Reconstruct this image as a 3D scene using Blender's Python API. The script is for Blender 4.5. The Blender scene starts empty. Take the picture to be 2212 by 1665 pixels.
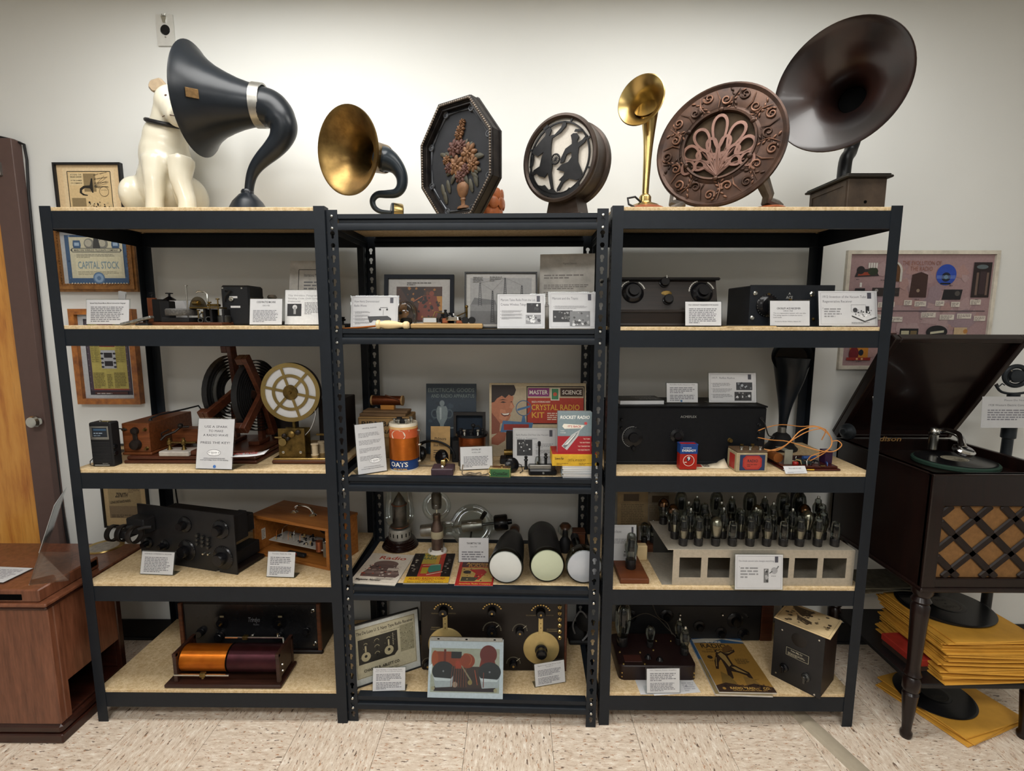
import bpy,bmesh,math,random
from mathutils import Vector,Matrix
from math import cos,sin,pi
MT,MR,MD=Matrix.Translation,Matrix.Rotation,Matrix.Diagonal
S=bpy.context.scene
COL=S.collection
R=math.radians
rnd=random.Random(7)
# ---------------------------------------------------------------- camera
FPX,PITCH,YAW,ROLL=1092.3,.131149,-.0069995,.0015951
CAM=Vector((0,-1.67586,1.47463))
FWD=Vector((sin(YAW)*cos(PITCH),cos(YAW)*cos(PITCH),-sin(PITCH)))
_r=Vector((cos(YAW),-sin(YAW),0));_u=_r.cross(FWD)
RGT=_r*cos(ROLL) + _u*sin(ROLL);UPV=-_r*sin(ROLL) + _u*cos(ROLL)
cd=bpy.data.cameras.new('camera');cd.sensor_fit= 'HORIZONTAL';cd.sensor_width=36
cd.lens=FPX*36/2212;cd.clip_start=.02;cd.clip_end=50
cam=bpy.data.objects.new('camera',cd);COL.objects.link(cam)
cm=Matrix((RGT,UPV,-FWD)).transposed().to_4x4();cm.translation=CAM
cam.matrix_world=cm
S.camera=cam
def ray(x,y): return FWD + RGT*((x-1106)/FPX) + UPV*((832.5-y)/FPX)
def atY(x,y,Y):
    d=ray(x,y);return CAM + d*((Y-CAM.y)/d.y)
def atZ(x,y,Z):
    d=ray(x,y);return CAM + d*((Z-CAM.z)/d.z)
def pj(p):
    d=Vector(p)-CAM;z=d.dot(FWD)
    return 1106+FPX*d.dot(RGT)/z,832.5-FPX*d.dot(UPV)/z
def pxm(Y,z): return ((Vector((0,Y,z))-CAM).dot(FWD))/FPX     # metres per pixel there
# ---------------------------------------------------------------- world, exposure, ceiling troffers' light
w=bpy.data.worlds.new('world');S.world=w;w.use_nodes=True
w.node_tree.nodes['Background'].inputs[0].default_value=(.9,.95,1,1)
w.node_tree.nodes['Background'].inputs[1].default_value=.05
S.view_settings.view_transform= 'Standard';S.view_settings.look= 'None'
S.view_settings.gamma=1;S.view_settings.use_curve_mapping=False
S.view_settings.exposure=0.28
WALL=.485;CEIL=2.74
TROFFERS=[(-.85,-.3,12),(.7,-.3,7.5),(-.9,-2.2,26),(.7,-2.2,16),(-.1,-3.9,16)]  # pair over the shelves, then unseen lamps added behind for fill
for (lx,ly,pw) in TROFFERS:
    ld=bpy.data.lights.new('troffer_light','AREA');ld.shape= 'RECTANGLE';ld.size=1.16;ld.size_y=.56
    ld.energy=pw;ld.color=(1,.995,.98)
    lo=bpy.data.objects.new('troffer_light',ld);COL.objects.link(lo);lo.location=(lx,ly,CEIL-.012)
# ---------------------------------------------------------------- materials
def C(h,k=1.0):
    if isinstance(h,str):
        h=h.lstrip('#');v=[int(h[i:i+2],16)/255 for i in (0,2,4)]
        v=[x/12.92 if x<=.04045 else ((x+.055)/1.055)**2.4 for x in v]
    else: v=list(h)
    return (v[0]*k,v[1]*k,v[2]*k,1)
MATS={}
class NT:
    def __init__(s,name):
        s.m=bpy.data.materials.new(name);s.m.use_nodes=True;s.t=s.m.node_tree
        s.b=s.t.nodes['Principled BSDF'];s.out=s.t.nodes['Material Output']
    def n(s,typ,**kw):
        x=s.t.nodes.new(typ)
        for k,v in kw.items():
            if k.startswith('i_'):
                key=k[2:];key=int(key) if key.isdigit() else key.replace('_',' ')
                x.inputs[key].default_value=v
            else: setattr(x,k,v)
        return x
    def l(s,a,b): s.t.links.new(a,b)
    def mix(s,f,a,b,blend='MIX'):
        x=s.n('ShaderNodeMix',data_type='RGBA',blend_type=blend)
        for sock,v in ((x.inputs[0],f),(x.inputs[6],a),(x.inputs[7],b)):
            if hasattr(v,'is_linked') or hasattr(v,'links'): s.l(v,sock)
            else: sock.default_value=v
        return x.outputs[2]
    def ramp(s,f,stops):
        x=s.n('ShaderNodeValToRGB');e=x.color_ramp.elements
        while len(e)<len(stops): e.new(.5)
        for i,(p,c) in enumerate(stops): e[i].position=p;e[i].color=c if len(c)==4 else (*c,1)
        s.l(f,x.inputs[0]);return x.outputs[0]
    def coord(s,scale=(1,1,1),rand=False,kind='Object'):
        tc=s.n('ShaderNodeTexCoord');mp=s.n('ShaderNodeMapping');mp.inputs['Scale'].default_value=scale
        s.l(tc.outputs[kind],mp.inputs[0])
        if rand:
            oi=s.n('ShaderNodeObjectInfo');mu=s.n('ShaderNodeMath',operation='MULTIPLY');mu.inputs[1].default_value=37.
            s.l(oi.outputs['Random'],mu.inputs[0]);cx=s.n('ShaderNodeCombineXYZ')
            s.l(mu.outputs[0],cx.inputs[0]);s.l(mu.outputs[0],cx.inputs[1]);s.l(cx.outputs[0],mp.inputs['Location'])
        return mp.outputs[0]
    def noise(s,vec,scale,detail=3,rough=.5):
        x=s.n('ShaderNodeTexNoise');x.inputs['Scale'].default_value=scale;x.inputs['Detail'].default_value=detail
        x.inputs['Roughness'].default_value=rough
        if vec is not None: s.l(vec,x.inputs['Vector'])
        return x.outputs['Fac']
    def bump(s,h,st,dist=.002):
        x=s.n('ShaderNodeBump');x.inputs['Strength'].default_value=st;x.inputs['Distance'].default_value=dist
        s.l(h,x.inputs['Height']);s.l(x.outputs[0],s.b.inputs['Normal'])
    def fin(s,rough=.5,metal=0,spec=.3,coat=0):
        s.b.inputs['Roughness'].default_value=rough;s.b.inputs['Metallic'].default_value=metal
        s.b.inputs['Specular IOR Level'].default_value=spec;s.b.inputs['Coat Weight'].default_value=coat
        s.b.inputs['Coat Roughness'].default_value=.08
        return s.m
def mat(name,col,rough=.5,metal=0,var=.18,scale=25,bump=0,bscale=200,spec=.3,coat=0,col2=None):
    if name in MATS: return MATS[name]
    t=NT(name);c=C(col);v=t.coord()
    f=t.noise(v,scale,4,.6)
    a=C(col2) if col2 else tuple(x*(1-var) for x in c[:3])+(1,)
    b=c if col2 else tuple(min(1,x*(1+var)) for x in c[:3])+(1,)
    t.l(t.mix(t.ramp(f,[(.3,(0,0,0)),(.7,(1,1,1))]),a,b),t.b.inputs['Base Color'])
    if bump: t.bump(t.noise(v,bscale,3),bump)
    MATS[name]=t.fin(rough,metal,spec,coat);return t.m
def wood(name,c1,c2,rough=.4,sc=(3,40,40),coat=0,bump=.05):
    if name in MATS: return MATS[name]
    t=NT(name);v=t.coord(sc)
    f=t.noise(v,2.2,5,.65);g=t.noise(t.coord((4,4,4)),1.6,2)
    col=t.mix(t.ramp(f,[(.3,(0,0,0)),(.68,(1,1,1))]),C(c1),C(c2))
    col=t.mix(t.ramp(g,[(.3,(.82,.82,.82)),(.7,(1.1,1.1,1.1))]),(0,0,0,1),col) if False else col
    t.l(col,t.b.inputs['Base Color'])
    if bump: t.bump(f,bump)
    MATS[name]=t.fin(rough,0,.3,coat);return t.m
def glassmat(name,tint,strength=1.0,rough=.02):
    if name in MATS: return MATS[name]
    t=NT(name)
    tr=t.n('ShaderNodeBsdfTransparent');tr.inputs[0].default_value=C(tint)
    gl=t.n('ShaderNodeBsdfGlossy');gl.inputs['Roughness'].default_value=rough
    fr=t.n('ShaderNodeFresnel');fr.inputs[0].default_value=1.5
    nz=t.noise(t.coord(),9,2);mu=t.n('ShaderNodeMath',operation='MULTIPLY');mu.inputs[1].default_value=strength
    t.l(fr.outputs[0],mu.inputs[0])
    ms=t.n('ShaderNodeMixShader');t.l(mu.outputs[0],ms.inputs[0]);t.l(tr.outputs[0],ms.inputs[1]);t.l(gl.outputs[0],ms.inputs[2])
    t.l(t.mix(nz,(.95,.97,1,1),(1,1,1,1)),gl.inputs[0])
    t.l(ms.outputs[0],t.out.inputs[0]);MATS[name]=t.m;return t.m
def printmat():
    if 'print' in MATS: return MATS['print']
    t=NT('printed_ink');a=t.n('ShaderNodeVertexColor');a.layer_name= 'Col'
    f=t.noise(t.coord(),120,2)
    t.l(t.mix(t.ramp(f,[(.3,(.9,.9,.9)),(.7,(1,1,1))]),(0,0,0,1),a.outputs[0]) if False else
        t.mix(1.0,a.outputs[0],t.ramp(f,[(.3,(.88,.88,.88)),(.7,(1,1,1))]),'MULTIPLY'),t.b.inputs['Base Color'])
    MATS['print']=t.fin(.5,0,.4);return t.m
# ---------------------------------------------------------------- mesh builder
class G:
    def __init__(s,M=None): s.v=[];s.f=[];s.M=M
    def add(s,vs,fs,M=None):
        b=len(s.v)
        for p in vs:
            p=Vector(p)
            if M is not None: p=M@p
            if s.M is not None: p=s.M@p
            s.v.append(p)
        s.f.extend([tuple(i+b for i in q) for q in fs]);return s
    def box(s,x0,x1,y0,y1,z0,z1,ch=0,M=None):
        if ch<=0:
            vs=[(x,y,z) for x in (x0,x1) for y in (y0,y1) for z in (z0,z1)]
            return s.add(vs,[(0,1,3,2),(4,6,7,5),(0,4,5,1),(2,3,7,6),(0,2,6,4),(1,5,7,3)],M)
        ch=min(ch,(x1-x0)*.45,(y1-y0)*.45,(z1-z0)*.45)
        X,Y,Z=(x0,x1),(y0,y1),(z0,z1);vs=[];ix={}
        for i in (0,1):
            for j in (0,1):
                for k in (0,1):
                    a,b,c=(1,-1)[i]*ch,(1,-1)[j]*ch,(1,-1)[k]*ch
                    ix[i,j,k]=len(vs)
                    vs += [(X[i],Y[j]+b,Z[k]+c),(X[i]+a,Y[j],Z[k]+c),(X[i]+a,Y[j]+b,Z[k])]
        q=[(0,0),(0,1),(1,1),(1,0)];fs=[]
        for e in (0,1):
            fs.append([ix[e,a,b] for a,b in q]);fs.append([ix[a,e,b]+1 for a,b in q]);fs.append([ix[a,b,e]+2 for a,b in q])
        for a in (0,1):
            for b in (0,1):
                fs.append([ix[a,b,0],ix[a,b,1],ix[a,b,1]+1,ix[a,b,0]+1])
                fs.append([ix[a,0,b],ix[a,1,b],ix[a,1,b]+2,ix[a,0,b]+2])
                fs.append([ix[0,a,b]+1,ix[1,a,b]+1,ix[1,a,b]+2,ix[0,a,b]+2])
                for c in (0,1): fs.append([ix[a,b,c],ix[a,b,c]+1,ix[a,b,c]+2])
        return s.add(vs,fs,M)
    def cyl(s,p0,p1,r0,r1=None,n=16,M=None):
        p0,p1=Vector(p0),Vector(p1);r1=r0 if r1 is None else r1
        return s.tube([p0,p1],[r0,r1],n,M)
    def tube(s,pts,r,n=8,M=None,closed=False):
        pts=[Vector(p) for p in pts];m=len(pts)
        rs=r if isinstance(r,(list,tuple)) else [r]*m
        tg=[]
        for i in range(m):
            a=pts[(i-1) % m] if (i>0 or closed) else pts[0];b=pts[(i+1) % m] if (i<m-1 or closed) else pts[-1]
            d=b-a;tg.append(d.normalized() if d.length>1e-9 else Vector((0,0,1)))
        nx=tg[0].orthogonal().normalized();vs=[];fs=[]
        for i in range(m):
            nx=(nx-tg[i]*nx.dot(tg[i]))
            nx=nx.normalized() if nx.length>1e-6 else tg[i].orthogonal().normalized()
            ny=tg[i].cross(nx)
            for k in range(n):
                a=2*pi*k/n;vs.append(pts[i]+(nx*cos(a)+ny*sin(a))*rs[i])
        for i in range(m if closed else m-1):
            j=(i+1) % m
            for k in range(n): fs.append((i*n+k,i*n+(k+1) % n,j*n+(k+1) % n,j*n+k))
        if not closed: fs.append(tuple(range(n))[::-1]);fs.append(tuple((m-1)*n+k for k in range(n)))
        return s.add(vs,fs,M)
    def lathe(s,prof,n=32,M=None,close=False):
        vs=[];fs=[];rows=[]
        for (r,z) in prof:
            if abs(r)<1e-7: rows.append([len(vs)]);vs.append((0,0,z))
            else:
                rows.append(list(range(len(vs),len(vs)+n)))
                vs += [(r*cos(2*pi*k/n),r*sin(2*pi*k/n),z) for k in range(n)]
        pr=list(zip(rows,rows[1:]))
        if close: pr.append((rows[-1],rows[0]))
        for a,b in pr:
            for k in range(n):
                k2=(k+1) % n
                if len(a)==1 and len(b)==1: continue
                if len(a)==1: fs.append((a[0],b[k2],b[k]))
                elif len(b)==1: fs.append((a[k],a[k2],b[0]))
                else: fs.append((a[k],a[k2],b[k2],b[k]))
        return s.add(vs,fs,M)
    def sph(s,c,r,n=16,m=10,sc=(1,1,1),M=None):
        T=MT(c)@MD((*sc,1))
        prof=[(r*sin(pi*i/m) if 0<i<m else 0,-r*cos(pi*i/m)) for i in range(m+1)]
        return s.lathe(prof,n,(M@T) if M is not None else T)
    def torus(s,c,ax,Rr,r,n=32,m=8,M=None):
        q=Vector(ax).normalized().to_track_quat('Z','Y').to_matrix().to_4x4();q.translation=Vector(c)
        pts=[(Rr+r*cos(2*pi*k/m),r*sin(2*pi*k/m)) for k in range(m)]
        return s.lathe(pts,n,(M@q) if M is not None else q,close=True)
    def prism(s,poly,d0,d1,M=None):        # polygon in local XZ, extruded along Y
        n=len(poly);vs=[(x,d0,z) for x,z in poly]+[(x,d1,z) for x,z in poly]
        fs=[tuple(range(n)),tuple(range(2*n-1,n-1,-1))]+[(k,(k+1) % n,n+(k+1) % n,n+k) for k in range(n)]
        return s.add(vs,fs,M)
    def ring(s,outer,inner,d0,d1,M=None):  # plate with one hole, equal point counts, in XZ
        n=len(outer);vs=[]
        for d in (d0,d1):
            vs += [(x,d,z) for x,z in outer];vs += [(x,d,z) for x,z in inner]
        fs=[]
        for k in range(n):
            j=(k+1) % n
            fs += [(k,j,n+j,n+k),(2*n+k,3*n+k,3*n+j,2*n+j),(k,2*n+k,2*n+j,j),(n+k,n+j,3*n+j,3*n+k)]
        return s.add(vs,fs,M)
    def mesh(s,name,smooth=35):
        me=bpy.data.meshes.new(name);me.from_pydata([tuple(p) for p in s.v],[],s.f);me.update()
        bm=bmesh.new();bm.from_mesh(me);bmesh.ops.recalc_face_normals(bm,faces=bm.faces);bm.to_mesh(me);bm.free()
        if smooth: me.shade_smooth();me.set_sharp_from_angle(angle=R(smooth))
        return me
def obj(name,g,m,parent=None,smooth=35):
    me=g.mesh(name,smooth) if isinstance(g,G) else g
    if m is not None and not me.materials: me.materials.append(m)
    o=bpy.data.objects.new(name,me);COL.objects.link(o)
    if parent is not None: o.parent=parent
    return o
def tag(o,label,cat,group=None):
    o['label']=label;o['category']=cat
    if group: o['group']=group
    return o
def thing(name,label,cat,loc=(0,0,0),rz=0,group=None):
    o=bpy.data.objects.new(name,None);COL.objects.link(o);o.empty_display_size=.02
    o.location=loc;o.rotation_euler=(0,0,rz);return tag(o,label,cat,group)
def dup(root,loc=None,rz=None,label=None):
    r=root.copy();COL.objects.link(r)
    if loc is not None: r.location=loc
    if rz is not None: r.rotation_euler=(0,0,rz)
    if label: r['label']=label
    for ch in list(root.children):
        c=ch.copy();COL.objects.link(c);c.parent=r
        for g in list(ch.children):
            d=g.copy();COL.objects.link(d);d.parent=c
    return r
def frame(o=(0,0,0),u=(1,0,0),v=(0,0,1)):     # matrix: local x->u, local z->v, local -y -> towards viewer
    u=Vector(u).normalized();v=Vector(v);v=(v-u*v.dot(u)).normalized();n=v.cross(u)
    M=Matrix((u,n,v)).transposed().to_4x4();M.translation=Vector(o);return M
def axis(o,d):                                         # local z -> d
    q=Vector(d).normalized().to_track_quat('Z','Y').to_matrix().to_4x4();q.translation=Vector(o);return q
def circ(cx,cz,r,n=24,a0=0,a1=360,rz=None):
    rz=r if rz is None else rz;full=abs(a1-a0) >= 360;m=n if full else n+1
    return [(cx+r*cos(R(a0+(a1-a0)*k/n)),cz+rz*sin(R(a0+(a1-a0)*k/n))) for k in range(m)]
# ---------------------------------------------------------------- flat print (lettering, pictures)
_TX={}
def textgeo(s,bold=False):
    key=(s,bold)
    if key not in _TX:
        c=bpy.data.curves.new('t','FONT');c.body=s;c.size=1;c.resolution_u=2
        if bold: c.offset=.018
        o=bpy.data.objects.new('t',c);me=bpy.data.meshes.new_from_object(o)
        vs=[(v.co.x,v.co.y) for v in me.vertices];fs=[tuple(p.vertices) for p in me.polygons]
        bpy.data.objects.remove(o);bpy.data.meshes.remove(me);bpy.data.curves.remove(c)
        xs=[v[0] for v in vs] or [0];_TX[key]=(vs,fs,min(xs),max(xs))
    return _TX[key]
class Pr:
    """flat print on a panel: u to the right, v up, in units of the panel width/height (0..1)"""
    def __init__(s,w,h): s.w=w;s.h=h;s.v=[];s.f=[];s.c=[];s.k=1
    def _a(s,vs,fs,col):
        b=len(s.v);z=s.k*.00003;s.k += 1
        s.v += [(x,-z,y) for x,y in vs];s.f += [tuple(i+b for i in q) for q in fs];s.c += [C(col)]*len(fs);return s
    def poly(s,pts,col): return s._a([(x*s.w,y*s.h) for x,y in pts],[tuple(range(len(pts)))],col)
    def rect(s,x0,y0,x1,y1,col): return s.poly([(x0,y0),(x1,y0),(x1,y1),(x0,y1)],col)
    def disc(s,cx,cy,r,col,n=24,ry=None):     # r relative to the width
        ry=r if ry is None else ry
        return s._a([(cx*s.w+r*s.w*cos(2*pi*k/n),cy*s.h+ry*s.w*sin(2*pi*k/n)) for k in range(n)],[tuple(range(n))],col)
    def ringp(s,cx,cy,r,t,col,n=32,a0=0,a1=360,ry=1.0):
        vs=[];fs=[]
        for k in range(n+1):
            a=R(a0+(a1-a0)*k/n)
            for q in (r,r-t): vs.append((cx*s.w+q*s.w*cos(a),cy*s.h+ry*q*s.w*sin(a)))
        for k in range(n): fs.append((2*k,2*k+2,2*k+3,2*k+1))
        return s._a(vs,fs,col)
    def line(s,x0,y0,x1,y1,t,col):            # t in metres
        a=Vector((x0*s.w,y0*s.h));b=Vector((x1*s.w,y1*s.h));d=(b-a).normalized();n=Vector((-d.y,d.x))*t/2
        return s._a([tuple(a-n),tuple(b-n),tuple(b+n),tuple(a+n)],[(0,1,2,3)],col)
    def frame(s,x0,y0,x1,y1,t,col):
        for a in ((x0,y0,x1,y0),(x1,y0,x1,y1),(x1,y1,x0,y1),(x0,y1,x0,y0)): s.line(*a,t,col)
        return s
    def text(s,t,x,y,size,col='#222222',al='c',bold=False,width=None,sx=1.0,slant=0,rot=0):
        vs,fs,a,b=textgeo(t,bold)           # size: cap height as part of the panel height
        k=size*s.h/.7;kx=k*sx
        if width: kx=width*s.w/(b-a)
        off={'c': (a+b)/2,'l': a,'r': b}[al];cr,sr=cos(R(rot)),sin(R(rot))
        out=[]
        for p,q in vs:
            px,py=(p-off)*kx+slant*q*k,q*k
            out.append((x*s.w+px*cr-py*sr,y*s.h+px*sr+py*cr))
        return s._a(out,fs,col)
    def para(s,x0,y0,x1,y1,n,col='#3a3a3a',seed=1,fill=.5,ragged=True):
        r=random.Random(seed);vs=[];fs=[];dy=(y1-y0)/n
        for i in range(n):
            y=y1-(i+1)*dy;x=x0;end=x1-(r.random()*.15*(x1-x0) if ragged else 0)
            if i==n-1: end=x0+(x1-x0)*r.uniform(.3,.7)
            while x<end:
                wd=min(r.uniform(.25,.95)*abs(dy)*s.h/s.w*3,end-x)
                b=len(vs);y2=y+dy*fill
                vs += [(x*s.w,y*s.h),((x+wd)*s.w,y*s.h),((x+wd)*s.w,y2*s.h),(x*s.w,y2*s.h)];fs.append((b,b+1,b+2,b+3))
                x += wd+abs(dy)*s.h/s.w*.35
        return s._a(vs,fs,col)
    def specks(s,x0,y0,x1,y1,n,cols,sz,seed=1):
        r=random.Random(seed)
        for i in range(n):
            x,y=r.uniform(x0,x1),r.uniform(y0,y1);q=sz*r.uniform(.5,1.5)
            m=5;s.poly([(x+q*r.uniform(.5,1)*cos(2*pi*k/m),y+q*s.w/s.h*r.uniform(.5,1)*sin(2*pi*k/m)) for k in range(m)],r.choice(cols))
        return s
    def build(s,name,parent,M=None,off=0):
        me=bpy.data.meshes.new(name);T=M if M is not None else Matrix()
        me.from_pydata([tuple(T@Vector((x,y-off,z))) for x,y,z in s.v],[],s.f);me.update()
        at=me.color_attributes.new('Col','FLOAT_COLOR','CORNER');i=0
        data=[]
        for p,c in zip(me.polygons,s.c): data += list(c)*p.loop_total
        at.data.foreach_set('color',data)
        me.materials.append(printmat());return obj(name,me,None,parent)
# ---------------------------------------------------------------- shared materials
BLACK=mat('black_painted_steel',(.0085,.0115,.016),.45,.0,.12,30,.03,400,.24)
GAP=mat('gap_shade_black',(.003,.003,.003),.9,spec=0)  # near-black painted in as the shade inside holes, slots and gaps
BOARD=None
def board_mat():
    t=NT('particle_board');v=t.coord()
    f=t.noise(v,90,4,.8);g=t.noise(v,350,2,.7)
    c=t.mix(t.ramp(f,[(.35,(0,0,0)),(.65,(1,1,1))]),C('#b59a70'),C('#d8c29c'))
    c=t.mix(t.ramp(g,[(.62,(0,0,0)),(.72,(1,1,1))]),c,C('#8a683c'))
    t.l(c,t.b.inputs['Base Color']);t.bump(g,.1,.001);return t.fin(.7,0,.3)
BOARD=board_mat()
BRASS=mat('aged_brass','#8f7445',.34,.9,.3,14,.03,60,col2='#5a4526')
BRASSB=mat('bright_brass','#ad9560',.27,1,.15,20)
NICKEL=mat('nickel_plate','#c4c4be',.2,1,.1,30)
STEEL=mat('brushed_steel','#9c9a94',.35,.9,.12,60)
COPPER=mat('copper_wire','#9c5a28',.32,.8,.15,60)
BAKE=mat('black_bakelite',(.005,.005,.006),.22,0,.2,30)
BLKM=mat('matte_black',(.007,.007,.008),.6,0,.2,40,.05)
RUBBER=mat('black_rubber',(.01,.01,.011),.5,0,.2,40)
PAPER=mat('white_paper','#bfbfc0',.5,0,.03,30)
CARD=mat('yellowed_card','#cdb58a',.7,0,.1,30)
ACRYL=glassmat('clear_acrylic','#f4f7f7',.45)
GLASS=glassmat('clear_glass','#f2f5f3',.5)
MAHOG=wood('dark_mahogany','#160907','#2a120b',.3,coat=.2)
WALNUT=wood('walnut_wood','#3a1f12','#5a331d',.42)
OAKW=wood('light_wood','#9a6226','#bd8440',.45)
PORC=mat('white_porcelain','#d8d4cc',.2,0,.05,20)
# ================================================================ the setting
def struct(name,g,m,parent=None,smooth=35):
    o=obj(name,g,m,parent,smooth)
    if parent is None: o['kind']= 'structure'
    return o
XL,XR,YF=-3.5,3.3,-4.6
def wall_mat():
    t=NT('painted_wall');v=t.coord();f=t.noise(v,2.5,3);g=t.noise(v,260,3,.6)
    t.l(t.mix(f,C('#d5d6d3'),C('#dddedb')),t.b.inputs['Base Color']);t.bump(g,.12,.001);return t.fin(.55,0,.3)
WALLM=wall_mat()
g=G();g.box(XL,XR,WALL,WALL+.1,0,CEIL);struct('wall_back',g,WALLM)
g=G();g.box(XL-.1,XL,YF,WALL+.1,0,CEIL);struct('wall_left',g,WALLM)
g=G();g.box(XR,XR+.1,YF,WALL+.1,0,CEIL);struct('wall_right',g,WALLM)
g=G();g.box(XL,XR,YF-.1,YF,0,CEIL);struct('wall_front',g,WALLM)
g=G();g.box(XL-.1,XR+.1,YF-.1,WALL+.1,CEIL,CEIL+.08);struct('ceiling',g,mat('ceiling_tile','#dedcd4',.8,0,.05,40,.2,120))
BASEM=mat('black_cove_base',(.012,.012,.013),.45)
for nm,b in (('baseboard_back',(-2.0,XR,WALL-.006,WALL,0,.1)),('baseboard_right',(XR-.006,XR,YF,WALL-.006,0,.1)),('baseboard_left',(XL,XL+.006,YF,WALL-.006,0,.1))):
    g=G();g.box(*b,ch=.002);g.box(b[0],b[1],b[2]-.008 if 'back' in nm else b[2],b[3],0,.012,.003) if 'back' in nm else None
    struct(nm,g,BASEM)
def vct():
    t=NT('vinyl_tile');v=t.coord((18,60,20),True)
    f=t.noise(v,1.3,4,.75);v2=t.coord((22,75,20),True);g=t.noise(v2,1.7,3,.8)
    c=t.ramp(f,[(.30,C('#a08a76')),(.42,C('#cbb8a4')),(.56,C('#d9cab8')),(.70,C('#efe7da'))])
    c=t.mix(t.ramp(g,[(.60,(0,0,0)),(.64,(1,1,1))]),c,C('#a5754f'))
    v3=t.coord((26,85,20),True);h=t.noise(v3,1.1,2,.6)
    c=t.mix(t.ramp(h,[(.64,(0,0,0)),(.68,(1,1,1))]),c,C('#6a584a'))
    t.l(c,t.b.inputs['Base Color']);return t.fin(.38,0,.4)
VCT=vct()
g=G();g.box(XL-.1,XR+.1,YF-.1,WALL+.1,-.1,-.0032);FLOOR=struct('floor',g,mat('tile_joint','#5d5346',.9))
TS=.3048;tm=G().box(-TS/2+.0006,TS/2-.0006,-TS/2+.0006,TS/2-.0006,-.0032,0,.0005).mesh('tile',0);tm.materials.append(VCT)
x0t=-.173-TS*7;y0t=.02-TS*11
for i in range(-2,18):
    for j in range(3,14):
        x=x0t+(i+.5)*TS;y=y0t+(j+.5)*TS
        if x<XL+.1 or x>XR-.1 or y>WALL-.1: 
            if y>WALL+.1: continue
        o=bpy.data.objects.new('tile',tm);COL.objects.link(o);o.parent=FLOOR
        o.location=(x,y,0);o.rotation_euler=(0,0,R(90*((i+j) % 2)))
# ceiling troffers above the frame; those behind the camera are added for fill
LAMP=NT('lamp_diffuser');LAMP.b.inputs['Emission Color'].default_value=(1,.985,.94,1);LAMP.b.inputs['Emission Strength'].default_value=4
LAMP.l(LAMP.ramp(LAMP.noise(LAMP.coord(),200,2),[(.3,(.8,.8,.78)),(.7,(.9,.9,.88))]),LAMP.b.inputs['Base Color'])
WHITEM=mat('white_enamel','#d8d8d4',.4)
for k,(lx,ly,pw) in enumerate(TROFFERS):
    t=thing('ceiling_light','rectangular ceiling troffer light with white frame, ' + ('nearest the shelves on the left','nearest the shelves on the right','added for fill, middle row left','added for fill, middle row right','added for fill, far end of the room')[k],'ceiling light',(lx,ly,CEIL),0,'ceiling troffers')
    g=G();g.ring([(-.61,-.305),(.61,-.305),(.61,.305),(-.61,.305)],[(-.585,-.285),(.585,-.285),(.585,.285),(-.585,.285)],0,.014,MR(R(90),4,'X'));obj('frame',g,WHITEM,t)
    g=G();g.box(-.585,.585,-.285,.285,-.006,-.001);obj('diffuser',g,LAMP.m,t)
# floor cable raceway running diagonally towards the camera
a,b=atZ(1712,1530,0),atZ(1885,1690,0)
d=(b-a).normalized();n=Vector((-d.y,d.x,0))
g=G();prof=[(-.032,0),(-.022,.011),(-.006,.014),(.006,.014),(.022,.011),(.032,0)]
p0=a-d*.1;p1=a+d*1.5;vs=[tuple(p+n*q+Vector((0,0,h))) for p in (p0,p1) for q,h in prof]
g.add(vs,[(k,k+1,k+7,k+6) for k in range(5)]+[tuple(range(6)),tuple(range(11,5,-1)),(0,6,11,5)])
tag(obj('floor_cable_cover',g,mat('beige_vinyl_strip','#a39885',.5,0,.06)),'beige vinyl cable cover strip running across the tiles','cable cover')

# ---- door on the back wall at the left
DOORW=None
def door_mat():
    t=NT('varnished_door');v=t.coord((9,9,1.3));f=t.noise(v,2.4,6,.6);v2=t.coord((14,14,.8));g=t.noise(v2,2.0,4,.7)
    c=t.ramp(f,[(.3,C('#a5601f')),(.5,C('#c88a3a')),(.7,C('#d59b4a'))])
    c=t.mix(t.ramp(g,[(.6,(0,0,0)),(.72,(1,1,1))]),c,C('#7a3f14'))
    t.l(c,t.b.inputs['Base Color']);return t.fin(.3,0,.5,.2)
FR=mat('brown_door_frame','#5a4742',.45,0,.06)
fx=-2.018;ft=2.187;dw=.96;fw=.088
door=obj('door_1',G().box(fx-fw-dw,fx-fw,WALL-.02,WALL+.02,.01,ft-.05,.002),door_mat());door['kind']= 'structure'
g=G();g.box(fx-fw,fx,WALL-.045,WALL,0,ft,.002);g.box(fx-fw-dw-.09,fx-fw-dw,WALL-.045,WALL,0,ft,.002);g.box(fx-fw-dw,fx-fw,WALL-.045,WALL,ft-.055,ft,.002)
obj('door_frame',g,FR,door)
k=atY(79,910,WALL-.06)
g=G();g.lathe([(0,0),(.012,0),(.013,.03),(.024,.04),(.027,.055),(.022,.066),(0,.07)],24,axis((k.x,WALL-.02,k.z),(0,-1,0)))
obj('door_knob',g,NICKEL,door)
g=G();cl=atY(4,380,WALL-.03);g.box(cl.x-.25,cl.x+.02,WALL-.06,WALL-.02,cl.z-.006,cl.z+.05,.004);obj('door_closer',g,STEEL,door)
# black cable running up and over the door frame
pts=[atY(x,y,WALL-.012) for x,y in ((-40,293),(0,296),(30,303),(52,312),(58,345),(62,420),(75,560),(90,700),(105,850),(118,960),(130,1070),(150,1190))]
pts=[Vector((min(p.x,-2.25+.0) if False else p.x,p.y,p.z)) for p in pts]
g=G();g.tube(pts,.005,8);tag(obj('black_cable',g,RUBBER),'thin black cable running over the door frame and down the wall','cable')
pts=[atY(x,y,WALL-.012) for x,y in ((350,1000),(377,1040),(381,1070),(386,1100),(386,1160))]
g=G();g.tube(pts,.003,6);tag(obj('wall_cable',g,RUBBER),'thin black cable hanging on the wall behind the left shelf','cable')
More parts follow.
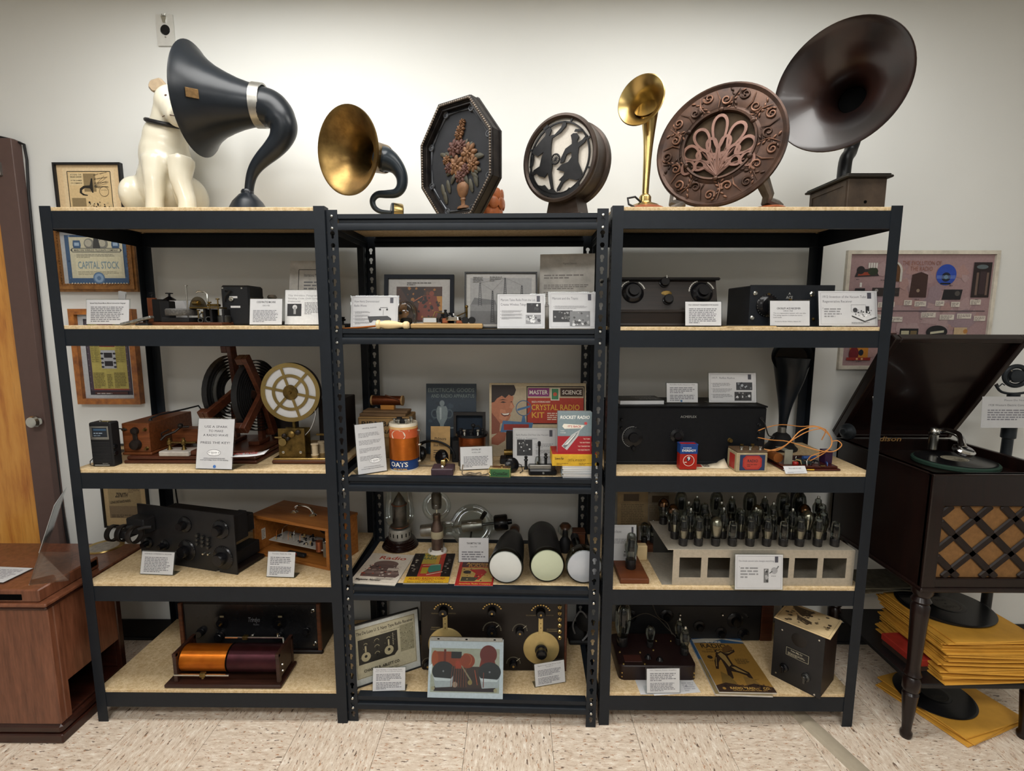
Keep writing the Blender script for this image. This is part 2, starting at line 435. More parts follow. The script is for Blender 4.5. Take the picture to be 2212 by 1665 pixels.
# wall receptacle
p=atY(358,66,WALL-.004);t=thing('wall_outlet','stainless steel clock outlet plate with round black socket high on wall','outlet',(p.x,WALL,p.z))
g=G();cc=circ(0,0,.0195,32);sq=[]
for (x,z) in cc:
    a=math.atan2(z,x);q=max(abs(cos(a))/.0335,abs(sin(a))/.057);sq.append((cos(a)/q,sin(a)/q))
for sx in (-.0335,.0335):
    for sz in (-.057,.057):
        j=min(range(32),key=lambda q: (sq[q][0]-sx)**2+(sq[q][1]-sz)**2);sq[j]=(sx,sz)
g.ring(sq,cc,-.008,0);obj('cover_plate',g,mat('satin_stainless','#d4d4d0',.4,.35,.06),t)
g=G();g.lathe([(0,.006),(.017,.006),(.0195,.004),(.0195,0)],32,axis((0,-.002,.003),(0,-1,0)));obj('socket',g,BAKE,t)
g=G();g.prism([(-.011,.05),(.011,.05),(.005,.026),(-.005,.026)],-.012,-.008);g.tube([(-.004,-.013,.056),(-.006,-.014,.05),(.006,-.014,.05),(.009,-.013,.058)],.0014,6);obj('hanger_clip',g,NICKEL,t)
g=G()
for z in (-.026,): g.lathe([(0,.003),(.0026,.002),(.003,0)],12,axis((0,-.008,z),(0,-1,0)))
obj('screw',g,STEEL,t)

# ================================================================ shelving
def keyhole(n=20,r=.0076,sw=.0042,sl=.0125):
    pts=[]
    for k in range(n):
        a=R(-58+296*k/(n-1));pts.append((r*cos(a),.004+r*sin(a)))
    low=[]
    for k in range(9):
        a=R(180+180*k/8);low.append((sw*cos(a),-sl+.004+sw*sin(a)))
    return pts+low
KH=keyhole()
def slot_flange(g,w,H,M,pitch=.0381,th=.002,start=.0105):
    """vertical strip in local XZ (x 0..w), thickness along y, with a keyhole in every cell"""
    n=int((H-start)/pitch);c=w/2
    for i in range(n):
        z0=start+i*pitch;zc=z0+pitch/2;out=[]
        for (x,z) in KH:
            a=math.atan2(z,x);q=max(abs(cos(a))/(w/2),abs(sin(a))/(pitch/2));out.append((c+cos(a)/q,zc+sin(a)/q))
        inn=[(c+x,zc+z) for x,z in KH]
        # snap corners
        for sx in (-1,1):
            for sz in (-1,1):
                cx,cz=c+sx*w/2,zc+sz*pitch/2
                j=min(range(len(out)),key=lambda q: (out[q][0]-cx)**2+(out[q][1]-cz)**2);out[j]=(cx,cz)
        g.ring(out,inn,0,th,M)
    g.box(0,w,0,th,0,start,M=M);g.box(0,w,0,th,start+n*pitch,H,M=M)
ZB={'L': [1.829,1.450,.957,.541,.127],'R': [1.830,1.449,.953,.538,.127],'M': [1.809,1.440,.9315,.5285,.1005]}
BT=.0125;BH=.055
def rounded_corner(g,sx,H):
    pass
def shelving(key,label,x0,x1,depth,H,loc,rz):
    t=thing('shelving_unit',label,'shelving',loc,rz,'black steel shelving units');W=x1-x0;fl=.036
    mid=key== 'M'
    for sx in (0,1):
        for sy in (0,1):
            g=G();cx=0 if sx==0 else W;dx=1 if sx==0 else -1;cy=0 if sy==0 else depth;dy=1 if sy==0 else -1
            Mx=MT((cx if dx>0 else cx-fl,cy if dy>0 else cy-.002,0))
            if mid: slot_flange(g,fl,H,Mx)
            else: g.box(0,fl,0,.002,0,H,0,Mx)
            My=MT((cx+(.002 if dx>0 else 0),cy+(.002 if dy>0 else -fl),0))@MR(R(90),4,'Z')
            if mid or sy==0: slot_flange(g,fl-.002,H,My)
            else: g.box(0,fl-.002,0,.002,0,H,0,My)
            obj('post',g,BLACK,t,30)
    for k,z in enumerate(ZB[key]):
        zt=z-(BT if not mid else 0)
        for sy in (0,1):
            y0=.002 if sy==0 else depth-.002
            d=1 if sy==0 else -1
            g=G()
            if mid:   # rolled step beam, bulging lower half
                pr=[(0,0),(.0,-.014),(.008,-.018),(.008,-.026),(-.003,-.030),(-.005,-.036),(-.003,-.050),(.012,-.050),(.012,-.047),(.002,-.047),(0,-.034),(.011,-.028),(.011,-.017),(.002,-.011),(.002,-.003),(.03,-.003),(.03,0)]
            else:
                pr=[(0,0),(0,-BH),(.014,-BH),(.014,-BH+.002),(.002,-BH+.002),(.002,-.002),(.025,-.002),(.025,0)]
            x0b,x1b=(.036,W-.036) if mid else (.030,W-.030)
            n=len(pr);vs=[(x,y0+d*p,zt+q) for x in (x0b,x1b) for p,q in pr]
            g.add(vs,[tuple(range(n)),tuple(range(2*n-1,n-1,-1))]+[(i,(i+1) % n,n+(i+1) % n,n+i) for i in range(n)])
            g.box(.0025,x0b,min(y0,y0+d*.002)+d*.0005,max(y0,y0+d*.002)+d*.0005,zt-BH+.004,zt-.002);g.box(x1b,W-.0025,min(y0,y0+d*.002)+d*.0005,max(y0,y0+d*.002)+d*.0005,zt-BH+.004,zt-.002)
            obj('beam',g,BLACK,t,40)
        for sx in (0,1):
            g=G();xa=.0025 if sx==0 else W-.0045
            g.box(xa,xa+.002,.003,depth-.003,zt-BH,zt,.0004)
            xb,xc=((xa,xa+.022) if sx==0 else (xa-.020,xa+.002));g.box(xb,xc,.03,depth-.03,zt-.002,zt)
            if mid: g.box(xa-(.004 if sx else -.002),xa+(.0 if sx else .006),.01,depth-.01,zt-.038,zt-.028,.002)
            obj('side_beam',g,BLACK,t,40)
        g=G();e=.006 if not mid else .034
        if mid: g.box(.006,W-.006,.03,depth-.03,zt-.013,zt-.002,.0008)
        else: g.box(.005,W-.005,.004,depth-.004,z-BT+.0003,z,.0012)
        obj('shelf_board',g,BOARD,t)
        if mid:
            for sx in (0,1):
                for dz in (-.007,-.045):
                    xr=fl/2 if sx==0 else W-fl/2
                    if k==0 and sx==0 and dz==-.007: pass
                    g=G();zz=round((zt+dz-.0105-.019+.009)/.0381)*.0381+.0105+.019-.009+(0)
                    g.lathe([(0,.0045),(.0035,.004),(.0052,.002),(.0054,0)],14,axis((xr,-.0002,zt+dz),(0,-1,0)))
                    obj('rivet',g,NICKEL,t)
    return t
LX0,LX1,MX0,MX1,RX0,RX1=-1.5344,-.6143,-.613,.295,.3086,1.2305
shelving('L','black steel shelving unit at left with smooth posts, horn and dog statue on top',LX0,LX1,.4467,1.832,(LX0,0,0),0)
shelving('M','black steel middle shelving unit with keyhole slotted front posts and silver rivets',MX0,MX1,.405,1.822,(MX0,.011,0),-.022/.915)
shelving('R','black steel shelving unit at right with large round bronze speaker on top',RX0,RX1,.4467,1.833,(RX0,0,0),0)
# ================================================================ top shelf
def inv(t): return (MT(t.location)@t.rotation_euler.to_matrix().to_4x4()).inverted()
def GW(t): return G(inv(t))                       # builder in world coordinates under a thing
def dframes(c,ax):
    n=Vector(ax).normalized();u=Vector((0,0,1)).cross(n).normalized();v=n.cross(u)
    A=frame(c,u,v);B=Matrix((u,v,n)).transposed().to_4x4();B.translation=Vector(c);return A,B
TOPZ=1.829;TOPM=1.807
# ---- large black gooseneck horn
c3=Vector((-1.1001,.18,2.2196));ax3=Vector((-.995,-.089,.041)).normalized();r3=.1774
base3=atY(536,440,.18);base3.z=TOPZ
t=thing('horn_loudspeaker','large black gooseneck horn loudspeaker with nickel band standing beside the white dog statue','horn speaker',base3)
HORN=mat('black_horn_lacquer',(.008,.0105,.014),.3,0,.2,12,.02,90)
BL=.205;ring3=c3-ax3*BL
prof=[(.066,0),(.071,.03),(.081,.065),(.095,.1),(.113,.137),(.135,.168),(.158,.19),(.172,.202),(r3,BL),(r3+.002,BL+.002),(r3-.001,BL+.0045),(.166,BL-.002),(.15,.187),(.128,.163),(.105,.13),(.085,.09),(.066,.05),(.058,0)]
g=GW(t);g.lathe(prof,56,axis(ring3,ax3),close=True);obj('bell',g,HORN,t)
s3=pxm(.18,2.1)
path=[(548,231,38.5),(566,234,39.5),(584,240,38),(601,252,33.5),(611,268,30),(612,285,27),(604,305,23),(588,324,20),(570,341,17),(555,358,14),(545,376,11.5),(540,395,10),(538,412,9.5)]
def smooth_path(path,Yf,sub=4):
    P=[(*atY(x,y,Yf(i) if callable(Yf) else Yf),hw) for i,(x,y,hw) in enumerate(path)];out=[]
    n=len(P)
    for i in range(n-1):
        p0,p1,p2,p3=P[max(0,i-1)],P[i],P[i+1],P[min(n-1,i+2)]
        for k in range(sub):
            u=k/sub;out.append([.5*((2*b)+(-a+c)*u+(2*a-5*b+4*c-d)*u*u+(-a+3*b-3*c+d)*u**3) for a,b,c,d in zip(p0,p1,p2,p3)])
    out.append(list(P[-1]));return [Vector(q[:3]) for q in out],[q[3] for q in out]
pp,rr=smooth_path(path,.18);shift=ring3-pp[0]
pp=[p+shift*max(0,1-i/14) for i,p in enumerate(pp)]
g=GW(t);g.tube(pp,[q*s3*.99 for q in rr],28);obj('neck',g,HORN,t)
g=GW(t);g.lathe([(.0655,-.018),(.0712,-.018),(.073,.014),(.0675,.014)],48,axis(ring3,ax3),close=True);obj('nickel_band',g,STEEL,t)
zt=atY(538,415,.18).z
g=G();g.lathe([(0,0),(.078,0),(.079,.006),(.072,.01),(.05,zt-TOPZ-.035),(.028,zt-TOPZ-.01),(.021,zt-TOPZ-.006),(.021,zt-TOPZ+.002),(.017,zt-TOPZ+.008),(0,zt-TOPZ+.008)],40);obj('base',g,HORN,t)
pc=c3-ax3*.045;side=(CAM-pc);side=(side-ax3*side.dot(ax3)).normalized();up3=ax3.cross(side)
if up3.z<0: up3=-up3
q=(side*.96+up3*.16).normalized();pl=pc+q*.132
slope=(ax3*.75+q*.66).normalized();nn=(q*.75-ax3*.66)
g=GW(t);M=Matrix((slope,nn,slope.cross(nn))).transposed().to_4x4();M.translation=pl;g.box(-.019,.019,-.001,.0025,-.014,.014,.0008,M);obj('maker_plate',g,mat('dull_brass_plate','#6b5334',.5,.6,.4,90),t)
# ---- seated dog statue (plain stand-in)
dl=atY(350,440,.33);dl.z=TOPZ
t=thing('dog_statue','plain glossy off-white seated dog statue partly hidden behind the large black horn','statue',dl,0)
DOG=mat('glazed_plaster','#d6d0bd',.22,0,.05,6,0,coat=.3)
def D(x,y,Y=.33): return atY(x,y,Y)
g=GW(t)
def ball(x,y,Y,rx,ry=None,rz=None): g.sph(D(x,y,Y),1,18,12,(rx,ry or rx,rz or rx))
s=pxm(.33,2)
ball(360,400,.36,.095,.10,.13);ball(358,345,.335,.088,.085,.12);ball(358,305,.325,.078,.07,.09)
g.tube([D(357,320,.33),D(362,275,.32),D(372,240,.31)],[.072,.058,.06],18)
ball(378,226,.305,.066,.07,.066);g.tube([D(378,236,.28),D(386,250,.225),D(388,252,.205)],[.05,.042,.036],16)
for x0,x1 in ((336,331),(392,401)):
    g.tube([D(x0,345,.28),D(x0-2,390,.255),D(x1+4,435,.25),D(x1+4,470,.25)],[.048,.036,.03,.032],14)
    ball(x1+5,478,.235,.033,.045,.018)
for x0 in (300,414): ball(x0,425,.34,.045,.09,.075);ball(x0-4,476,.27,.035,.07,.022)
g.v=[Vector((v.x,v.y,max(v.z,.004))) for v in g.v]
o=obj('body',g,DOG,t,0)
md=o.modifiers.new('remesh','REMESH');md.mode= 'VOXEL';md.voxel_size=.0075;md.use_smooth_shade=True
md=o.modifiers.new('smooth','SMOOTH');md.factor=.5;md.iterations=8
DBR=mat('dark_brown_glaze','#4a332c',.3)
for (x,y,sx) in ((343,185,-1),(408,190,1)):
    g=GW(t);p=D(x,y,.30);g.prism([(-.024,-.024),(.022,-.03),(.03,.004),(.008,.028),(-.03,.018),(-.04,-.004)],-.008,.008,MT(p)@MD((-sx,1,1,1)));o=obj('ear',g,mat('tan_glaze','#a8957c',.3),t)
    o.modifiers.new('b','BEVEL').width=.006
g=GW(t);g.torus(D(362,268,.318),(.22,-.25,1),.066,.008,40,10);obj('collar',g,mat('black_collar',(.01,.01,.012),.35),t)
g=GW(t);g.sph(D(360,208,.243),.0075,12,8);obj('eye',g,DBR,t)
g=GW(t);g.sph(D(389,240,.175),.016,12,8,(1,.7,.8));obj('nose',g,BAKE,t)
g=GW(t);g.tube([D(351,252,.225),D(362,247,.2),D(376,250,.172)],.0018,6);obj('mouth_line',g,DBR,t)
# ---- small brass horn with black S-neck
c4=Vector((-.5707,.12,2.0364));ax4=Vector((-.657,-.754,-.007)).normalized();r4=.1395
th=atY(830,344,.27);ax4b=(c4-th).normalized();L4=(c4-th).length
b4=atY(852,458,.2);b4.z=TOPM
t=thing('horn_loudspeaker','small horn loudspeaker with wide brass bell and black S-shaped neck','horn speaker',b4)
prof=[(.05,0),(.052,L4*.25),(.057,L4*.45),(.072,L4*.66),(.1,L4*.84),(.126,L4*.94),(r4,L4),(r4+.003,L4-.002),(r4+.003,L4+.004),(r4-.003,L4+.003),(.122,L4*.945),(.094,L4*.84),(.066,L4*.66),(.05,L4*.45),(.045,.02),(0,.02)]
g=GW(t);g.lathe(prof,56,axis(th,ax4b));obj('brass_bell',g,BRASS,t)
def cp(L): return [(x/3.3515+680,y/3.35+200,hw/3.35) for x,y,hw in L]
pp,rr=smooth_path(cp([(500,482,92),(545,500,78),(598,545,56),(630,610,44),(628,680,38),(590,726,33),(520,735,29),(455,738,25),(420,775,22),(428,825,20),(470,858,17),(535,866,14),(560,866,13)]),.215)
NAVY=mat('blue_black_enamel',(.014,.021,.028),.3,0,.12)
pp[0]=th-ax4b*.002
s4=pxm(.215,1.95)
g=GW(t);g.tube(pp,[q*s4*.98 for q in rr],24);obj('neck',g,NAVY,t)
e=pp[-1];dd=Vector((.86,.35,-.05)).normalized()
g=GW(t);g.lathe([(0,0),(.031,0),(.033,.002),(.033,.006),(0,.006)],32,axis(e-dd*.004,dd));obj('driver_cap',g,NAVY,t)
g=GW(t);g.lathe([(.032,.006),(.034,.006),(.034,.036),(.032,.04),(0,.04)],32,axis(e-dd*.004,dd));obj('driver_drum',g,BRASSB,t)
# ---- octagonal speaker with flowers in relief
def octo(w,h,c1,c2): return [(-w+c1,-h),(w-c1,-h),(w,-h+c2),(w,h-c2),(w-c1,h),(-w+c1,h),(-w,h-c2),(-w,-h+c2)]
ob=atY(998,452,.13);ob.z=TOPM;s=pxm(.13,2)
DKW=mat('dark_bronzed_plaster','#2a2522',.42,.15,.3,30,.15,90,col2='#121011')
t=thing('octagonal_loudspeaker','tall octagonal loudspeaker with carved flower bouquet in relief on dark panel','speaker',ob,R(-34))
W8,H8=.157,.190;zc=.006+H8
sh=[0]
def o8(k): return octo(W8*k,H8-W8*(1-k),.088*k,.118*k)
SHX=MT((0,0,zc))
g=G();g.ring(o8(1),o8(.9),-.03,.002,SHX);g.ring(o8(.99),o8(.93),-.036,-.03,SHX);g.ring(o8(.91),o8(.86),-.026,.0,SHX);obj('frame',g,DKW,t,20)
g=G();g.ring(o8(1.02),o8(.9),.002,.012,SHX);obj('back_moulding',g,DKW,t,20)
g=G();g.prism(o8(.92),-.008,.01,SHX);obj('panel',g,mat('black_felt_panel',(.014,.015,.018),.75),t)
BEAD=mat('worn_bronze','#7d7266',.4,.5,.3,60,col2='#3a322c')
g=G();k=o8(.945)
for i in range(8):
    a,b=Vector((k[i][0],0,k[i][1])),Vector((k[(i+1) % 8][0],0,k[(i+1) % 8][1]));n=int((b-a).length/.0085)
    for j in range(n): g.sph(a.lerp(b,(j+.5)/n)+Vector((0,-.037,zc)),.0042,8,6,(1,.7,1))
obj('beaded_edge',g,BEAD,t)
for i in range(8):
    a=Vector((o8(.80)[i][0],-.010,o8(.80)[i][1]+zc));g=G()
    g.sph(a,.009,10,6,(1,.5,1));g.torus(a+Vector((0,-.003,0)),(0,1,0),.009,.003,16,6)
    for q in (-1,1):
        nb=o8(.82)[(i+q) % 8];d=(Vector((nb[0],a.y,nb[1]+zc))-a).normalized();g.tube([a+d*.008,a+d*.03,a+d*.055],[.004,.0028,.001],6)
    obj('corner_scroll',g,mat('pewter_relief','#4a4c50',.4,.4,.3),t)
r2=random.Random(3)
def bloom(cx,cz,r,m,n=8,y=-.012):
    g=G()
    for ring,(rr_,k) in enumerate(((r,n),(r*.55,max(5,n-2)))):
        for j in range(k):
            a=2*pi*(j+.5*ring)/k+r2.uniform(-.1,.1);p=Vector((cx+cos(a)*rr_*.6,y-.004*ring,zc+cz+sin(a)*rr_*.6))
            g.sph(p,1,8,6,(rr_*.5,.006,rr_*.28),) if False else g.sph((0,0,0),1,8,6,(rr_*.46,.007,rr_*.26),MT(p)@MR(-a,4,'Y'))
    g.sph((cx,y-.008,zc+cz),r*.2,8,6,(1,.6,1));return obj('flower',g,m,t)
ROSE=mat('tinted_rose','#573a33',.6,.1,.3,60);GOLDF=mat('tinted_gold','#6e4e35',.55,.2,.3,60);LEAFM=mat('tinted_leaf','#403d32',.6,.1,.3,60)
for cx,cz,r,m in ((-.02,.045,.03,ROSE),(.012,.045,.024,ROSE),(.042,.02,.034,GOLDF),(-.012,-.012,.034,GOLDF),(.06,-.02,.026,GOLDF),(-.055,.012,.018,GOLDF),(.005,-.05,.024,ROSE),(-.045,-.015,.02,ROSE),(.008,.1,.018,GOLDF),(0,.085,.018,GOLDF),(.016,.12,.013,GOLDF),(.028,-.03,.02,ROSE)): bloom(cx,cz,r,m)
for i in range(22):
    a=r2.uniform(0,2*pi);q=r2.uniform(.55,1);p=(cos(a)*.082*q+.005,sin(a)*.078*q)
    g=G();g.sph((0,0,0),1,8,6,(.02,.004,.008),MT((p[0],-.011,zc+p[1]))@MR(-a,4,'Y'));obj('leaf',g,LEAFM,t)
for x,z in ((-.075,-.085),(-.065,-.11),(-.05,-.075),(.05,-.085),(.07,-.07)):
    g=G();g.sph((0,0,0),1,8,6,(.024,.004,.009),MT((x,-.011,zc+z))@MR(R(75),4,'Y'));obj('leaf',g,LEAFM,t)
g=G();g.lathe([(0,-.155),(.026,-.155),(.024,-.148),(.009,-.143),(.008,-.13),(.013,-.125),(.009,-.12),(.02,-.108),(.026,-.09),(.024,-.075),(.014,-.068),(0,-.068)],16,MT((.012,-.008,zc))@MD((1,.45,1,1)));obj('vase_relief',g,GOLDF,t)
g=G();g.box(-.07,.07,-.02,.06,0,.012,.003);obj('foot',g,DKW,t)
g=G();g.tube([(.03,-.045,.004),(.06,-.06,.004),(.075,-.045,.006),(.05,-.03,.008),(.03,-.04,.01),(.06,-.05,.012)],.003,6);obj('cord',g,mat('brown_cord','#4a3524',.8),t)
# carved copper-coloured ornament behind it
p=atY(1058,470,.26);p.z=TOPM
t=thing('carved_vase','small terracotta coloured scalloped vase standing behind the octagonal speaker','vase',p)
TERR=mat('terracotta_glaze','#a8623c',.4,0,.25,30)
g=G();g.lathe([(0,0),(.028,0),(.03,.01),(.024,.03),(.04,.06),(.05,.1),(.046,.12),(0,.12)],24);obj('body',g,TERR,t)
for j in range(9):
    a=2*pi*j/9
    for k,(rr_,z) in enumerate(((.042,.055),(.05,.085),(.046,.115))):
        g=G();g.sph((0,0,0),1,10,6,(.02,.007,.022),MR(a+k*.35,4,'Z')@MT((0,-rr_,z)));obj('scale',g,TERR,t)
# ---- round drum speaker with dancers
c6=Vector((.1436,.08,1.999));ax6=Vector((-.573,-.82,-.008)).normalized();r6=.1396
p6=Vector((c6.x-ax6.x*.06,c6.y-ax6.y*.06,TOPM))
t=thing('round_loudspeaker','round drum loudspeaker with cut-out dancing figures over pale grille cloth','speaker',p6)
A6,B6=dframes(c6,ax6)
BRZ=mat('brown_bronze_metal','#3d332d',.38,.5,.2,30,.05)
g=GW(t);g.lathe([(r6*.88,.004),(r6*.93,.012),(r6*.985,.01),(r6,.002),(r6*.985,-.012),(r6*.955,-.018),(r6*.955,-.075),(r6*1.0,-.08),(r6*1.0,-.1),(r6*.93,-.112),(0,-.115),(0,-.02),(r6*.88,-.012)],64,B6);obj('drum',g,BRZ,t)
g=GW(t);g.lathe([(0,-.004),(r6*.9,-.004)],48,B6);obj('grille_cloth',g,mat('silver_grille_cloth','#cfc8bd',.6,0,.06,200,.1,500),t)
g=GW(t);g.lathe([(r6*.78,0),(r6*.815,0),(r6*.815,.006),(r6*.78,.006)],64,B6,close=True)
for j in range(8):
    a=2*pi*(j+.5)/8;g.box(r6*.8,r6*.9,-.005,-.001,-.003,.003,0,A6@MR(a,4,'Y'))
BLKC=mat('black_cast_metal',(.012,.012,.013),.45,.3,.3,40)
obj('grille_ring',g,BLKC,t)
def tr6(pts): return [((x-1790-(470-y)*.2)/270*r6,-(y-470)/325*r6) for x,y in pts]
FA=[(1722,225),(1745,212),(1768,220),(1778,250),(1762,278),(1752,290),(1795,290),(1850,250),(1876,208),(1895,213),(1885,247),(1840,285),(1800,302),(1772,312),(1757,350),(1745,400),(1738,440),(1732,520),(1717,560),(1707,690),(1690,690),(1690,560),(1660,592),(1620,572),(1605,548),(1560,565),(1590,520),(1640,500),(1665,440),(1692,398),(1640,422),(1612,400),(1602,368),(1640,350),(1690,310),(1725,285),(1735,270)]
FB=[(1905,322),(1925,312),(1947,318),(1958,345),(1940,370),(1937,388),(1975,373),(2003,350),(1985,312),(1933,302),(1945,286),(1992,300),(2017,350),(1990,392),(1942,420),(1927,470),(1917,520),(1932,600),(1920,642),(1880,652),(1832,632),(1790,652),(1748,705),(1728,712),(1735,690),(1775,640),(1758,630),(1800,600),(1812,575),(1758,550),(1800,520),(1850,510),(1880,480),(1886,442),(1850,452),(1822,502),(1793,508),(1800,480),(1850,410),(1900,386),(1905,365)]
FC=[(1562,520),(1572,590),(1600,640),(1630,650),(1650,648),(1672,690),(1702,680),(1725,715),(1760,725),(1800,715),(1822,696),(1842,708),(1868,678),(1890,672),(1902,650),(1890,700),(1850,735),(1780,760),(1700,760),(1620,715),(1565,640),(1545,560)]
FD=[(1598,400),(1612,405),(1606,440),(1590,480),(1570,500),(1560,492),(1580,470),(1594,440)]
for nm,f in (('dancing_figure',FA),('dancing_figure',FB),('foliage_cutout',FC),('ribbon_cutout',FD)):
    g=GW(t);g.prism(tr6(f),-.006,-.001,A6);obj(nm,g,BLKC,t,0)
g=GW(t);(wx,wz),=tr6([(1765,470)]);g.torus((wx,-.005,wz),(0,1,0),.0155,.003,24,6,A6)
for j in range(6):
    a=pi*j/6;g.tube([(wx+cos(a)*.015,-.004,wz+sin(a)*.015),(wx-cos(a)*.015,-.004,wz-sin(a)*.015)],.0011,4,A6)
obj('spoked_wheel',g,BLKC,t)
g=G(MR(math.atan2(ax6.x,-ax6.y),4,'Z'));hz=c6.z-r6-TOPM
g.box(-.085,.085,-.06,.055,0,.01,.004);g.box(-.07,.07,-.05,.045,.01,.02,.004);g.prism([(-.062,.02),(.062,.02),(.05,hz+.022),(-.05,hz+.022)],-.04,.036);obj('pedestal',g,BRZ,t)
# ---- slender brass horn on wooden base
c7=Vector((.422,.15,2.209));c7=CAM+(c7-CAM)*.94;ax7=Vector((-.605,-.79,.094)).normalized();r7=.0776
b7=atY(1393,440,.09);b7.z=TOPZ
t=thing('horn_loudspeaker','slender upright polished brass horn loudspeaker on round wooden base','horn speaker',b7)
pp=[];rr=[]
elbow=atY(1408,262,.105)
for q in range(9):
    u=q/8;pos=b7+Vector((0,0,.055));a=Vector((b7.x,b7.y,b7.z+.05));m=Vector((b7.x+.005,b7.y+.005,elbow.z-.06))
    b=c7-ax7*.05
    pp.append(a*(1-u)**3+m*3*u*(1-u)**2+(elbow+Vector((0,.01,.02)))*3*u*u*(1-u)+b*u**3);rr.append([.0105,.0115,.013,.0155,.019,.023,.028,.034,.042][q])
g=GW(t);g.tube(pp,rr,24);obj('neck',g,BRASSB,t)
g=GW(t);g.lathe([(.041,-.05),(.047,-.035),(.06,-.015),(r7,0),(r7+.002,.001),(r7-.001,.003),(.056,-.013),(.044,-.033),(.036,-.05),(.02,-.09),(0,-.1)],48,axis(c7,ax7));obj('bell',g,BRASSB,t)
g=G();g.lathe([(0,0),(.066,0),(.069,.006),(.064,.012),(.05,.018),(0,.02)],40);obj('wooden_base',g,wood('cherry_wood','#6b3119','#93502c',.3,coat=.3),t)
g=G();g.lathe([(.05,.017),(.045,.023),(.022,.032),(.02,.036),(.02,.05),(.016,.056),(.011,.06),(0,.06)],32);obj('brass_collar',g,BRASSB,t)
g=GW(t);g.tube([atY(1385,437,.07),atY(1372,425,.06),atY(1356,428,.05),atY(1358,441,.045),atY(1370,447,.04)],.0035,8);obj('cord',g,RUBBER,t)
# ---- big round bronze speaker
c8=Vector((.6736,.1,2.0479));ax8=Vector((-.53,-.831,.171)).normalized();r8=.2061
p8=Vector((c8.x,c8.y+.03,TOPZ))
t=thing('round_loudspeaker','large round bronze loudspeaker with scrolled relief rim and fan-shaped rosette grille','speaker',p8)
A8,B8=dframes(c8,ax8)
BZ=mat('antique_bronze','#4a3428',.36,.55,.3,18,.08,120,col2='#2b1f1a');BZH=mat('rubbed_copper','#66493a',.42,.55,.3,40)
g=GW(t);k=r8
g.lathe([(k*.54,-.012),(k*.54,.006),(k*.58,.006),(k*.63,.0),(k*.75,.004),(k*.92,.0),(k*.97,.006),(k,.004),(k*1.005,-.006),(k*.98,-.014),(k*.8,-.03),(k*.6,-.06),(k*.35,-.075),(0,-.075)],72,B8);obj('body',g,BZ,t)
g=GW(t);g.lathe([(k*.53,.0),(k*.54,.01),(k*.57,.011),(k*.585,.004),(k*.585,0)],64,B8);obj('inner_ring',g,BZ,t)
for j in range(6):
    a=R(90+60*j);g=GW(t);g.sph((k*.56*cos(a),-.01,k*.56*sin(a)),.009,10,6,(1,.7,1),A8);obj('ring_boss',g,BZ,t)
g=GW(t);g.lathe([(0,-.008),(k*.55,-.008)],48,B8);obj('grille_cloth',g,mat('brown_grille_cloth','#3a2d1e',.85,0,.3,40,.1,600),t)
def spiral(cx,cz,r0,turns,a0,sgn,n=26):
    return [(cx+r0*(1-.86*i/n)*cos(a0+sgn*2*pi*turns*i/n),-.006,cz+r0*(1-.86*i/n)*sin(a0+sgn*2*pi*turns*i/n)) for i in range(n+1)]
for j in range(18):
    a=2*pi*(j+.25)/18;rr_=k*(.82 if j % 2 else .72);g=GW(t);sg=1 if j % 2 else -1
    cx,cz=rr_*cos(a),rr_*sin(a)
    sp=spiral(cx,cz,k*.085,1.4,a+sg*1.2,sg);g.tube(sp,[.0042*(1-.5*i/len(sp)) for i in range(len(sp))],6,A8)
    a2=a+.17;g.tube([(k*.62*cos(a2),-.004,k*.62*sin(a2)),(k*.74*cos(a2+.04*sg),-.006,k*.74*sin(a2+.04*sg)),(k*.9*cos(a2-.03*sg),-.004,k*.9*sin(a2-.03*sg))],[.001,.003,.001],6,A8)
    for q in range(5):
        b=a+sg*(.08+.05*q);u=k*(.6+.07*q);g.sph((0,0,0),1,8,5,(.008,.003,.0035),A8@MT((u*cos(b),-.004,u*sin(b)))@MR(-(b+sg*.9),4,'Y'))
    obj('scroll_relief',g,BZH if j % 3 else BZ,t)
# fan rosette
BZP=mat('worn_bronze_petal','#6e5248',.38,.45,.2,30)
def petal(a,r0,r1,w):
    out=[]
    for i in range(20):
        u=i/19;s_=sin(pi*u);
    ca,sa=cos(a),sin(a);ctr=[]
    for i in range(24):
        th_=2*pi*i/24;L=(r1-r0)/2;x=r0+L+L*cos(th_);wd=w*sin(th_)*(.45+.55*(x-r0)/(r1-r0))
        ctr.append((x*ca-wd*sa,x*sa+wd*ca))
    return ctr
orz=-k*.40
for rk,(r0,r1,w,cnt,span) in enumerate(((k*.32,k*.9,k*.17,7,156),(k*.17,k*.6,k*.125,6,140),(.012,k*.33,k*.085,4,110))):
    for j in range(cnt):
        a=R(90+span*(j/(cnt-1)-.5));L=petal(a,r0,r1*(1-.36*abs(j/(cnt-1)-.5)*2),w);Li=petal(a,r0+.011,r1*(1-.36*abs(j/(cnt-1)-.5)*2)-.010,w-.011)
        g=GW(t);g.ring([(x,z+orz) for x,z in L],[(x,z+orz) for x,z in Li],-.006+.0006*rk,.002,A8);obj('grille_petal',g,BZP,t,20)
g=GW(t)
for j in range(9):
    a=R(90+150*(j/8-.5));g.tube([(0,0,orz-.02),(cos(a)*k*.2,-.002,orz+sin(a)*k*.2),(cos(a)*k*.42,0,orz+sin(a)*k*.42)],[.006,.004,.003],6,A8)
obj('grille_ribs',g,BZP,t)
SIL=mat('silvered_foot','#6d6660',.35,.7,.3,30)
u8=Vector((0,0,1)).cross(ax8).normalized()
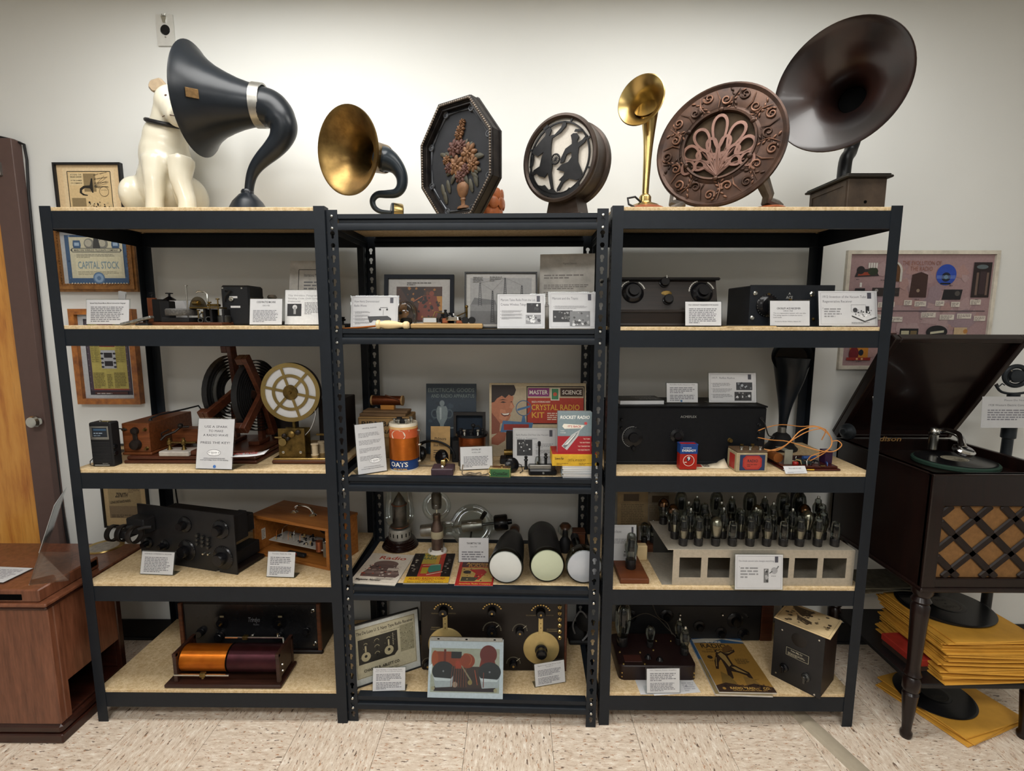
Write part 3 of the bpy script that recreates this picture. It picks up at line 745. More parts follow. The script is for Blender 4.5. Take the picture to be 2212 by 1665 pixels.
for s_,px in ((-1,1464),(1,1662)):
    g=GW(t);q=atY(px,440,.06 if s_>0 else .13);q=Vector((q.x,q.y,TOPZ))
    top=c8+u8*s_*r8*.66-Vector((0,0,r8*.60))-ax8*.012
    for o_ in (-.014,-.005,.005,.014):
        e=Vector((0,1,0))*o_
        g.tube([top+e,top.lerp(q,.4)+Vector((s_*.012,0,-.01))+e,q+Vector((-s_*.01,0,.03))+e,q+Vector((s_*.02,0,.018))+e,q+Vector((s_*.035,0,.012))+e],[.017,.012,.013,.013,.008],8)
    obj('scroll_leg',g,SIL,t)
    g=GW(t);fp=.05 if s_>0 else .028;g.lathe([(0,0),(fp,0),(fp+.002,.005),(fp-.004,.01),(0,.012)],28,MT(q));obj('foot_pad',g,wood('cherry_wood','',''),t)
# ---- very large dark horn on box
c9=Vector((1.0268,.05,2.2092));ax9=Vector((-.712,-.702,-.026)).normalized();r9=.1928
b9=atY(1824,440,.13);b9.z=TOPZ
t=thing('horn_loudspeaker','large dark brown horn loudspeaker with wide bell rising from a wooden box','horn speaker',b9)
def horn9():
    m=NT('brown_burst_lacquer');v=m.coord();f=m.noise(v,5,3)
    m.l(m.mix(m.ramp(f,[(.35,(0,0,0)),(.65,(1,1,1))]),C('#0e0808'),C('#241009')),m.b.inputs['Base Color']);return m.fin(.28,.0,.5,.15)
H9=horn9();BK9=mat('black_horn_metal',(.012,.013,.015),.4)
tb=c9-ax9*.19+Vector((0,.0,-.03))
g=GW(t);g.lathe([(.04,-.17),(.05,-.12),(.068,-.085),(.1,-.055),(.14,-.028),(.175,-.009),(r9-.002,0),(r9,.003),(r9+.002,0),(r9,-.006),(.175,-.015),(.14,-.034),(.1,-.062),(.07,-.092),(.054,-.125),(.044,-.17),(0,-.17),(0,-.168)],72,axis(c9,ax9));obj('bell',g,H9,t)
g=GW(t);g.lathe([(.041,-.16),(.0405,-.166),(0,-.166)],40,axis(c9,ax9));obj('throat_shade',g,GAP,t)  # black cap stands in for the shade deep in the bell
BZx=atY(1822,377,.16);topb=Vector((b9.x-.005,.16,1.829+.09))
pq=[c9-ax9*.176,c9-ax9*.21+Vector((0,0,-.005)),c9-ax9*.235+Vector((0,0,-.04)),c9-ax9*.215+Vector((0,0,-.12))]
st=Vector((atY(1826,350,.17).x,.17,atY(1826,350,.17).z))
pq += [st.lerp(pq[-1],.5)+Vector((.01,.01,0)),st,Vector((st.x-.002,st.y,topb.z-.01))]
g=GW(t);
def cat(P,sub=5):
    out=[]
    for i in range(len(P)-1):
        p0,p1,p2,p3=P[max(0,i-1)],P[i],P[i+1],P[min(len(P)-1,i+2)]
        for k_ in range(sub):
            u=k_/sub;out.append(.5*((2*p1)+(p2-p0)*u+(2*p0-5*p1+4*p2-p3)*u*u+(3*p1-p0-3*p2+p3)*u**3))
    return out+[P[-1]]
pp=cat(pq);g.tube(pp,[.043-.022*min(1,i/18) for i in range(len(pp))],20);obj('neck',g,BK9,t)
# box: its left side recedes from the viewer
DB=mat('weathered_dark_wood','#463a2f',.6,0,.35,14,.15,90,col2='#2a221b');DBK=mat('black_stained_wood','#1c1813',.6,0,.3,20)
y0_,y1_=.035,.255;x0_=atY(1831,420,y0_).x;x1_=atY(1914,420,y0_).x;hb=atY(1860,384,y0_).z
g=GW(t);g.box(x0_,x1_,y0_,y1_,TOPZ,hb,.002);obj('box',g,DB,t)
g=GW(t);g.box(x0_-.013,x1_+.013,y0_-.013,y1_+.013,hb,hb+.008,.003);g.box(x0_-.008,x1_+.008,y0_-.008,y1_+.008,hb+.008,hb+.013,.003);obj('lid',g,DBK,t)
g=GW(t);Mx=MT((x0_,0,TOPZ))@MR(R(90),4,'Z');g.ring([(y0_+.008,.008),(y1_-.008,.008),(y1_-.008,.09),(y0_+.008,.09)],[(y0_+.022,.02),(y1_-.022,.02),(y1_-.022,.078),(y0_+.022,.078)],0,.003,Mx);obj('panel_trim',g,DB,t)
g=GW(t);p=atY(1869,436,y0_);g.lathe([(0,.001),(.005,.001),(.005,-.002)],12,axis(p,(0,-1,0)));obj('hole',g,GAP,t)
# ================================================================ signs and printed panels
def board_z(px,shelf):
    u= 'L' if px<712 else ('M' if px<1305 else 'R');z=ZB[u][shelf];return z-(.002 if u== 'M' else 0)
def hsolve(b,up,ty,lo=.01,hi=1.2):
    f=lambda h: pj(b+up*h)[1]-ty
    for _ in range(50):
        m=(lo+hi)/2
        if f(m)>0: lo=m
        else: hi=m
    return (lo+hi)/2
def stand(name,label,cat,bl,br,ty,Z,Y=None,tilt=14,group=None,lift=0,Yr=None):
    """upright leaning panel: bottom corners bl, br (pixels) rest on height Z, top edge at pixel row ty; -> thing, w, h, panel frame"""
    if Y is None: a,b=atZ(*bl,Z),atZ(*br,Z)
    else: a,b=atY(*bl,Y),atY(*br,Y if Yr is None else Yr)
    a.z=b.z=Z;d=b-a;rz=math.atan2(d.y,d.x);w=d.length;mid=(a+b)/2
    t=thing(name,label,cat,mid,rz,group)
    up=MR(rz,3,'Z')@Vector((0,sin(R(tilt)),cos(R(tilt))))
    h=hsolve(mid,up,ty);M=frame((-w/2,0,.0008),(1,0,0),(0,sin(R(tilt)),cos(R(tilt))))
    return t,w,h,M
def sign(label,bl,br,ty,Z,draw,Y=None,tilt=14,holder=True,paper=None,Yr=None,name='display_sign',cat='sign',th=.0012):
    t,w,h,M=stand(name,label,cat,bl,br,ty,Z,Y,tilt,'printed display signs' if name== 'display_sign' else None,Yr=Yr)
    b=.0035 if holder else 0
    g=G();g.box(b,w-b,-th,0,b,h-b,.0002,M);obj('paper',g,paper or PAPER,t)
    if holder:
        s,c=sin(R(tilt)),cos(R(tilt))
        g=G();g.box(0,w,.0003,.0025,0,h,.0006,M);g.box(-w/2,w/2,.004,h*.42,0,.002,.0006);obj('acrylic_holder',g,ACRYL,t)
    p=Pr(w-2*b,h-2*b);draw(p);p.build('lettering',t,M@MT((b,0,b)),th+.0001)
    return t
INK= '#2b2b2e'
def slide(title,*pics,bullets=4,body=(.06,.1,.52,.66),ts=.07,w2=None,framed=True):
    def d(p):
        if framed: p.frame(.035,.045,.965,.955,.0008,'#8a8a8e')
        p.rect(.83,.78,.90,.95,'#45454e')
        y=.80
        for ln in title: p.text(ln,.07,y,ts,'#707075','l',width=min(.74,.024*len(ln)));y -= ts*1.9
        x0,y0,x1,y1=body
        n=bullets;dy=(min(y1,y)-y0)/n;yt=min(y1,y)
        for i in range(n):
            p.disc(x0,yt-dy*i-.03,.006,'#555555',8);p.para(x0+.02,yt-dy*(i+1)+dy*.2,x1,yt-dy*i,4,'#8a8a8c',i+len(title[0]))
        for f in pics: f(p)
    return d
def photo(x0,y0,x1,y1,base,specks,n=14,seed=1,sz=.03):
    def d(p):
        p.rect(x0,y0,x1,y1,base);p.specks(x0+.03,y0+.03,x1-.03,y1-.03,n,specks,sz,seed)
    return d
def note(title,lines=8,sub=None,seed=1,ts=.06,bold=True,y=.84,two=False):
    def d(p):
        ya=y
        for i,ln in enumerate([title]+([sub] if sub else [])):
            p.text(ln,.5,ya,ts if i==0 else ts*.75,INK,'c',bold and i==0,width=min(.84,.028*len(ln)*(1 if i==0 else .8)));ya -= ts*1.7
        if two:
            m=(ya+.08)/2;p.para(.1,m+.03,.9,ya,lines//2,'#707075',seed);p.para(.1,.08,.9,m-.02,lines-lines//2,'#707075',seed+9)
        else: p.para(.1,.1,.9,ya,lines,'#707075',seed)
    return d
def logo(p,x,y,w):
    p.disc(x,y,w,'#3a3a3e',32,w*.45);p.disc(x,y,w*.95,'#e8e8e8',32,w*.40);p.text('Asheville',x,y-.002,.018,'#2b2b2e','c',True,width=w*1.0)
    p.rect(x-w*.75,y-.014,x-w*.68,y+.02,'#2b2b2e');p.rect(x+w*.68,y-.014,x+w*.75,y+.02,'#2b2b2e');p.para(x-w*.4,y-.025,x+w*.4,y-.008,2,'#555555',3)
# ---------------------------------------------------------------- second shelf, left
Z2L,Z2M,Z2R=ZB['L'][1],ZB['M'][1]-.002,ZB['R'][1]
sign('white page of small print in acrylic holder at the left end of the second shelf',(185,702),(281,702),646,Z2L,note('Samuel Finley Breese Morse, Morse Code and the Telegraph',9,None,3,.05),.05,8)
sign('small typed card headed code practice machine in front of black box',(537,702),(611,702),644,Z2L,note('CODE PRACTICE MACHINE',9,'CIRCA 1920',5,.075),.03,10)
def d(p):
    p.rect(.0,.0,1,1,'#dcdcdc')
    for i,ln in enumerate(('The Wireless Telegraph –','Sending Code Over Long','Distances')): p.text(ln,.07,.82-.085*i,.045,'#707075','l',width=.035*len(ln),slant=.15)
    p.rect(.06,.24,.42,.60,'#2a2a2c');p.disc(.25,.5,.06,'#c9c9c9');p.rect(.22,.3,.28,.5,'#9a9a9a');p.para(.5,.3,.95,.66,9,'#777777',4)
sign('white sign titled The Wireless Telegraph beside the right post of the left unit',(613,702),(702,702),625,Z2L,d,.06,10)
def d(p):
    p.frame(.22,.02,.98,.86,.0025,'#222222');p.text('International Morse Code',.6,.75,.05,'#444444','c',width=.5);p.para(.35,.55,.9,.7,3,'#777777',2)
    r=random.Random(4)
    for c0 in (.32,.66):
        for i in range(7):
            x=c0
            for j in range(r.randint(2,5)):
                wd=r.choice((.02,.05));p.rect(x,.1+.06*i,x+wd,.13+.06*i,'#1c1c1c');x += wd+.02
sign('grey sheet with rows of dots and dashes standing behind the telegraph sign',(622,700),(712,700),564,Z2L,d,.26,12,False,mat('grey_paper','#b9b5ae',.7))
p=atY(250,650,.12);t=thing('folded_card','small folded white card leaning behind the leftmost page of small print','card',(p.x,.12,Z2L),R(-20))
g=G();h=p.z-Z2L+.036;g.box(-.018,.018,0,.001,0,h,0,MR(R(8),4,'Y')@MR(R(-8),4,'X'));obj('front_leaf',g,PAPER,t)
g=G();g.box(-.018,.018,0,.001,0,h*.98,0,MT((.004,.012,0))@MR(R(11),4,'Y')@MR(R(3),4,'X'));obj('back_leaf',g,PAPER,t)
# code machine
p=atY(410,700,.1);s=pxm(.1,1.48)
t=thing('code_machine','brass and grey automatic code practice machine on a reddish wooden base','telegraph machine',(p.x,.1,Z2L));W_=.5*(500-322)*s
g=G();g.box(-W_,W_,-.055,.07,0,.011,.003);obj('wooden_base',g,WALNUT,t)
X=lambda px: (px-411)*s
Zp=lambda py: (703-py)*s
GREYC=mat('grey_crackle','#5b5a58',.5,.4,.5,140,.3,300)
g=G();g.lathe([(0,0),(.046,0),(.048,.003),(.048,.02),(.044,.024),(0,.024)],36,MT((X(399),-.01,Zp(682))));obj('drum',g,GREYC,t)
g=G();g.box(X(370),X(427),-.045,.045,.011,Zp(686),.002);obj('drum_bracket',g,BLKM,t)
OLDB=mat('tarnished_brass','#7c6537',.38,.85,.4,40,col2='#4a3c20')
g=G();g.prism([(X(407),Zp(668))]+[(X(427)+X(411+19)*cos(R(a)),Zp(668)+X(411+27)*sin(R(a))) for a in range(0,181,15)],.012,.016);obj('cam_disc',g,mat('bronze_disc','#5d5443',.4,.7),t)
g=G();g.lathe([(0,-.012),(.009,-.012),(.009,.012),(0,.012)],18,axis((X(433),-.01,Zp(655)),(.9,-.4,0)));g.lathe([(0,-.016),(.0055,-.016),(.0055,.016),(0,.016)],14,axis((X(433),-.01,Zp(655)),(.9,-.4,0)));obj('gear_hub',g,BRASSB,t)
g=G();g.cyl((X(417),-.02,.011),(X(417),-.02,Zp(620)),.0028,n=10);g.lathe([(0,0),(.006,0),(.006,.003),(0,.003)],14,MT((X(417),-.02,Zp(620))));obj('upright_rod',g,STEEL,t)
g=G();g.tube([(X(431),.0,Zp(632)),(X(436),0,Zp(630)),(X(449),0,Zp(631)),(X(453),0,Zp(636)),(X(454),0,Zp(660))],.0032,8);obj('bent_arm',g,NICKEL,t)
g=G();g.box(X(424),X(488),-.03,.03,Zp(667),Zp(664),.0008);g.box(X(455),X(478),-.012,.012,Zp(663),Zp(657),.002);obj('brass_bridge',g,OLDB,t)
for px,py in ((480,648),(462,655),(436,672),(446,676)):
    g=G();g.cyl((X(px),-.012,Zp(690)),(X(px),-.012,Zp(py)),.0022,n=8);g.lathe([(0,0),(.006,0),(.0065,.002),(.006,.004),(0,.004)],12,MT((X(px),-.012,Zp(py))));obj('thumb_screw',g,OLDB,t)
for px in (452,466,492):
    g=G();g.box(X(px)-.004,X(px)+.004,-.02,.02,.011,Zp(668),.001);obj('bridge_post',g,BLKM,t)
for px,py,r in ((446,682,.008),(442,692,.007),(460,690,.009)):
    g=G();g.torus((X(px),-.018,Zp(py)),(.3,-1,0),r,.0022,20,6);obj('gear',g,mat('dark_steel','#4a4a48',.35,.8),t)
g=G();g.lathe([(0,0),(.021,0),(.021,.02),(.018,.024),(0,.024)],28,MT((X(487),.0,.011)));obj('motor_can',g,mat('dark_steel','#4a4a48',.35,.8),t)
g=G();g.box(X(339),X(359),.02,.06,.011,Zp(650),.003);obj('magnet_coil',g,BLKM,t)
# copper bracket relay behind the machine
p=atY(334,700,.24);s2=pxm(.24,1.5)
t=thing('relay','small relay with copper bracket and thumb screw behind the code machine','relay',(p.x,.24,Z2L))
g=G();g.box(-.018,.02,-.02,.02,0,.012,.002);obj('base',g,WALNUT,t)
g=G();g.box(-.016,.012,-.008,.008,.012,(703-644)*s2*.98,.001);obj('bracket',g,mat('copper_plate','#8a5238',.4,.7),t)
g=G();g.box(.006,.045,-.014,.014,.012,.095,.002);obj('coil_block',g,BLKM,t)
g=G();g.cyl((0,0,.1),(0,0,.12),.003,n=8);g.lathe([(0,0),(.009,0),(.009,.003),(0,.003)],12,MT((0,0,.117)));g.lathe([(0,0),(.007,0),(.007,.003),(0,.003)],12,MT((0,0,.107)));obj('thumb_screw',g,BLKM,t)
# silver wedge lever
p=atY(297,700,.03);t=thing('telegraph_lever','tilted hammered silver metal bar beside the page of small print','telegraph part',(p.x,.03,Z2L),R(4))
g=G();g.box(-.052,.05,-.012,.012,0,.009,.002,MT((.002,0,.012))@MR(R(-14),4,'Y'));obj('bar',g,mat('hammered_silver','#8e8e8a',.35,.8,.4,150,.4,300),t)
g=G();g.box(.0,.04,-.012,.012,0,.007,.001);g.cyl((.03,0,.005),(.03,0,.022),.003,n=8);obj('pivot',g,BLKM,t)
# key with round knob on wooden block
p=atY(371,700,.30);t=thing('telegraph_key','dark round-knobbed telegraph key on a tall stand behind the code machine','telegraph key',(p.x,.30,Z2L))
zk=atY(371,640,.30).z-Z2L
g=G();g.box(-.03,.03,-.03,.03,0,.015,.003);obj('base',g,WALNUT,t)
g=G();g.cyl((0,0,.015),(0,0,zk),.005,n=10);obj('post',g,BLKM,t)
g=G();g.lathe([(0,zk-.02),(.02,zk-.02),(.022,zk-.012),(.01,zk-.004),(.004,zk),(.004,zk+.008),(.013,zk+.009),(.013,zk+.013),(0,zk+.014)],24);obj('knob',g,BAKE,t)
# clear plastic easel with white card
sign('white card in a clear easel behind the code practice machine',(362,700),(412,700),648,Z2L,lambda p: p.poly([(.62,1),(1,1),(1,.35)],'#b4b6b8'),.2,12)
# black box with switch
p0,p1=atY(482,700,.12),atY(542,700,.12);t=thing('keying_box','upright black metal box with toggle switch behind the code practice card','box',((p0.x+p1.x)/2,.12,Z2L),R(2));wb=p1.x-p0.x;hb=atY(500,616,.12).z-Z2L
g=G();g.box(-wb/2,wb/2,0,.11,0,hb,.006);obj('case',g,mat('black_wrinkle_paint',(.01,.011,.013),.5,0,.2,200,.2,500),t)
g=G();g.lathe([(0,.012),(.004,.012),(.004,.006),(.008,.006),(.008,0)],14,axis((-.012,0,hb*.65),(0,-1,.2)));obj('toggle_switch',g,NICKEL,t)
g=G();g.tube([(-.03,-.006,hb*.86),(-.022,-.012,hb*.88),(-.01,-.01,hb*.87),(-.03,-.01,hb*.72),(-.034,-.006,hb*.6)],.003,6);obj('wire',g,RUBBER,t)
pr_=Pr(wb,hb);pr_.rect(.3,.68,.58,.73,'#d8d8d8').rect(.32,.44,.66,.49,'#d8d8d8');pr_.build('label_strip',t,MT((-wb/2,0,0)),.0003)
for x,z in ((-wb/2+.008,hb-.01),(wb/2-.025,hb-.01)):
    g=G();g.lathe([(0,.002),(.003,.0015),(.0035,0)],10,axis((x,0,z),(0,-1,0)));obj('screw',g,NICKEL,t)
# telegraph keys behind the signs
for px,lab,m in ((567,'small black-knobbed telegraph key behind the code practice card',BAKE),(596,'telegraph sounder with steel gong behind the wireless telegraph sign',STEEL)):
    p=atY(px,690,.25);t=thing('telegraph_key',lab,'telegraph key',(p.x,.25,Z2L));zk=atY(px,638,.25).z-Z2L
    g=G();g.box(-.03,.03,-.045,.045,0,.014,.003);obj('base',g,MAHOG,t)
    g=G();g.box(-.008,.008,-.035,.035,.035,.04,.001);g.cyl((0,.01,.014),(0,.01,.04),.006,n=10);obj('lever',g,BRASS,t)
    g=G();g.cyl((0,-.02,.038),(0,-.02,zk-.012),.004,n=8);g.lathe([(0,0),(.013,.0),(.018,.006),(.013,.014),(0,.016)],20,MT((0,-.02,zk-.014)));obj('knob',g,m,t)
# ---------------------------------------------------------------- second shelf, middle
def d(p):
    slide(('How Hertz Demonstrated','Radio Waves'),bullets=4,body=(.07,.1,.42,.66))(p)
    p.poly([(.36,.36),(.78,.38),(.86,.30),(.86,.17),(.82,.17),(.82,.24),(.48,.24),(.44,.17),(.40,.17)],'#3a3a3c');p.disc(.62,.58,.022,'#3a3a3c');p.disc(.77,.58,.022,'#3a3a3c');p.line(.69,.4,.69,.58,.001,'#666666');p.rect(.62,.63,.78,.65,'#777777')
sign('slide sign with drawing of a dark table at left of middle unit',(755,710),(861,708),638,Z2M,d,.06,12)
# wooden handled copper rod
a,b=atY(812,700,.02),atY(884,704,.018);a.z=b.z=Z2M+.0155;t=thing('wooden_handled_rod','turned pale wooden handle with a thin copper rod lying at shelf edge','tool',((a.x+b.x)/2,.02,Z2M));L=b.x-a.x
Mh=axis((-L/2,0,.0165),(1,0,-.02));PALE=wood('pale_maple','#cdb282','#dfc99d',.45)
g=G();g.lathe([(0,0),(.008,0),(.0155,.004),(.016,.012),(.011,.016),(.0105,.02),(.0145,.03),(.0155,.045),(.0125,.068),(.0085,L-.028),(.008,L-.022),(.013,L-.016),(.0135,L-.006),(.009,L),(0,L)],24,Mh);obj('handle',g,PALE,t)
g=G();c0=atY(735,712,.02);g.tube([(c0.x-(a.x+b.x)/2,0,.004),(c0.x-(a.x+b.x)/2+.06,0,.006),(-L/2+.004,0,.012)],[.0015,.0035,.0035],8);obj('copper_rod',g,COPPER,t)
# receiver on a wooden board
a,b=atY(886,706,.02),atY(1043,706,.05);t=thing('coherer_receiver','early wireless coherer receiver with chrome bell on a light wooden board','receiver',((a.x+b.x)/2,.03,Z2M),R(3));wb=b.x-a.x;s=pxm(.05,1.45)
g=G();g.box(-wb/2,wb/2,0,.17,.004,.02,.003);obj('board',g,PALE if False else wood('oiled_oak_board','#9a7a4c','#bc9a68',.5),t)
for x in (-wb/2+.015,wb/2-.02):
    g=G();g.lathe([(0,0),(.007,0),(.008,.004),(0,.005)],12,MT((x,.02,-.0)));obj('foot',g,OAKW,t)
CHR=mat('chrome','#d8d8d8',.08,1,.05)
X=lambda px: (px-965)*s
g=G();g.lathe([(0,.024),(.008,.024),(.03,.016),(.034,.006),(.033,.004),(0,.004)],32,MT((X(977),.08,.026)));g.sph((X(977),.08,.052),.004,8,6);obj('bell_gong',g,CHR,t)
g=G();g.box(X(912),X(943),.03,.075,.021,.042,.003);obj('steel_case',g,CHR,t)
g=G();g.box(X(952),X(965),.06,.1,.021,.038,.002);g.box(X(983),X(1000),.05,.09,.02,.03,.002);obj('copper_block',g,mat('copper_plate','',0),t)
for px in (1003,1018):
    g=G();g.lathe([(0,0),(.0115,0),(.0125,.003),(.0125,.03),(.0115,.033),(0,.033)],20,axis((X(px),.045,.031),(0,1,0)));obj('coil_bobbin',g,BAKE,t)
g=G();g.cyl((X(1006),.07,.02),(X(1006),.07,.075),.004,n=8);g.sph((X(1006),.07,.078),.006,10,8);g.tube([(X(1006),.07,.06),(X(985),.05,.045)],.002,6);obj('striker',g,OLDB,t)
for px,z in ((957,.085),(967,.075),(950,.07)):
    g=G();g.lathe([(0,0),(.011,0),(.012,.01),(.007,.016),(.004,.022),(.006,.027),(0,.029)],14,MT((X(px),.11,z-.045)));g.cyl((X(px),.11,.02),(X(px),.11,z-.044),.005,n=8);obj('binding_post',g,BLKM,t)
g=G();g.tube([(X(925),.09,.02),(X(935),.095,.06),(X(955),.1,.055)],.0022,6);obj('lever',g,OLDB,t)
# glass flask
p=atY(878,700,.125);t=thing('glass_dome','clear glass dome over a dark coil beside the wooden receiver board','glass dome',(p.x,.125,Z2M));rg=25*pxm(.12,1.47)
g=G();g.lathe([(0,0),(rg*.8,0),(rg*.8,.012),(0,.012)],28);obj('base',g,BAKE,t)
hg=atY(890,649,.12).z-Z2M;g=G();g.lathe([(rg*.78,.012),(rg*.95,hg*.3),(rg*1.0,hg*.5),(rg*.9,hg*.75),(rg*.6,hg*.93),(0,hg)],32);obj('dome',g,GLASS,t)
g=G();g.lathe([(0,.012),(.02,.012),(.02,.035),(.012,.04),(0,.04)],20);obj('coil',g,BLKM,t)
# framed photographs
def framed(label,bl,br,ty,Z,draw,Y,tilt,fm,fw,mw,glassy=False,wall=False,name='framed_picture',mount=None,depth=.018,Yr=None):
    t,w,h,M=stand(name,label,'framed picture',bl,br,ty,Z,Y,tilt,Yr=Yr)
    g=G()
    o_=[(0,0),(w,0),(w,h),(0,h)];i_=[(fw,fw),(w-fw,fw),(w-fw,h-fw),(fw,h-fw)]
    g.ring(o_,i_,-depth,0,M);obj('frame',g,fm,t,20)
    g=G();g.box(fw*.8,w-fw*.8,-depth*.45,-depth*.2,fw*.8,h-fw*.8,0,M);obj('mount',g,mount or PAPER,t)
    p=Pr(w-2*fw,h-2*fw);draw(p);p.build('print',t,M@MT((fw,0,fw)),depth*.45+.0002)
    if glassy: g=G();g.box(fw*.9,w-fw*.9,-depth*.75,-depth*.7,fw*.9,h-fw*.9,0,M);obj('glass',g,GLASS,t)
    return t
def d(p):
    p.rect(0,0,1,1,'#a9a6a2');p.rect(.13,.05,.87,.83,'#3d2418')
    p.rect(.13,.05,.3,.45,'#8a5a28');p.rect(.7,.3,.87,.62,'#a9762f');p.poly([(.45,.1),(.5,.5),(.62,.66),(.78,.62),(.82,.3),(.75,.08)],'#6e2f1d');p.disc(.7,.68,.04,'#7a3a26')
    p.poly([(.2,.8),(.6,.82),(.55,.5),(.35,.45)],'#241712');p.line(.4,.5,.55,.62,.003,'#a05a3a');p.specks(.15,.08,.85,.8,60,('#251610','#5a3218','#93602a','#160e0b'),.03,5)
    p.para(.3,.86,.7,.94,2,'#55504c',1)
framed('photograph in navy frame showing warm brown apparatus on second shelf',(831,708),(981,708),596,Z2M,d,.16,10,mat('navy_frame','#080e18',.5,spec=.15),.014,.02)
def d(p):
    p.rect(0,0,1,1,'#bdbbb7');p.rect(.06,.05,.94,.92,'#a5a5a5');p.poly([(.06,.05),(.5,.05),(.42,.5),(.12,.55),(.06,.4)],'#707173');p.rect(.06,.3,.94,.42,'#868788')
    for x,yb,yt in ((.2,.4,.83),(.56,.42,.92),(.80,.4,.78),(.38,.08,.68),(.9,.4,.6)):
        w_=.025
        p.line(x-w_,yb,x-.006,yt,.0016,'#3c3d40');p.line(x+w_,yb,x+.006,yt,.0016,'#3c3d40')
        n=int((yt-yb)*26)
        for i in range(n):
            y0_,y1_=yb+(yt-yb)*i/n,yb+(yt-yb)*(i+1)/n;k=w_*(1-i/n)+.006;p.line(x-k,y0_,x+k,y1_,.0009,'#45464a');p.line(x+k,y0_,x-k,y1_,.0009,'#45464a')
    for a_,b_ in (((.2,.83),(.56,.92)),((.56,.92),(.8,.78)),((.2,.83),(.38,.68)),((.38,.68),(.56,.92))): p.line(*a_,*b_,.0006,'#6a6a6a')
    p.para(.1,.84,.26,.95,4,'#777777',2);p.para(.34,.86,.52,.96,3,'#777777',4)
framed('black framed grey print of lattice radio towers on second shelf',(1004,708),(1160,708),590,Z2M,d,.18,9,mat('thin_black_frame',(.012,.012,.013),.4),.005,.01)
def d(p):
    p.text('Magnetic Detector',.55,.86,.025,'#666260','c',width=.25)
    for i,y in enumerate((.74,.6,.5,.36)): p.para(.08,y-.07,.92,y,3 if i else 2,'#77716c',i+2)
    p.ringp(.42,.14,.06,.006,'#6a645e',24,ry=.55);p.ringp(.62,.14,.06,.006,'#6a645e',24,ry=.55);p.line(.3,.18,.7,.12,.0009,'#6a645e');p.line(.3,.1,.72,.17,.0009,'#6a645e')
sign('large grey typed sheet with a small sketch at right end of middle unit',(1163,704),(1282,700),549,Z2M,d,.2,10,False,mat('grey_paper','',0),Yr=.17)
sign('slide sign with two small photos stacked at its right side',(1072,711),(1179,710),634,Z2M,slide(('Marconi Takes Radio From the Lab,','Creates Wireless Telegraphy'),photo(.62,.46,.92,.74,'#232326',('#c4c4c4','#3a3a3c','#111111'),6,2,.03),photo(.6,.14,.92,.4,'#8b8b8d',('#d8d8d8','#4a4a4c','#b4b4b4'),18,3,.035),bullets=3,body=(.07,.25,.56,.6)),.03,12)
sign('slide sign with ship and lifeboat photos beside the slotted right post',(1184,709),(1290,708),630,Z2M,slide(('Marconi and the Titanic',),photo(.08,.18,.5,.5,'#2e2e30',('#8a8a8a','#555555','#1c1c1c'),16,2,.03),photo(.44,.07,.87,.48,'#777879',('#cfcfcf','#444444','#9a9a9a'),20,7,.035),bullets=1,body=(.1,.52,.85,.64)),.03,12)
p=atY(741,700,.2);t=thing('telegraph_key','small dark telegraph key at the far left of the middle unit','telegraph key',(p.x,.2,Z2M))
g=G();g.box(-.02,.03,-.035,.035,0,.018,.003);obj('base',g,BLKM,t);g=G();g.cyl((0,0,.018),(0,0,.03),.004,n=8);g.lathe([(0,0),(.008,0),(.011,.005),(.006,.01),(.009,.014),(0,.015)],16,MT((0,0,.028)));obj('knob',g,BAKE,t)
# ---------------------------------------------------------------- second shelf, right
def knob(g,c,n,r,d_,k=20):
    g.lathe([(0,d_),(r*.75,d_),(r*.85,d_*.9),(r*.9,d_*.35),(r,d_*.3),(r,0),(0,0)],k,axis(c,n))
Yc=.05;a,b=atY(1318,700,Yc),atY(1556,700,Yc);h_=atY(1440,600,Yc+.06).z-Z2R
BRW=wood('brown_black_wood','#120c08','#20160f',.4)
t=thing('table_radio','brown-black sloping-panel table radio with two white-marked dials','radio',((a.x+b.x)/2,Yc,Z2R));w_=b.x-a.x;x0_,x1_=-w_/2,w_/2
g=G();n=5;side=[(0,0),(0,h_*.3),(.012,h_*.34),(.045,h_*.94),(.19,h_*.94),(.19,0)]
vs=[(x,y,z) for x in (x0_+.006,x1_-.006) for y,z in side];k=len(side)
g.add(vs,[tuple(range(k)),tuple(range(2*k-1,k-1,-1))]+[(i,(i+1) % k,k+(i+1) % k,k+i) for i in range(k)]);obj('cabinet',g,BRW,t,20)
g=G();g.box(x0_-.006,x1_+.006,.03,.2,h_*.94,h_,.006);obj('lid',g,mat('black_lid',(.012,.012,.013),.35),t)
g=G();g.box(x0_-.002,x1_+.002,-.004,.19,0,.01,.003);g.box(x0_+.006,x1_-.006,-.003,.0,h_*.28,h_*.32,.001);obj('moulding',g,BRW,t)
sl=Vector((0,.033,h_*.60)).normalized();nrm=Vector((0,-sl.z,sl.y));s=pxm(.08,1.5)
def on(px,py):
    q=atY(px,py,Yc+.03);z=q.z-Z2R;return Vector((q.x-t.location.x,.012+(z-h_*.34)*.033/(h_*.6),z))
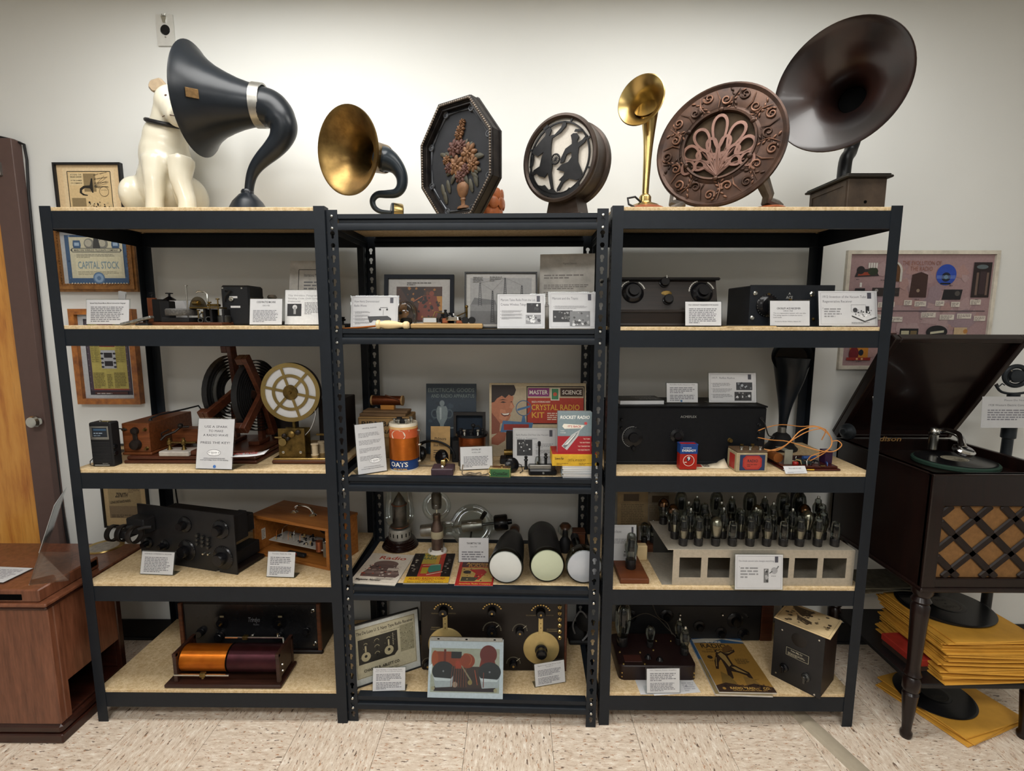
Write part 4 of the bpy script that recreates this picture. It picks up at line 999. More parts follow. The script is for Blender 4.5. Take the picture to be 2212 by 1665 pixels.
for px in (1367,1516):
    c_=on(px,632);g=G();g.lathe([(0,.014),(.026,.014),(.03,.01),(.036,.004),(.038,0)],36,axis(c_,nrm));g.lathe([(0,.026),(.017,.026),(.019,.014)],24,axis(c_,nrm));obj('dial',g,BAKE,t)
    for sg in (0,1):
        pr_=Pr(.1,.1);pr_.ringp(.5,.5,.44,.02,'#d0cdc4',10,95+sg*0 if False else (105 if sg==0 else 20),175 if sg==0 else 60)
        for q in range(7):
            a_=R((108 if sg==0 else 20)+(10 if sg==0 else 6)*q);pr_.line(.5+.40*cos(a_),.5+.40*sin(a_),.5+.46*cos(a_),.5+.46*sin(a_),.0012,'#d0cdc4')
        pr_.build('dial_scale',t,frame(c_-Vector((.05,0,0))-sl*.05,(1,0,0),sl),.0006)
for px,py in ((1437,610),(1441,648)):
    g=G();knob(g,on(px,py),nrm,.018,.018);obj('knob',g,BAKE,t)
g=G();g.lathe([(0,.0015),(.016,.001),(.018,0)],24,MT(on(1440,633))@MR(0,4,'X')@axis((0,0,0),nrm)@MD((1,.5,1,1)));obj('badge',g,OLDB,t)
pr_=Pr(.01,.01);pr_.line(.5,0,.5,1,.0018,'#d0cdc4');c_=on(1437,604);pr_.build('pointer_mark',t,frame(c_+nrm*.019,(1,0,0),sl))
# ACE receiver
Ya=.085;a,b=atY(1615,700,Ya),atY(1797,700,Ya);h_=atY(1700,617,Ya).z-Z2R
t=thing('crystal_receiver','black box receiver with one large dial behind the typed receiver card','radio',((a.x+b.x)/2,Ya,Z2R),R(2));w_=b.x-a.x
BLKW=mat('black_stain_panel',(.014,.015,.018),.45,0,.2,30)
g=G();g.box(-w_/2,w_/2,0,.17,0,h_,.003);obj('cabinet',g,BLKW,t)
g=G();g.box(-w_/2-.002,w_/2+.002,-.004,0,0,h_+.002,.001);obj('panel',g,mat('black_panel',(.011,.013,.017),.35),t)
X=lambda px: atY(px,650,Ya).x-t.location.x
Zp=lambda py: atY(1700,py,Ya).z-Z2R
g=G();g.lathe([(0,.014),(.024,.014),(.028,.01),(.038,.004),(.04,0)],36,axis((X(1656),-.004,Zp(660)),(0,-1,0)));obj('dial',g,BAKE,t)
pr_=Pr(.1,.1)
for q in range(20): a_=R(40+14*q);pr_.line(.5+.34*cos(a_),.5+.34*sin(a_),.5+.385*cos(a_),.5+.385*sin(a_),.0007,'#8a8a86')
pr_.build('dial_scale',t,MT((X(1656)-.05,-.009,Zp(660)-.05)))
for px,py,r in ((1628,634,.008),(1752,635,.009),(1624,687,.008),(1657,636,.005),(1759,689,.005),(1705,648,.005)):
    g=G();g.lathe([(0,.006),(r*.6,.006),(r,.003),(r,0)],18,axis((X(px),-.004,Zp(py)),(0,-1,0)));obj('terminal',g,NICKEL if r>.006 else OLDB,t)
pr_=Pr(w_,h_);u0=(X(1703)+w_/2)/w_;pr_.text('A',u0,.78,.06,'#a8a8a4');pr_.text('ACE',u0,.68,.07,'#a8a8a4','c',False,.08);pr_.text('TYPE V',u0,.60,.035,'#a8a8a4','c',False,.07);pr_.build('lettering',t,MT((-w_/2,0,0)),.0043)
sign('narrow typed card in front of the brown sloping-panel radio',(1478,706),(1560,706),650,Z2R,note('1925 CROSLEY REGENERATIVE RADIO',9,None,8,.05),.02,8)
def d(p):
    p.text('CROSLEY ACE RECEIVER',.47,.66,.07,INK,'c',True,width=.6);p.text('CIRCA 1928',.45,.57,.05,INK,'c',width=.24)
    for i,ln in enumerate(('This is a regenerative receiver with one tube.','The tuning capacitor is simple but works.','Look inside.')): p.text(ln,.08,.48-.085*i,.05,'#4a4a4e','l',width=.018*len(ln))
    p.text('Donated by Marilyn Williams, Skyland, NC',.12,.15,.04,'#4a4a4e','l',width=.66)
sign('white typed card about a receiver with one tube, before black box',(1661,705),(1751,705),648,Z2R,d,.025,8)
def tubes(p):
    p.poly([(.56,.3),(.78,.14),(.98,.26),(.78,.42)],'#c9c9c9');p.poly([(.56,.3),(.78,.14),(.78,.1),(.56,.26)],'#3a3a3a');p.poly([(.78,.14),(.98,.26),(.98,.22),(.78,.1)],'#555555')
    p.frame(.55,.4,.8,.6,.0008,'#777777');p.rect(.8,.36,.86,.56,'#2a2a2c');p.disc(.62,.45,.04,'#3a3a3c');p.specks(.58,.26,.9,.46,26,('#333335','#777777','#ffffff'),.016,6);p.para(.55,.06,.9,.11,2,'#777777',6)
sign('slide sign titled 1912 invention of the vacuum tube regenerative receiver',(1767,705),(1898,705),627,Z2R,slide(('1912: Invention of the Vacuum Tube','Regenerative Receiver'),tubes,bullets=1,body=(.07,.18,.4,.64)),.03,10)
a=atY(1610,703,.05);t=thing('booklet','thin yellowed booklet lying flat beneath the narrow typed cards','booklet',(a.x,.06,Z2R),R(6))
g=G();g.box(-.085,.085,-.05,.07,0,.004,.0008);obj('pages',g,CARD,t);g=G();g.box(-.086,.086,-.051,.071,.004,.005,.0003);obj('cover',g,mat('dark_cover','#2e2a24',.6),t)
# ================================================================ third shelf
def boxed(name,label,cat,fl,fr,ty,Z,depth,m,Y=None,Yr=None,ch=.003,part='case',group=None,topfront=True):
    a,b=(atZ(*fl,Z),atZ(*fr,Z)) if Y is None else (atY(*fl,Y),atY(*fr,Y if Yr is None else Yr))
    a.z=b.z=Z;d_=b-a;rz=math.atan2(d_.y,d_.x);w_=d_.length;mid=(a+b)/2;h_=hsolve(mid,Vector((0,0,1)),ty)
    t=thing(name,label,cat,mid,rz,group)
    if m is not None: g=G();g.box(-w_/2,w_/2,0,depth,0,h_,ch);obj(part,g,m,t)
    return t,w_,h_
def face(t,w,h,draw,name='lettering',off=.0004,y=0,x=0,z=0): p=Pr(w,h);draw(p);return p.build(name,t,MT((x-w/2,y,z)),off)
Z3L,Z3M,Z3R=ZB['L'][2],ZB['M'][2]-.002,ZB['R'][2]
# ---- pocket radio
t,w_,h_=boxed('portable_radio','black upright portable transistor radio with silver dial window','radio',(200,1008),(247,1008),913,Z3L,.042,BLKM,ch=.004)
g=G();g.box(-w_*.43,w_*.40,-.002,0,h_*.62,h_*.92,.0008);obj('dial_surround',g,STEEL,t)
face(t,w_*.83,h_*.3,lambda p: (p.rect(.12,.2,.93,.9,'#1b222b'),p.rect(.2,.68,.9,.82,'#33506b'),p.para(.2,.45,.9,.6,1,'#8a98a5',2),p.para(.2,.28,.9,.42,1,'#6a7885',3)),'dial_window',.0023,x=-w_*.015,z=h_*.62)
g=G()
for i in range(14): g.box(-w_*.42,w_*.42,-.0012,0,h_*.1+i*h_*.034,h_*.1+i*h_*.034+.0022)
obj('speaker_grille',g,mat('grey_black_plastic',(.02,.02,.022),.5),t)
face(t,w_,h_,lambda p: (p.rect(.12,.03,.8,.045,'#a8a8a4'),p.text('REALISTIC',.62,.065,.018,'#a8a8a4','c',width=.26)),'lettering',.0005)
g=G();g.lathe([(0,0),(.004,0),(.004,.005),(0,.006)],12,MT((-w_*.15,.02,h_)));g.box(-w_*.1,w_*.3,.01,.03,h_,h_+.0015,.0005);obj('top_button',g,NICKEL,t)
for z in (.3,.45):
    g=G();g.lathe([(0,.004),(.008,.004),(.009,0)],16,axis((w_/2,.012,h_*z),(1,0,0)));obj('thumb_wheel',g,BAKE,t)
g=G();g.tube([(-w_/2-.001,.01,.03),(-w_/2-.006,0,.02),(-w_/2-.004,-.004,.008),(-w_/2+.004,.004,.002)],.0015,6);obj('strap',g,RUBBER,t)
# ---- spark transmitter
REDW=wood('red_brown_wood','#35190e','#552d1c',.38,coat=.1)
a,b=atZ(266,1002,Z3L),atZ(555,1002,Z3L);t=thing('spark_transmitter','spark gap transmitter with wooden induction coil box and key on two-tier wooden base','transmitter',((a.x+b.x)/2,(a.y+b.y)/2,Z3L));w_=b.x-a.x;yb=a.y
X=lambda px,Y=yb: atY(px,950,Y).x-t.location.x
g=G();g.box(-w_/2,w_/2,0,.30,0,.012,.003);g.box(-w_/2+.006,w_/2-.006,.006,.29,.012,.026,.004);obj('base',g,REDW,t)
g=G();g.box(X(400),w_/2-.012,.015,.28,.026,.044,.004);obj('upper_base',g,REDW,t)
xa,xb=X(266,yb+.03),X(324,yb+.03)
g=G();g.box(xa-.004,xb+.006,.02,.275,.026,.036,.003);g.box(xa,xb,.025,.27,.036,.142,.002);obj('coil_box',g,wood('finger_jointed_box','#50290f','#764324',.4),t)
g=G();g.lathe([(0,.012),(.012,.01),(.014,0)],18,axis(((xa+xb)/2,.025,.115),(0,-1,0)));g.box((xa+xb)/2-.008,(xa+xb)/2+.008,.018,.025,.06,.12,.002);g.lathe([(0,.018),(.016,.016),(.02,.006),(.02,0)],20,axis(((xa+xb)/2,.025,.065),(0,-1,0)));obj('interrupter',g,mat('dark_iron','#2b2522',.45,.6,.4,60),t)
for x,z in ((xb-.012,.12),(xa+.01,.12),(xb-.012,.05)):
    g=G();g.lathe([(0,.01),(.004,.01),(.005,.003),(.007,0)],12,axis((x,.025,z),(0,-1,0)));obj('terminal',g,OLDB,t)
g=G();g.tube([(xa+.02,.022,.12),(xa,.0,.13),(xa-.006,-.004,.09),(xa-.002,.0,.04),(xa+.01,.0,.03)],.003,6);obj('cloth_wire',g,RUBBER,t)
g=G();g.tube([(xb-.03,.08,.15),(xb-.01,.1,.16),(xb+.02,.2,.163),(xb+.05,.24,.17),(xb+.07,.24,.14),(xb+.12,.24,.14),(xb+.2,.22,.15)],.0035,8);g.lathe([(0,0),(.008,0),(.004,.008),(0,.01)],12,MT((xb-.03,.08,.142)));obj('high_tension_lead',g,RUBBER,t)
xm=X(366,yb+.02);g=G();g.box(X(336,yb),X(402,yb),.004,.07,.026,.044,.003);obj('marble_slab',g,mat('grey_marble','#a9a39b',.3,0,.2,30),t)
for px in (362,393):
    g=G();q=X(px,yb+.03);g.lathe([(0,0),(.009,0),(.006,.008),(.004,.016),(.008,.02),(.008,.032),(.004,.036),(.006,.042),(0,.044)],16,MT((q,.035,.044)));obj('gap_post',g,OLDB,t)
g=G();g.cyl((X(352),.035,.07),(X(408),.035,.07),.0028,n=10);obj('spark_rod',g,OLDB,t)
g=G();g.box(X(374,yb+.13),X(440,yb+.13),.12,.18,.044,.1,.003);obj('condenser_box',g,wood('finger_jointed_box','',''),t)
g=G();q=X(350,yb+.06);g.tube([(q,.05,.075),(q+.012,.06,.09),(q+.035,.08,.1),(q+.05,.09,.115),(q+.075,.1,.115)],.0045,8);g.sph((q+.05,.09,.12),.01,10,8);g.tube([(q,.06,.08),(q+.004,.05,.1),(q+.02,.07,.11)],.003,6);obj('key_lever',g,mat('dark_iron','',0),t)
# ---- two pancake coils with wooden arms
cL,cR=atY(503,842,yb+.17),atY(556,852,yb+.13)
t=thing('oscillation_transformer','pair of black spiral ribbon coils held by dark red wooden arms','coil',((cL.x+cR.x)/2,yb+.15,Z3L+.044))
SPOOL=mat('black_ribbon',(.016,.016,.017),.4,.4,.2,30)
for ci,(c_,axd,arms,r_) in enumerate(((cL,Vector((1,-.22,0)),(96,205,-20),.142),(cR,Vector((1,-.12,.03)),(118,222,-72),.138))):
    A,B=dframes(c_,axd);g=GW(t)
    turns=8;n=36*turns;vs=[];fs=[]
    for i in range(n+1):
        a=2*pi*i/36;r=.048+(r_-.048)*i/n
        for dz in (-.011,.011):
            for dr in (-.0012,.0012): vs.append(((r+dr)*cos(a),(r+dr)*sin(a),dz))
    for i in range(n):
        b=4*i;fs += [(b,b+1,b+5,b+4),(b+1,b+3,b+7,b+5),(b+3,b+2,b+6,b+7),(b+2,b,b+4,b+6)]
    g.add(vs,fs,B);obj('spiral_coil',g,SPOOL,t)
    for a in arms:
        g=GW(t);M=B@MR(R(a),4,'Z');g.box(.0,r_+.03,-.016,.016,.012,.03,.002,M);g.box(r_+.004,r_+.03,-.016,.016,-.014,.012,.002,M);obj('wooden_arm',g,REDW,t)
    g=GW(t);g.cyl(B@Vector((0,0,.006)),B@Vector((0,0,.06)),.011,n=14);obj('hub',g,REDW,t)
A,B=dframes(cL,Vector((1,-.3,0)));g=GW(t);pr_=[(r,z) for r,z in ((.1,.014),(.104,.014),(.104,.028),(.1,.028))];vs=[];fs=[]
for i in range(13):
    a=R(120+110*i/12)
    for r,z in pr_: vs.append((r*cos(a),r*sin(a),z))
for i in range(12):
    for j in range(4): fs.append((4*i+j,4*i+(j+1) % 4,4*i+4+(j+1) % 4,4*i+4+j))
g.add(vs,fs,B);obj('contact_strip',g,STEEL,t)
for c_,yo,x0_,x1_ in ((cR,.115,-.03,.012),(cL,.145,-.02,.02)):
    g=GW(t);g.box(c_.x+x0_,c_.x+x1_,yb+yo-.02,yb+yo+.07,Z3L+.044,Z3L+.06,.003);g.box(c_.x-.006,c_.x+.01,yb+yo+.01,yb+yo+.04,Z3L+.058,c_.z-.05,.002);obj('stand',g,REDW,t)
def d(p):
    for i,(ln,y) in enumerate((('USE A SPARK',.82),('TO MAKE',.735),('A RADIO WAVE',.65),('PRESS THE KEY!',.50))): p.text(ln,.5,y,.045,'#3c3c42','c',width=.058*len(ln))
    logo(p,.48,.32,.19);p.text('WWW.AVLRADIOMUSEUM.ORG',.5,.2,.02,'#3c3c42','c',width=.6);p.line(.2,.195,.8,.195,.0005,'#3c3c42');p.text('A B Tech College, Room 315 Elm Building',.5,.165,.018,'#3c3c42','c',True,width=.78);p.disc(.52,.045,.042,'#3f6db0')
sign('white sign reading use a spark to make a radio wave, press the key',(421,1014),(503,1016),903,Z3L,d,None,12)
a=atZ(520,984,Z3L+.045);t=thing('warning_leaflet','curled leaflet with red VOLTAGE lettering lying on the spark transmitter base','leaflet',(a.x+.03,a.y+.005,Z3L+.045),R(6))
g=G();vs=[(x,y,.001+.012*max(0,(x-.0)/.055)**2*(1 if y>-.01 else .6)) for x in (-.055,-.03,0,.03,.055) for y in (-.022,.03)]
g.add(vs,[(2*i,2*i+2,2*i+3,2*i+1) for i in range(4)]);o=obj('paper',g,PAPER,t);o.modifiers.new('s','SOLIDIFY').thickness=.0006
p=Pr(.085,.03);p.text('VOLTAGE',.5,.2,.6,'#9c2a22','c',True,width=.95);p.build('lettering',t,MT((-.058,-.014,.0045))@MR(R(-86),4,'X')@MR(R(-6),4,'Y'))
# ---- tape register with big brass wheel
yr=atZ(590,1003,Z3L).y;a,b=atY(587,1000,yr),atY(706,1000,yr)
t=thing('tape_register','brass telegraph tape register with large spoked wheel of white paper tape','telegraph register',((a.x+b.x)/2,yr,Z3L));w_=b.x-a.x
X=lambda px,Y=0: atY(px,950,yr+Y).x-t.location.x
Zq=lambda py,Y=0: atY(640,py,yr+Y).z-Z3L
g=G();g.box(-w_/2,w_/2,0,.12,.002,.015,.003);obj('wooden_base',g,WALNUT,t)
g=G();g.box(-w_/2+.004,w_/2-.004,.004,.11,.015,.022,.001);obj('brass_bed',g,BRASSB,t)
g=G();g.box(X(595),X(653),.02,.026,.022,Zq(926,.02),.001);g.box(X(597),X(651),.075,.08,.022,Zq(930,.02),.001);obj('side_plate',g,OLDB,t)
wc=Vector((X(632,.03),.035,Zq(848,.03)));wr=64.5*pxm(yr+.03,1.2)
A=MT(wc)
g=G();g.ring([(x*wr,z*wr) for x,z in circ(0,0,1,64)],[(x*wr,z*wr) for x,z in circ(0,0,.86,64)],-.003,0,A);g.ring([(x*wr,z*wr) for x,z in circ(0,0,.62,64)],[(x*wr,z*wr) for x,z in circ(0,0,.52,64)],-.003,0,A);obj('wheel_rim',g,BRASSB,t,30)
for k in range(6):
    g=G();g.box(.2*wr,.9*wr,-.0035,-.001,-.0045,.0045,0,A@MR(R(12+60*k),4,'Y'));obj('spoke',g,BRASSB,t)
g=G();g.lathe([(0,.012),(.005,.012),(.006,.004),(wr*.24,.004),(wr*.26,0),(0,0)],28,A@axis((0,-.001,0),(0,-1,0)));obj('hub',g,OLDB,t)
g=G();g.lathe([(0,0),(wr*.93,0),(wr*.93,.009),(0,.009)],48,A@axis((0,.002,0),(0,1,0)));obj('paper_roll',g,PAPER,t)
g=G();g.lathe([(0,0),(wr*1.0,0),(wr*1.0,.003),(0,.003)],48,A@axis((0,.014,0),(0,1,0)));obj('back_plate',g,mat('dark_iron','',0),t)
g=G();g.cyl(wc+Vector((0,.012,0)),(wc.x,.05,Zq(925,.05)),.005,n=10);g.box(wc.x-.005,wc.x+.005,.045,.055,.02,wc.z,.001);obj('wheel_bracket',g,OLDB,t)
tp=[wc+Vector((wr*.93*cos(R(-38)),.006,wr*.93*sin(R(-38)))),Vector((X(683,.03),.04,Zq(895,.03))),Vector((X(672,.03),.04,Zq(925,.03))),Vector((X(655,.03),.035,Zq(944,.03)))]
tp=cat(tp,4);vs=[(p.x,p.y+dy,p.z) for p in tp for dy in (-.005,.005)]
g=G();g.add(vs,[(2*i,2*i+2,2*i+3,2*i+1) for i in range(len(tp)-1)]);o=obj('paper_tape',g,PAPER,t);o.modifiers.new('s','SOLIDIFY').thickness=.0012
for px,py,r in ((626,940,.012),(610,943,.008),(640,936,.009),(618,950,.007)):
    g=G();g.lathe([(0,.012),(r*.4,.012),(r,.008),(r,.002),(r*.5,0)],20,axis((X(px),.02,Zq(py)),(0,-1,0)));obj('gear',g,mat('dark_iron','',0) if r<.01 else OLDB,t)
g=G();g.lathe([(0,.004),(.014,.004),(.014,0)],24,axis((X(606),.016,Zq(957)),(0,-1,0)));g.box(X(590),X(606),.01,.014,Zq(948),Zq(945),.0005,);obj('winding_disc',g,BRASSB,t)
for px in (677,684):
    g=G();g.lathe([(0,0),(.014,0),(.014,.003),(.011,.004),(.011,.038),(.014,.039),(.014,.042),(0,.042)],20,MT((X(px,.04),.05 if px==677 else .085,.022)));obj('coil_bobbin',g,mat('cream_silk','#b9a88c',.7),t)
g=G();g.box(X(693),X(701),.03,.09,.022,Zq(937),.001);g.box(X(672),X(700),.045,.055,Zq(947),Zq(943),.001);g.lathe([(0,0),(.006,0),(.006,.004),(0,.005)],12,MT((X(697),.06,Zq(937))));obj('armature',g,OLDB,t)
for x in (X(605),X(643)):
    g=G();g.lathe([(0,.003),(.005,.002),(.0055,0)],12,axis((x,.02,Zq(980)),(0,-1,0)));obj('screw',g,NICKEL,t)
# tall dark box behind the wheel
t,w_,h_=boxed('wooden_case','tall dark wooden instrument case standing behind the brass tape wheel','case',(700,960),(757,960),862,Z3L,.13,mat('near_black_wood','#1a1210',.5,0,.3,20),.22)
t.location.x=min(t.location.x,LX1-.003-w_/2-.034)
g=G();g.cyl((.01,.03,h_),(.01,.03,h_+.012),.004,n=10);g.lathe([(0,0),(.009,0),(.009,.004),(0,.005)],12,MT((.01,.03,h_+.01)));obj('terminal',g,BAKE,t)
a=atY(600,960,.3);t=thing('wooden_board','upright dark red wooden board standing behind the tape register','board',(a.x,.3,Z3L),0)
g=G();g.box(-.022,.03,0,.02,0,.155,.002);obj('board',g,REDW,t);g=G();g.box(-.022,.09,-.003,0,.05,.15,.002);obj('panel',g,mat('near_black_wood','',0),t)
# ================================================================ third shelf, middle
CARDB=mat('brown_cardboard','#93744a',.75,0,.15,20)
t,w_,h_=boxed('cardboard_box','old brown lettered cardboard box with a copper coil resting on top','box',(776,985),(886,985),901,Z3M,.13,CARDB,.26)
face(t,w_,h_,lambda p: (p.frame(.02,.5,.98,.97,.0014,'#241a10'),p.text('BIRNBACH',.5,.78,.12,'#241a10','c',True,width=.86),p.text('COMBINATION',.5,.6,.09,'#241a10','c',True,width=.9)))
zt=Z3M+h_;a=atY(832,895,.28);t=thing('tuning_coil','copper wire tuning coil on a rough wooden base atop the cardboard box','coil',(a.x,.29,zt),R(-4))
g=G();g.box(-.1,.085,-.02,.06,0,.012,.002);g.box(-.09,.09,-.01,.05,.012,.022,.002);obj('base',g,wood('grey_brown_wood','#5a4430','#7d6244',.6),t)
g=G();g.box(-.025,.03,.01,.035,.022,.04,.002);obj('cradle',g,OAKW,t)
DCOP=mat('dark_copper_wire','#5e3018',.35,.7,.2,200,.25,500)
g=G();g.lathe([(0,-.06),(.019,-.06),(.019,.06),(0,.06)],24,axis((0,.022,.058),(1,0,0)));obj('winding',g,DCOP,t)
for x in (-.06,.062):
    g=G();g.lathe([(0,-.003),(.0205,-.003),(.0205,.003),(0,.003)],24,axis((x,.022,.058),(1,0,0)));obj('end_cap',g,CARDB,t)
g=G();g.box(-.03,.03,-.0,.004,.075,.08,.001,MR(R(20),4,'Y'));obj('slider',g,WALNUT,t)
def d(p):
    p.text('CRYSTAL RADIOS',.5,.9,.022,'#3c3c42','c',True,width=.5)
    for i,y in enumerate((.83,.68,.52,.36)): p.para(.1,y-.1,.9,y,4,'#8a8a8c',i+2)
    logo(p,.62,.24,.2);p.text('WWW.AVLRADIOMUSEUM.ORG',.5,.12,.016,'#3c3c42','c',width=.6);p.text('A B Tech College, Room 315 Elm Building',.5,.085,.015,'#3c3c42','c',True,width=.78)
sign('tall narrow white sign titled Crystal Radios beside the oats coil',(772,1028),(838,1018),913,Z3M,d,None,10)
# oats carton coil
c_=atZ(868,1018,Z3M);c_.y += .045;ro=30.5*pxm(c_.y,.93)*.99;ho=hsolve(Vector((c_.x,c_.y-ro,Z3M)),Vector((0,0,1)),919)
t=thing('oats_carton_coil','cylindrical oats carton crystal set wound with bright copper wire','crystal set',c_)
def oats_mat():
    m=NT('oats_label');tc=m.n('ShaderNodeTexCoord');sp=m.n('ShaderNodeSeparateXYZ');m.l(tc.outputs['Object'],sp.inputs[0]);dv=m.n('ShaderNodeMath',operation='DIVIDE');dv.inputs[1].default_value=ho;m.l(sp.outputs[2],dv.inputs[0])
    x=m.n('ShaderNodeValToRGB');x.color_ramp.interpolation= 'CONSTANT';e=x.color_ramp.elements;st=[(0,'#c9c4b8'),(.03,'#17386f'),(.27,'#d2c6a6'),(.30,'#b9562f'),(.9,'#c9a06a'),(.95,'#d8cfbb')]
    while len(e)<len(st): e.new(.5)
    for i,(p_,q) in enumerate(st): e[i].position=p_;e[i].color=C(q)
    m.l(dv.outputs[0],x.inputs[0]);m.l(m.mix(1.0,x.outputs[0],m.ramp(m.noise(m.coord(),40,3),[(.3,(.85,.85,.85)),(.7,(1,1,1))]),'MULTIPLY'),m.b.inputs['Base Color']);return m.fin(.5)
g=G();g.lathe([(0,0),(ro,0),(ro,ho),(ro*.97,ho+.003),(ro*.95,ho),(0,ho)],40);obj('carton',g,oats_mat(),t)
WIRE=None
def wire_mat(name,c1,c2,ax=2,sc=420):
    if name in MATS: return MATS[name]
    m=NT(name);tc=m.n('ShaderNodeTexCoord');sp=m.n('ShaderNodeSeparateXYZ');m.l(tc.outputs['Object'],sp.inputs[0])
    mu=m.n('ShaderNodeMath',operation='MULTIPLY');mu.inputs[1].default_value=sc*6.283;m.l(sp.outputs[ax],mu.inputs[0]);sn=m.n('ShaderNodeMath',operation='SINE');m.l(mu.outputs[0],sn.inputs[0])
    f=m.noise(m.coord(),30,3);m.l(m.mix(f,C(c1),C(c2)),m.b.inputs['Base Color']);m.bump(sn.outputs[0],.35,.0004);MATS[name]=m.fin(.28,.75);return m.m
ENAM=wire_mat('enamelled_copper','#a0521a','#c46f28')
g=G();g.lathe([(ro+.0003,ho*.24),(ro+.002,ho*.245),(ro+.002,ho*.71),(ro+.0003,ho*.715)],48);obj('wire_winding',g,ENAM,t)
def wrap(p,r,a0,name,t,z0=0):      # flat print bent round a vertical cylinder, facing -y
    me=p.build(name,t).data
    for v in me.vertices:
        a=a0+(v.co.x-p.w/2)/r;rr_=r-v.co.y+.0004;v.co=Vector((rr_*sin(a),-rr_*cos(a),v.co.z+z0))
p=Pr(.09,ho);p.text('OATS',.45,.105,.10,'#e8e4da','c',True,width=.75);p.text('100% NATURAL',.5,.035,.035,'#d9b04a','c',True,width=.6);p.rect(.1,.86,.9,.9,'#d8cfbb');p.disc(.45,.78,.3,'#d8cfbb',32,.22);wrap(p,ro,-.1,'lettering',t)
for k in range(5):
    a=R(200+50*k);g=G();g.lathe([(0,0),(.004,0),(.004,.012),(.0065,.013),(.0065,.018),(0,.019)],12,MT((ro*.6*cos(a),ro*.6*sin(a),ho)));obj('terminal',g,NICKEL,t)
g=G();g.box(-.02,.012,-.02,.0,ho,ho+.016,.003);g.lathe([(0,0),(.01,0),(.01,.012),(0,.014)],16,MT((-.012,-.01,ho+.01)));obj('detector',g,BLKM,t)
g=G();g.cyl((ro+.005,.0,ho*.15),(ro+.005,0,ho*.85),.003,n=8);g.box(ro-.001,ro+.01,-.006,.006,ho*.82,ho*.86,.001);g.box(ro-.001,ro+.01,-.006,.006,ho*.14,ho*.18,.001);g.box(ro,ro+.012,-.008,.008,ho*.5,ho*.54,.002);obj('slider_bar',g,NICKEL,t)
# catalogue
def d(p):
    p.rect(0,0,1,1,'#1b2a37');p.specks(.06,.06,.94,.94,60,('#22323f','#16232e','#2b3a46'),.04,3)
    p.text('ELECTRICAL GOODS',.5,.88,.055,'#66716f','c',True,width=.92);p.text('AND RADIO APPARATUS',.53,.80,.05,'#66716f','c',True,width=.86)
    G1,G2= '#6f7a7c','#434f56'
    p.poly([(.2,.62),(.24,.68),(.40,.68),(.44,.62),(.42,.5),(.36,.42),(.34,.3),(.40,.24),(.42,.16),(.20,.16),(.24,.24),(.29,.3),(.28,.42),(.22,.5)],G1);p.disc(.32,.72,.05,G1,16,.06);p.ringp(.18,.57,.08,.025,G2,20,60,300,1.2);p.ringp(.46,.57,.08,.025,G2,20,-120,120,1.2);p.poly([(.27,.66),(.31,.66),(.31,.5),(.28,.48)],'#9aa3a2');p.rect(.16,.1,.46,.16,G2);p.rect(.36,.36,.58,.38,G1)
    p.rect(.06,0,.55,.1,'#3d5262')
t,w_,h_,M=stand('catalogue','worn dark blue catalogue with silver trophy on its cover leaning upright','catalogue',(921,975),(1029,975),829,Z3M,.33,8)
g=G();g.box(0,w_,-.012,0,0,h_,.001,M);obj('pages',g,mat('aged_pages','#5a5648',.8),t);p=Pr(w_,h_);d(p);p.build('cover_print',t,M,.0124)
t,w_,h_,M=stand('instruction_leaflet','small tan instruction leaflet leaning in front of the blue catalogue','leaflet',(930,980),(972,982),921,Z3M,.22,8)
g=G();g.box(0,w_,-.0015,0,0,h_,.0003,M);obj('paper',g,mat('tan_paper','#ab8a5a',.7),t);p=Pr(w_,h_);p.text('Philmore',.5,.6,.09,'#4a3820','c',True,width=.6);p.text('Blue Ribbon',.5,.42,.08,'#4a3820','c',True,width=.7);p.para(.15,.1,.85,.35,4,'#5a4830',2);p.build('lettering',t,M,.0018)
# open black case with coil tuner
t,w_,h_=boxed('tuner_case','open black leatherette case with raised lid holding a copper coil crystal tuner','crystal set',(976,985),(1046,985),952,Z3M,.09,BLKM,.2)
g=G();M=MT((0,.09,h_))@MR(R(-6),4,'X');hl=hsolve(t.location+Vector((0,.1,h_)),Vector((0,0,1)),889);g.ring([(-w_/2,0),(w_/2,0),(w_/2,hl),(-w_/2,hl)],[(-w_/2+.01,.01),(w_/2-.01,.01),(w_/2-.01,hl-.012),(-w_/2+.01,hl-.012)],-.03,0,M);g.box(-w_/2,w_/2,-.002,.002,0,hl,0,M);obj('raised_lid',g,mat('brown_black_leatherette','#1a1512',.55,0,.3,90,.2,300),t)
g=G();g.box(-w_/2+.008,w_/2-.008,-.006,-.003,.01,hl-.01,0,M);obj('lid_lining',g,mat('blue_lining','#13202e',.7),t)
X=lambda px: atY(px,960,.2).x-t.location.x
xc=X(1021);rc=.053
t2=thing('crystal_tuner','round copper wound crystal tuner with black top and brass posts in open case','crystal set',(t.location.x+xc,.175,Z3M),0)
hz=hsolve(Vector((t2.location.x,.15,Z3M)),Vector((0,0,1)),937)
g=G();g.lathe([(0,0),(rc,0),(rc,.02),(0,.02)],32);obj('base',g,BAKE,t2)
g=G();g.lathe([(rc*.92,.02),(rc*.94,.022),(rc*.94,hz-.012),(rc*.9,hz-.01),(0,hz-.01)],32);obj('wire_winding',g,wire_mat('enamelled_copper_dark','#6b3216','#8d4a22'),t2)
g=G();g.lathe([(0,hz-.01),(rc*1.12,hz-.01),(rc*1.14,hz-.006),(rc*1.12,hz),(0,hz)],32);obj('top_plate',g,BAKE,t2)
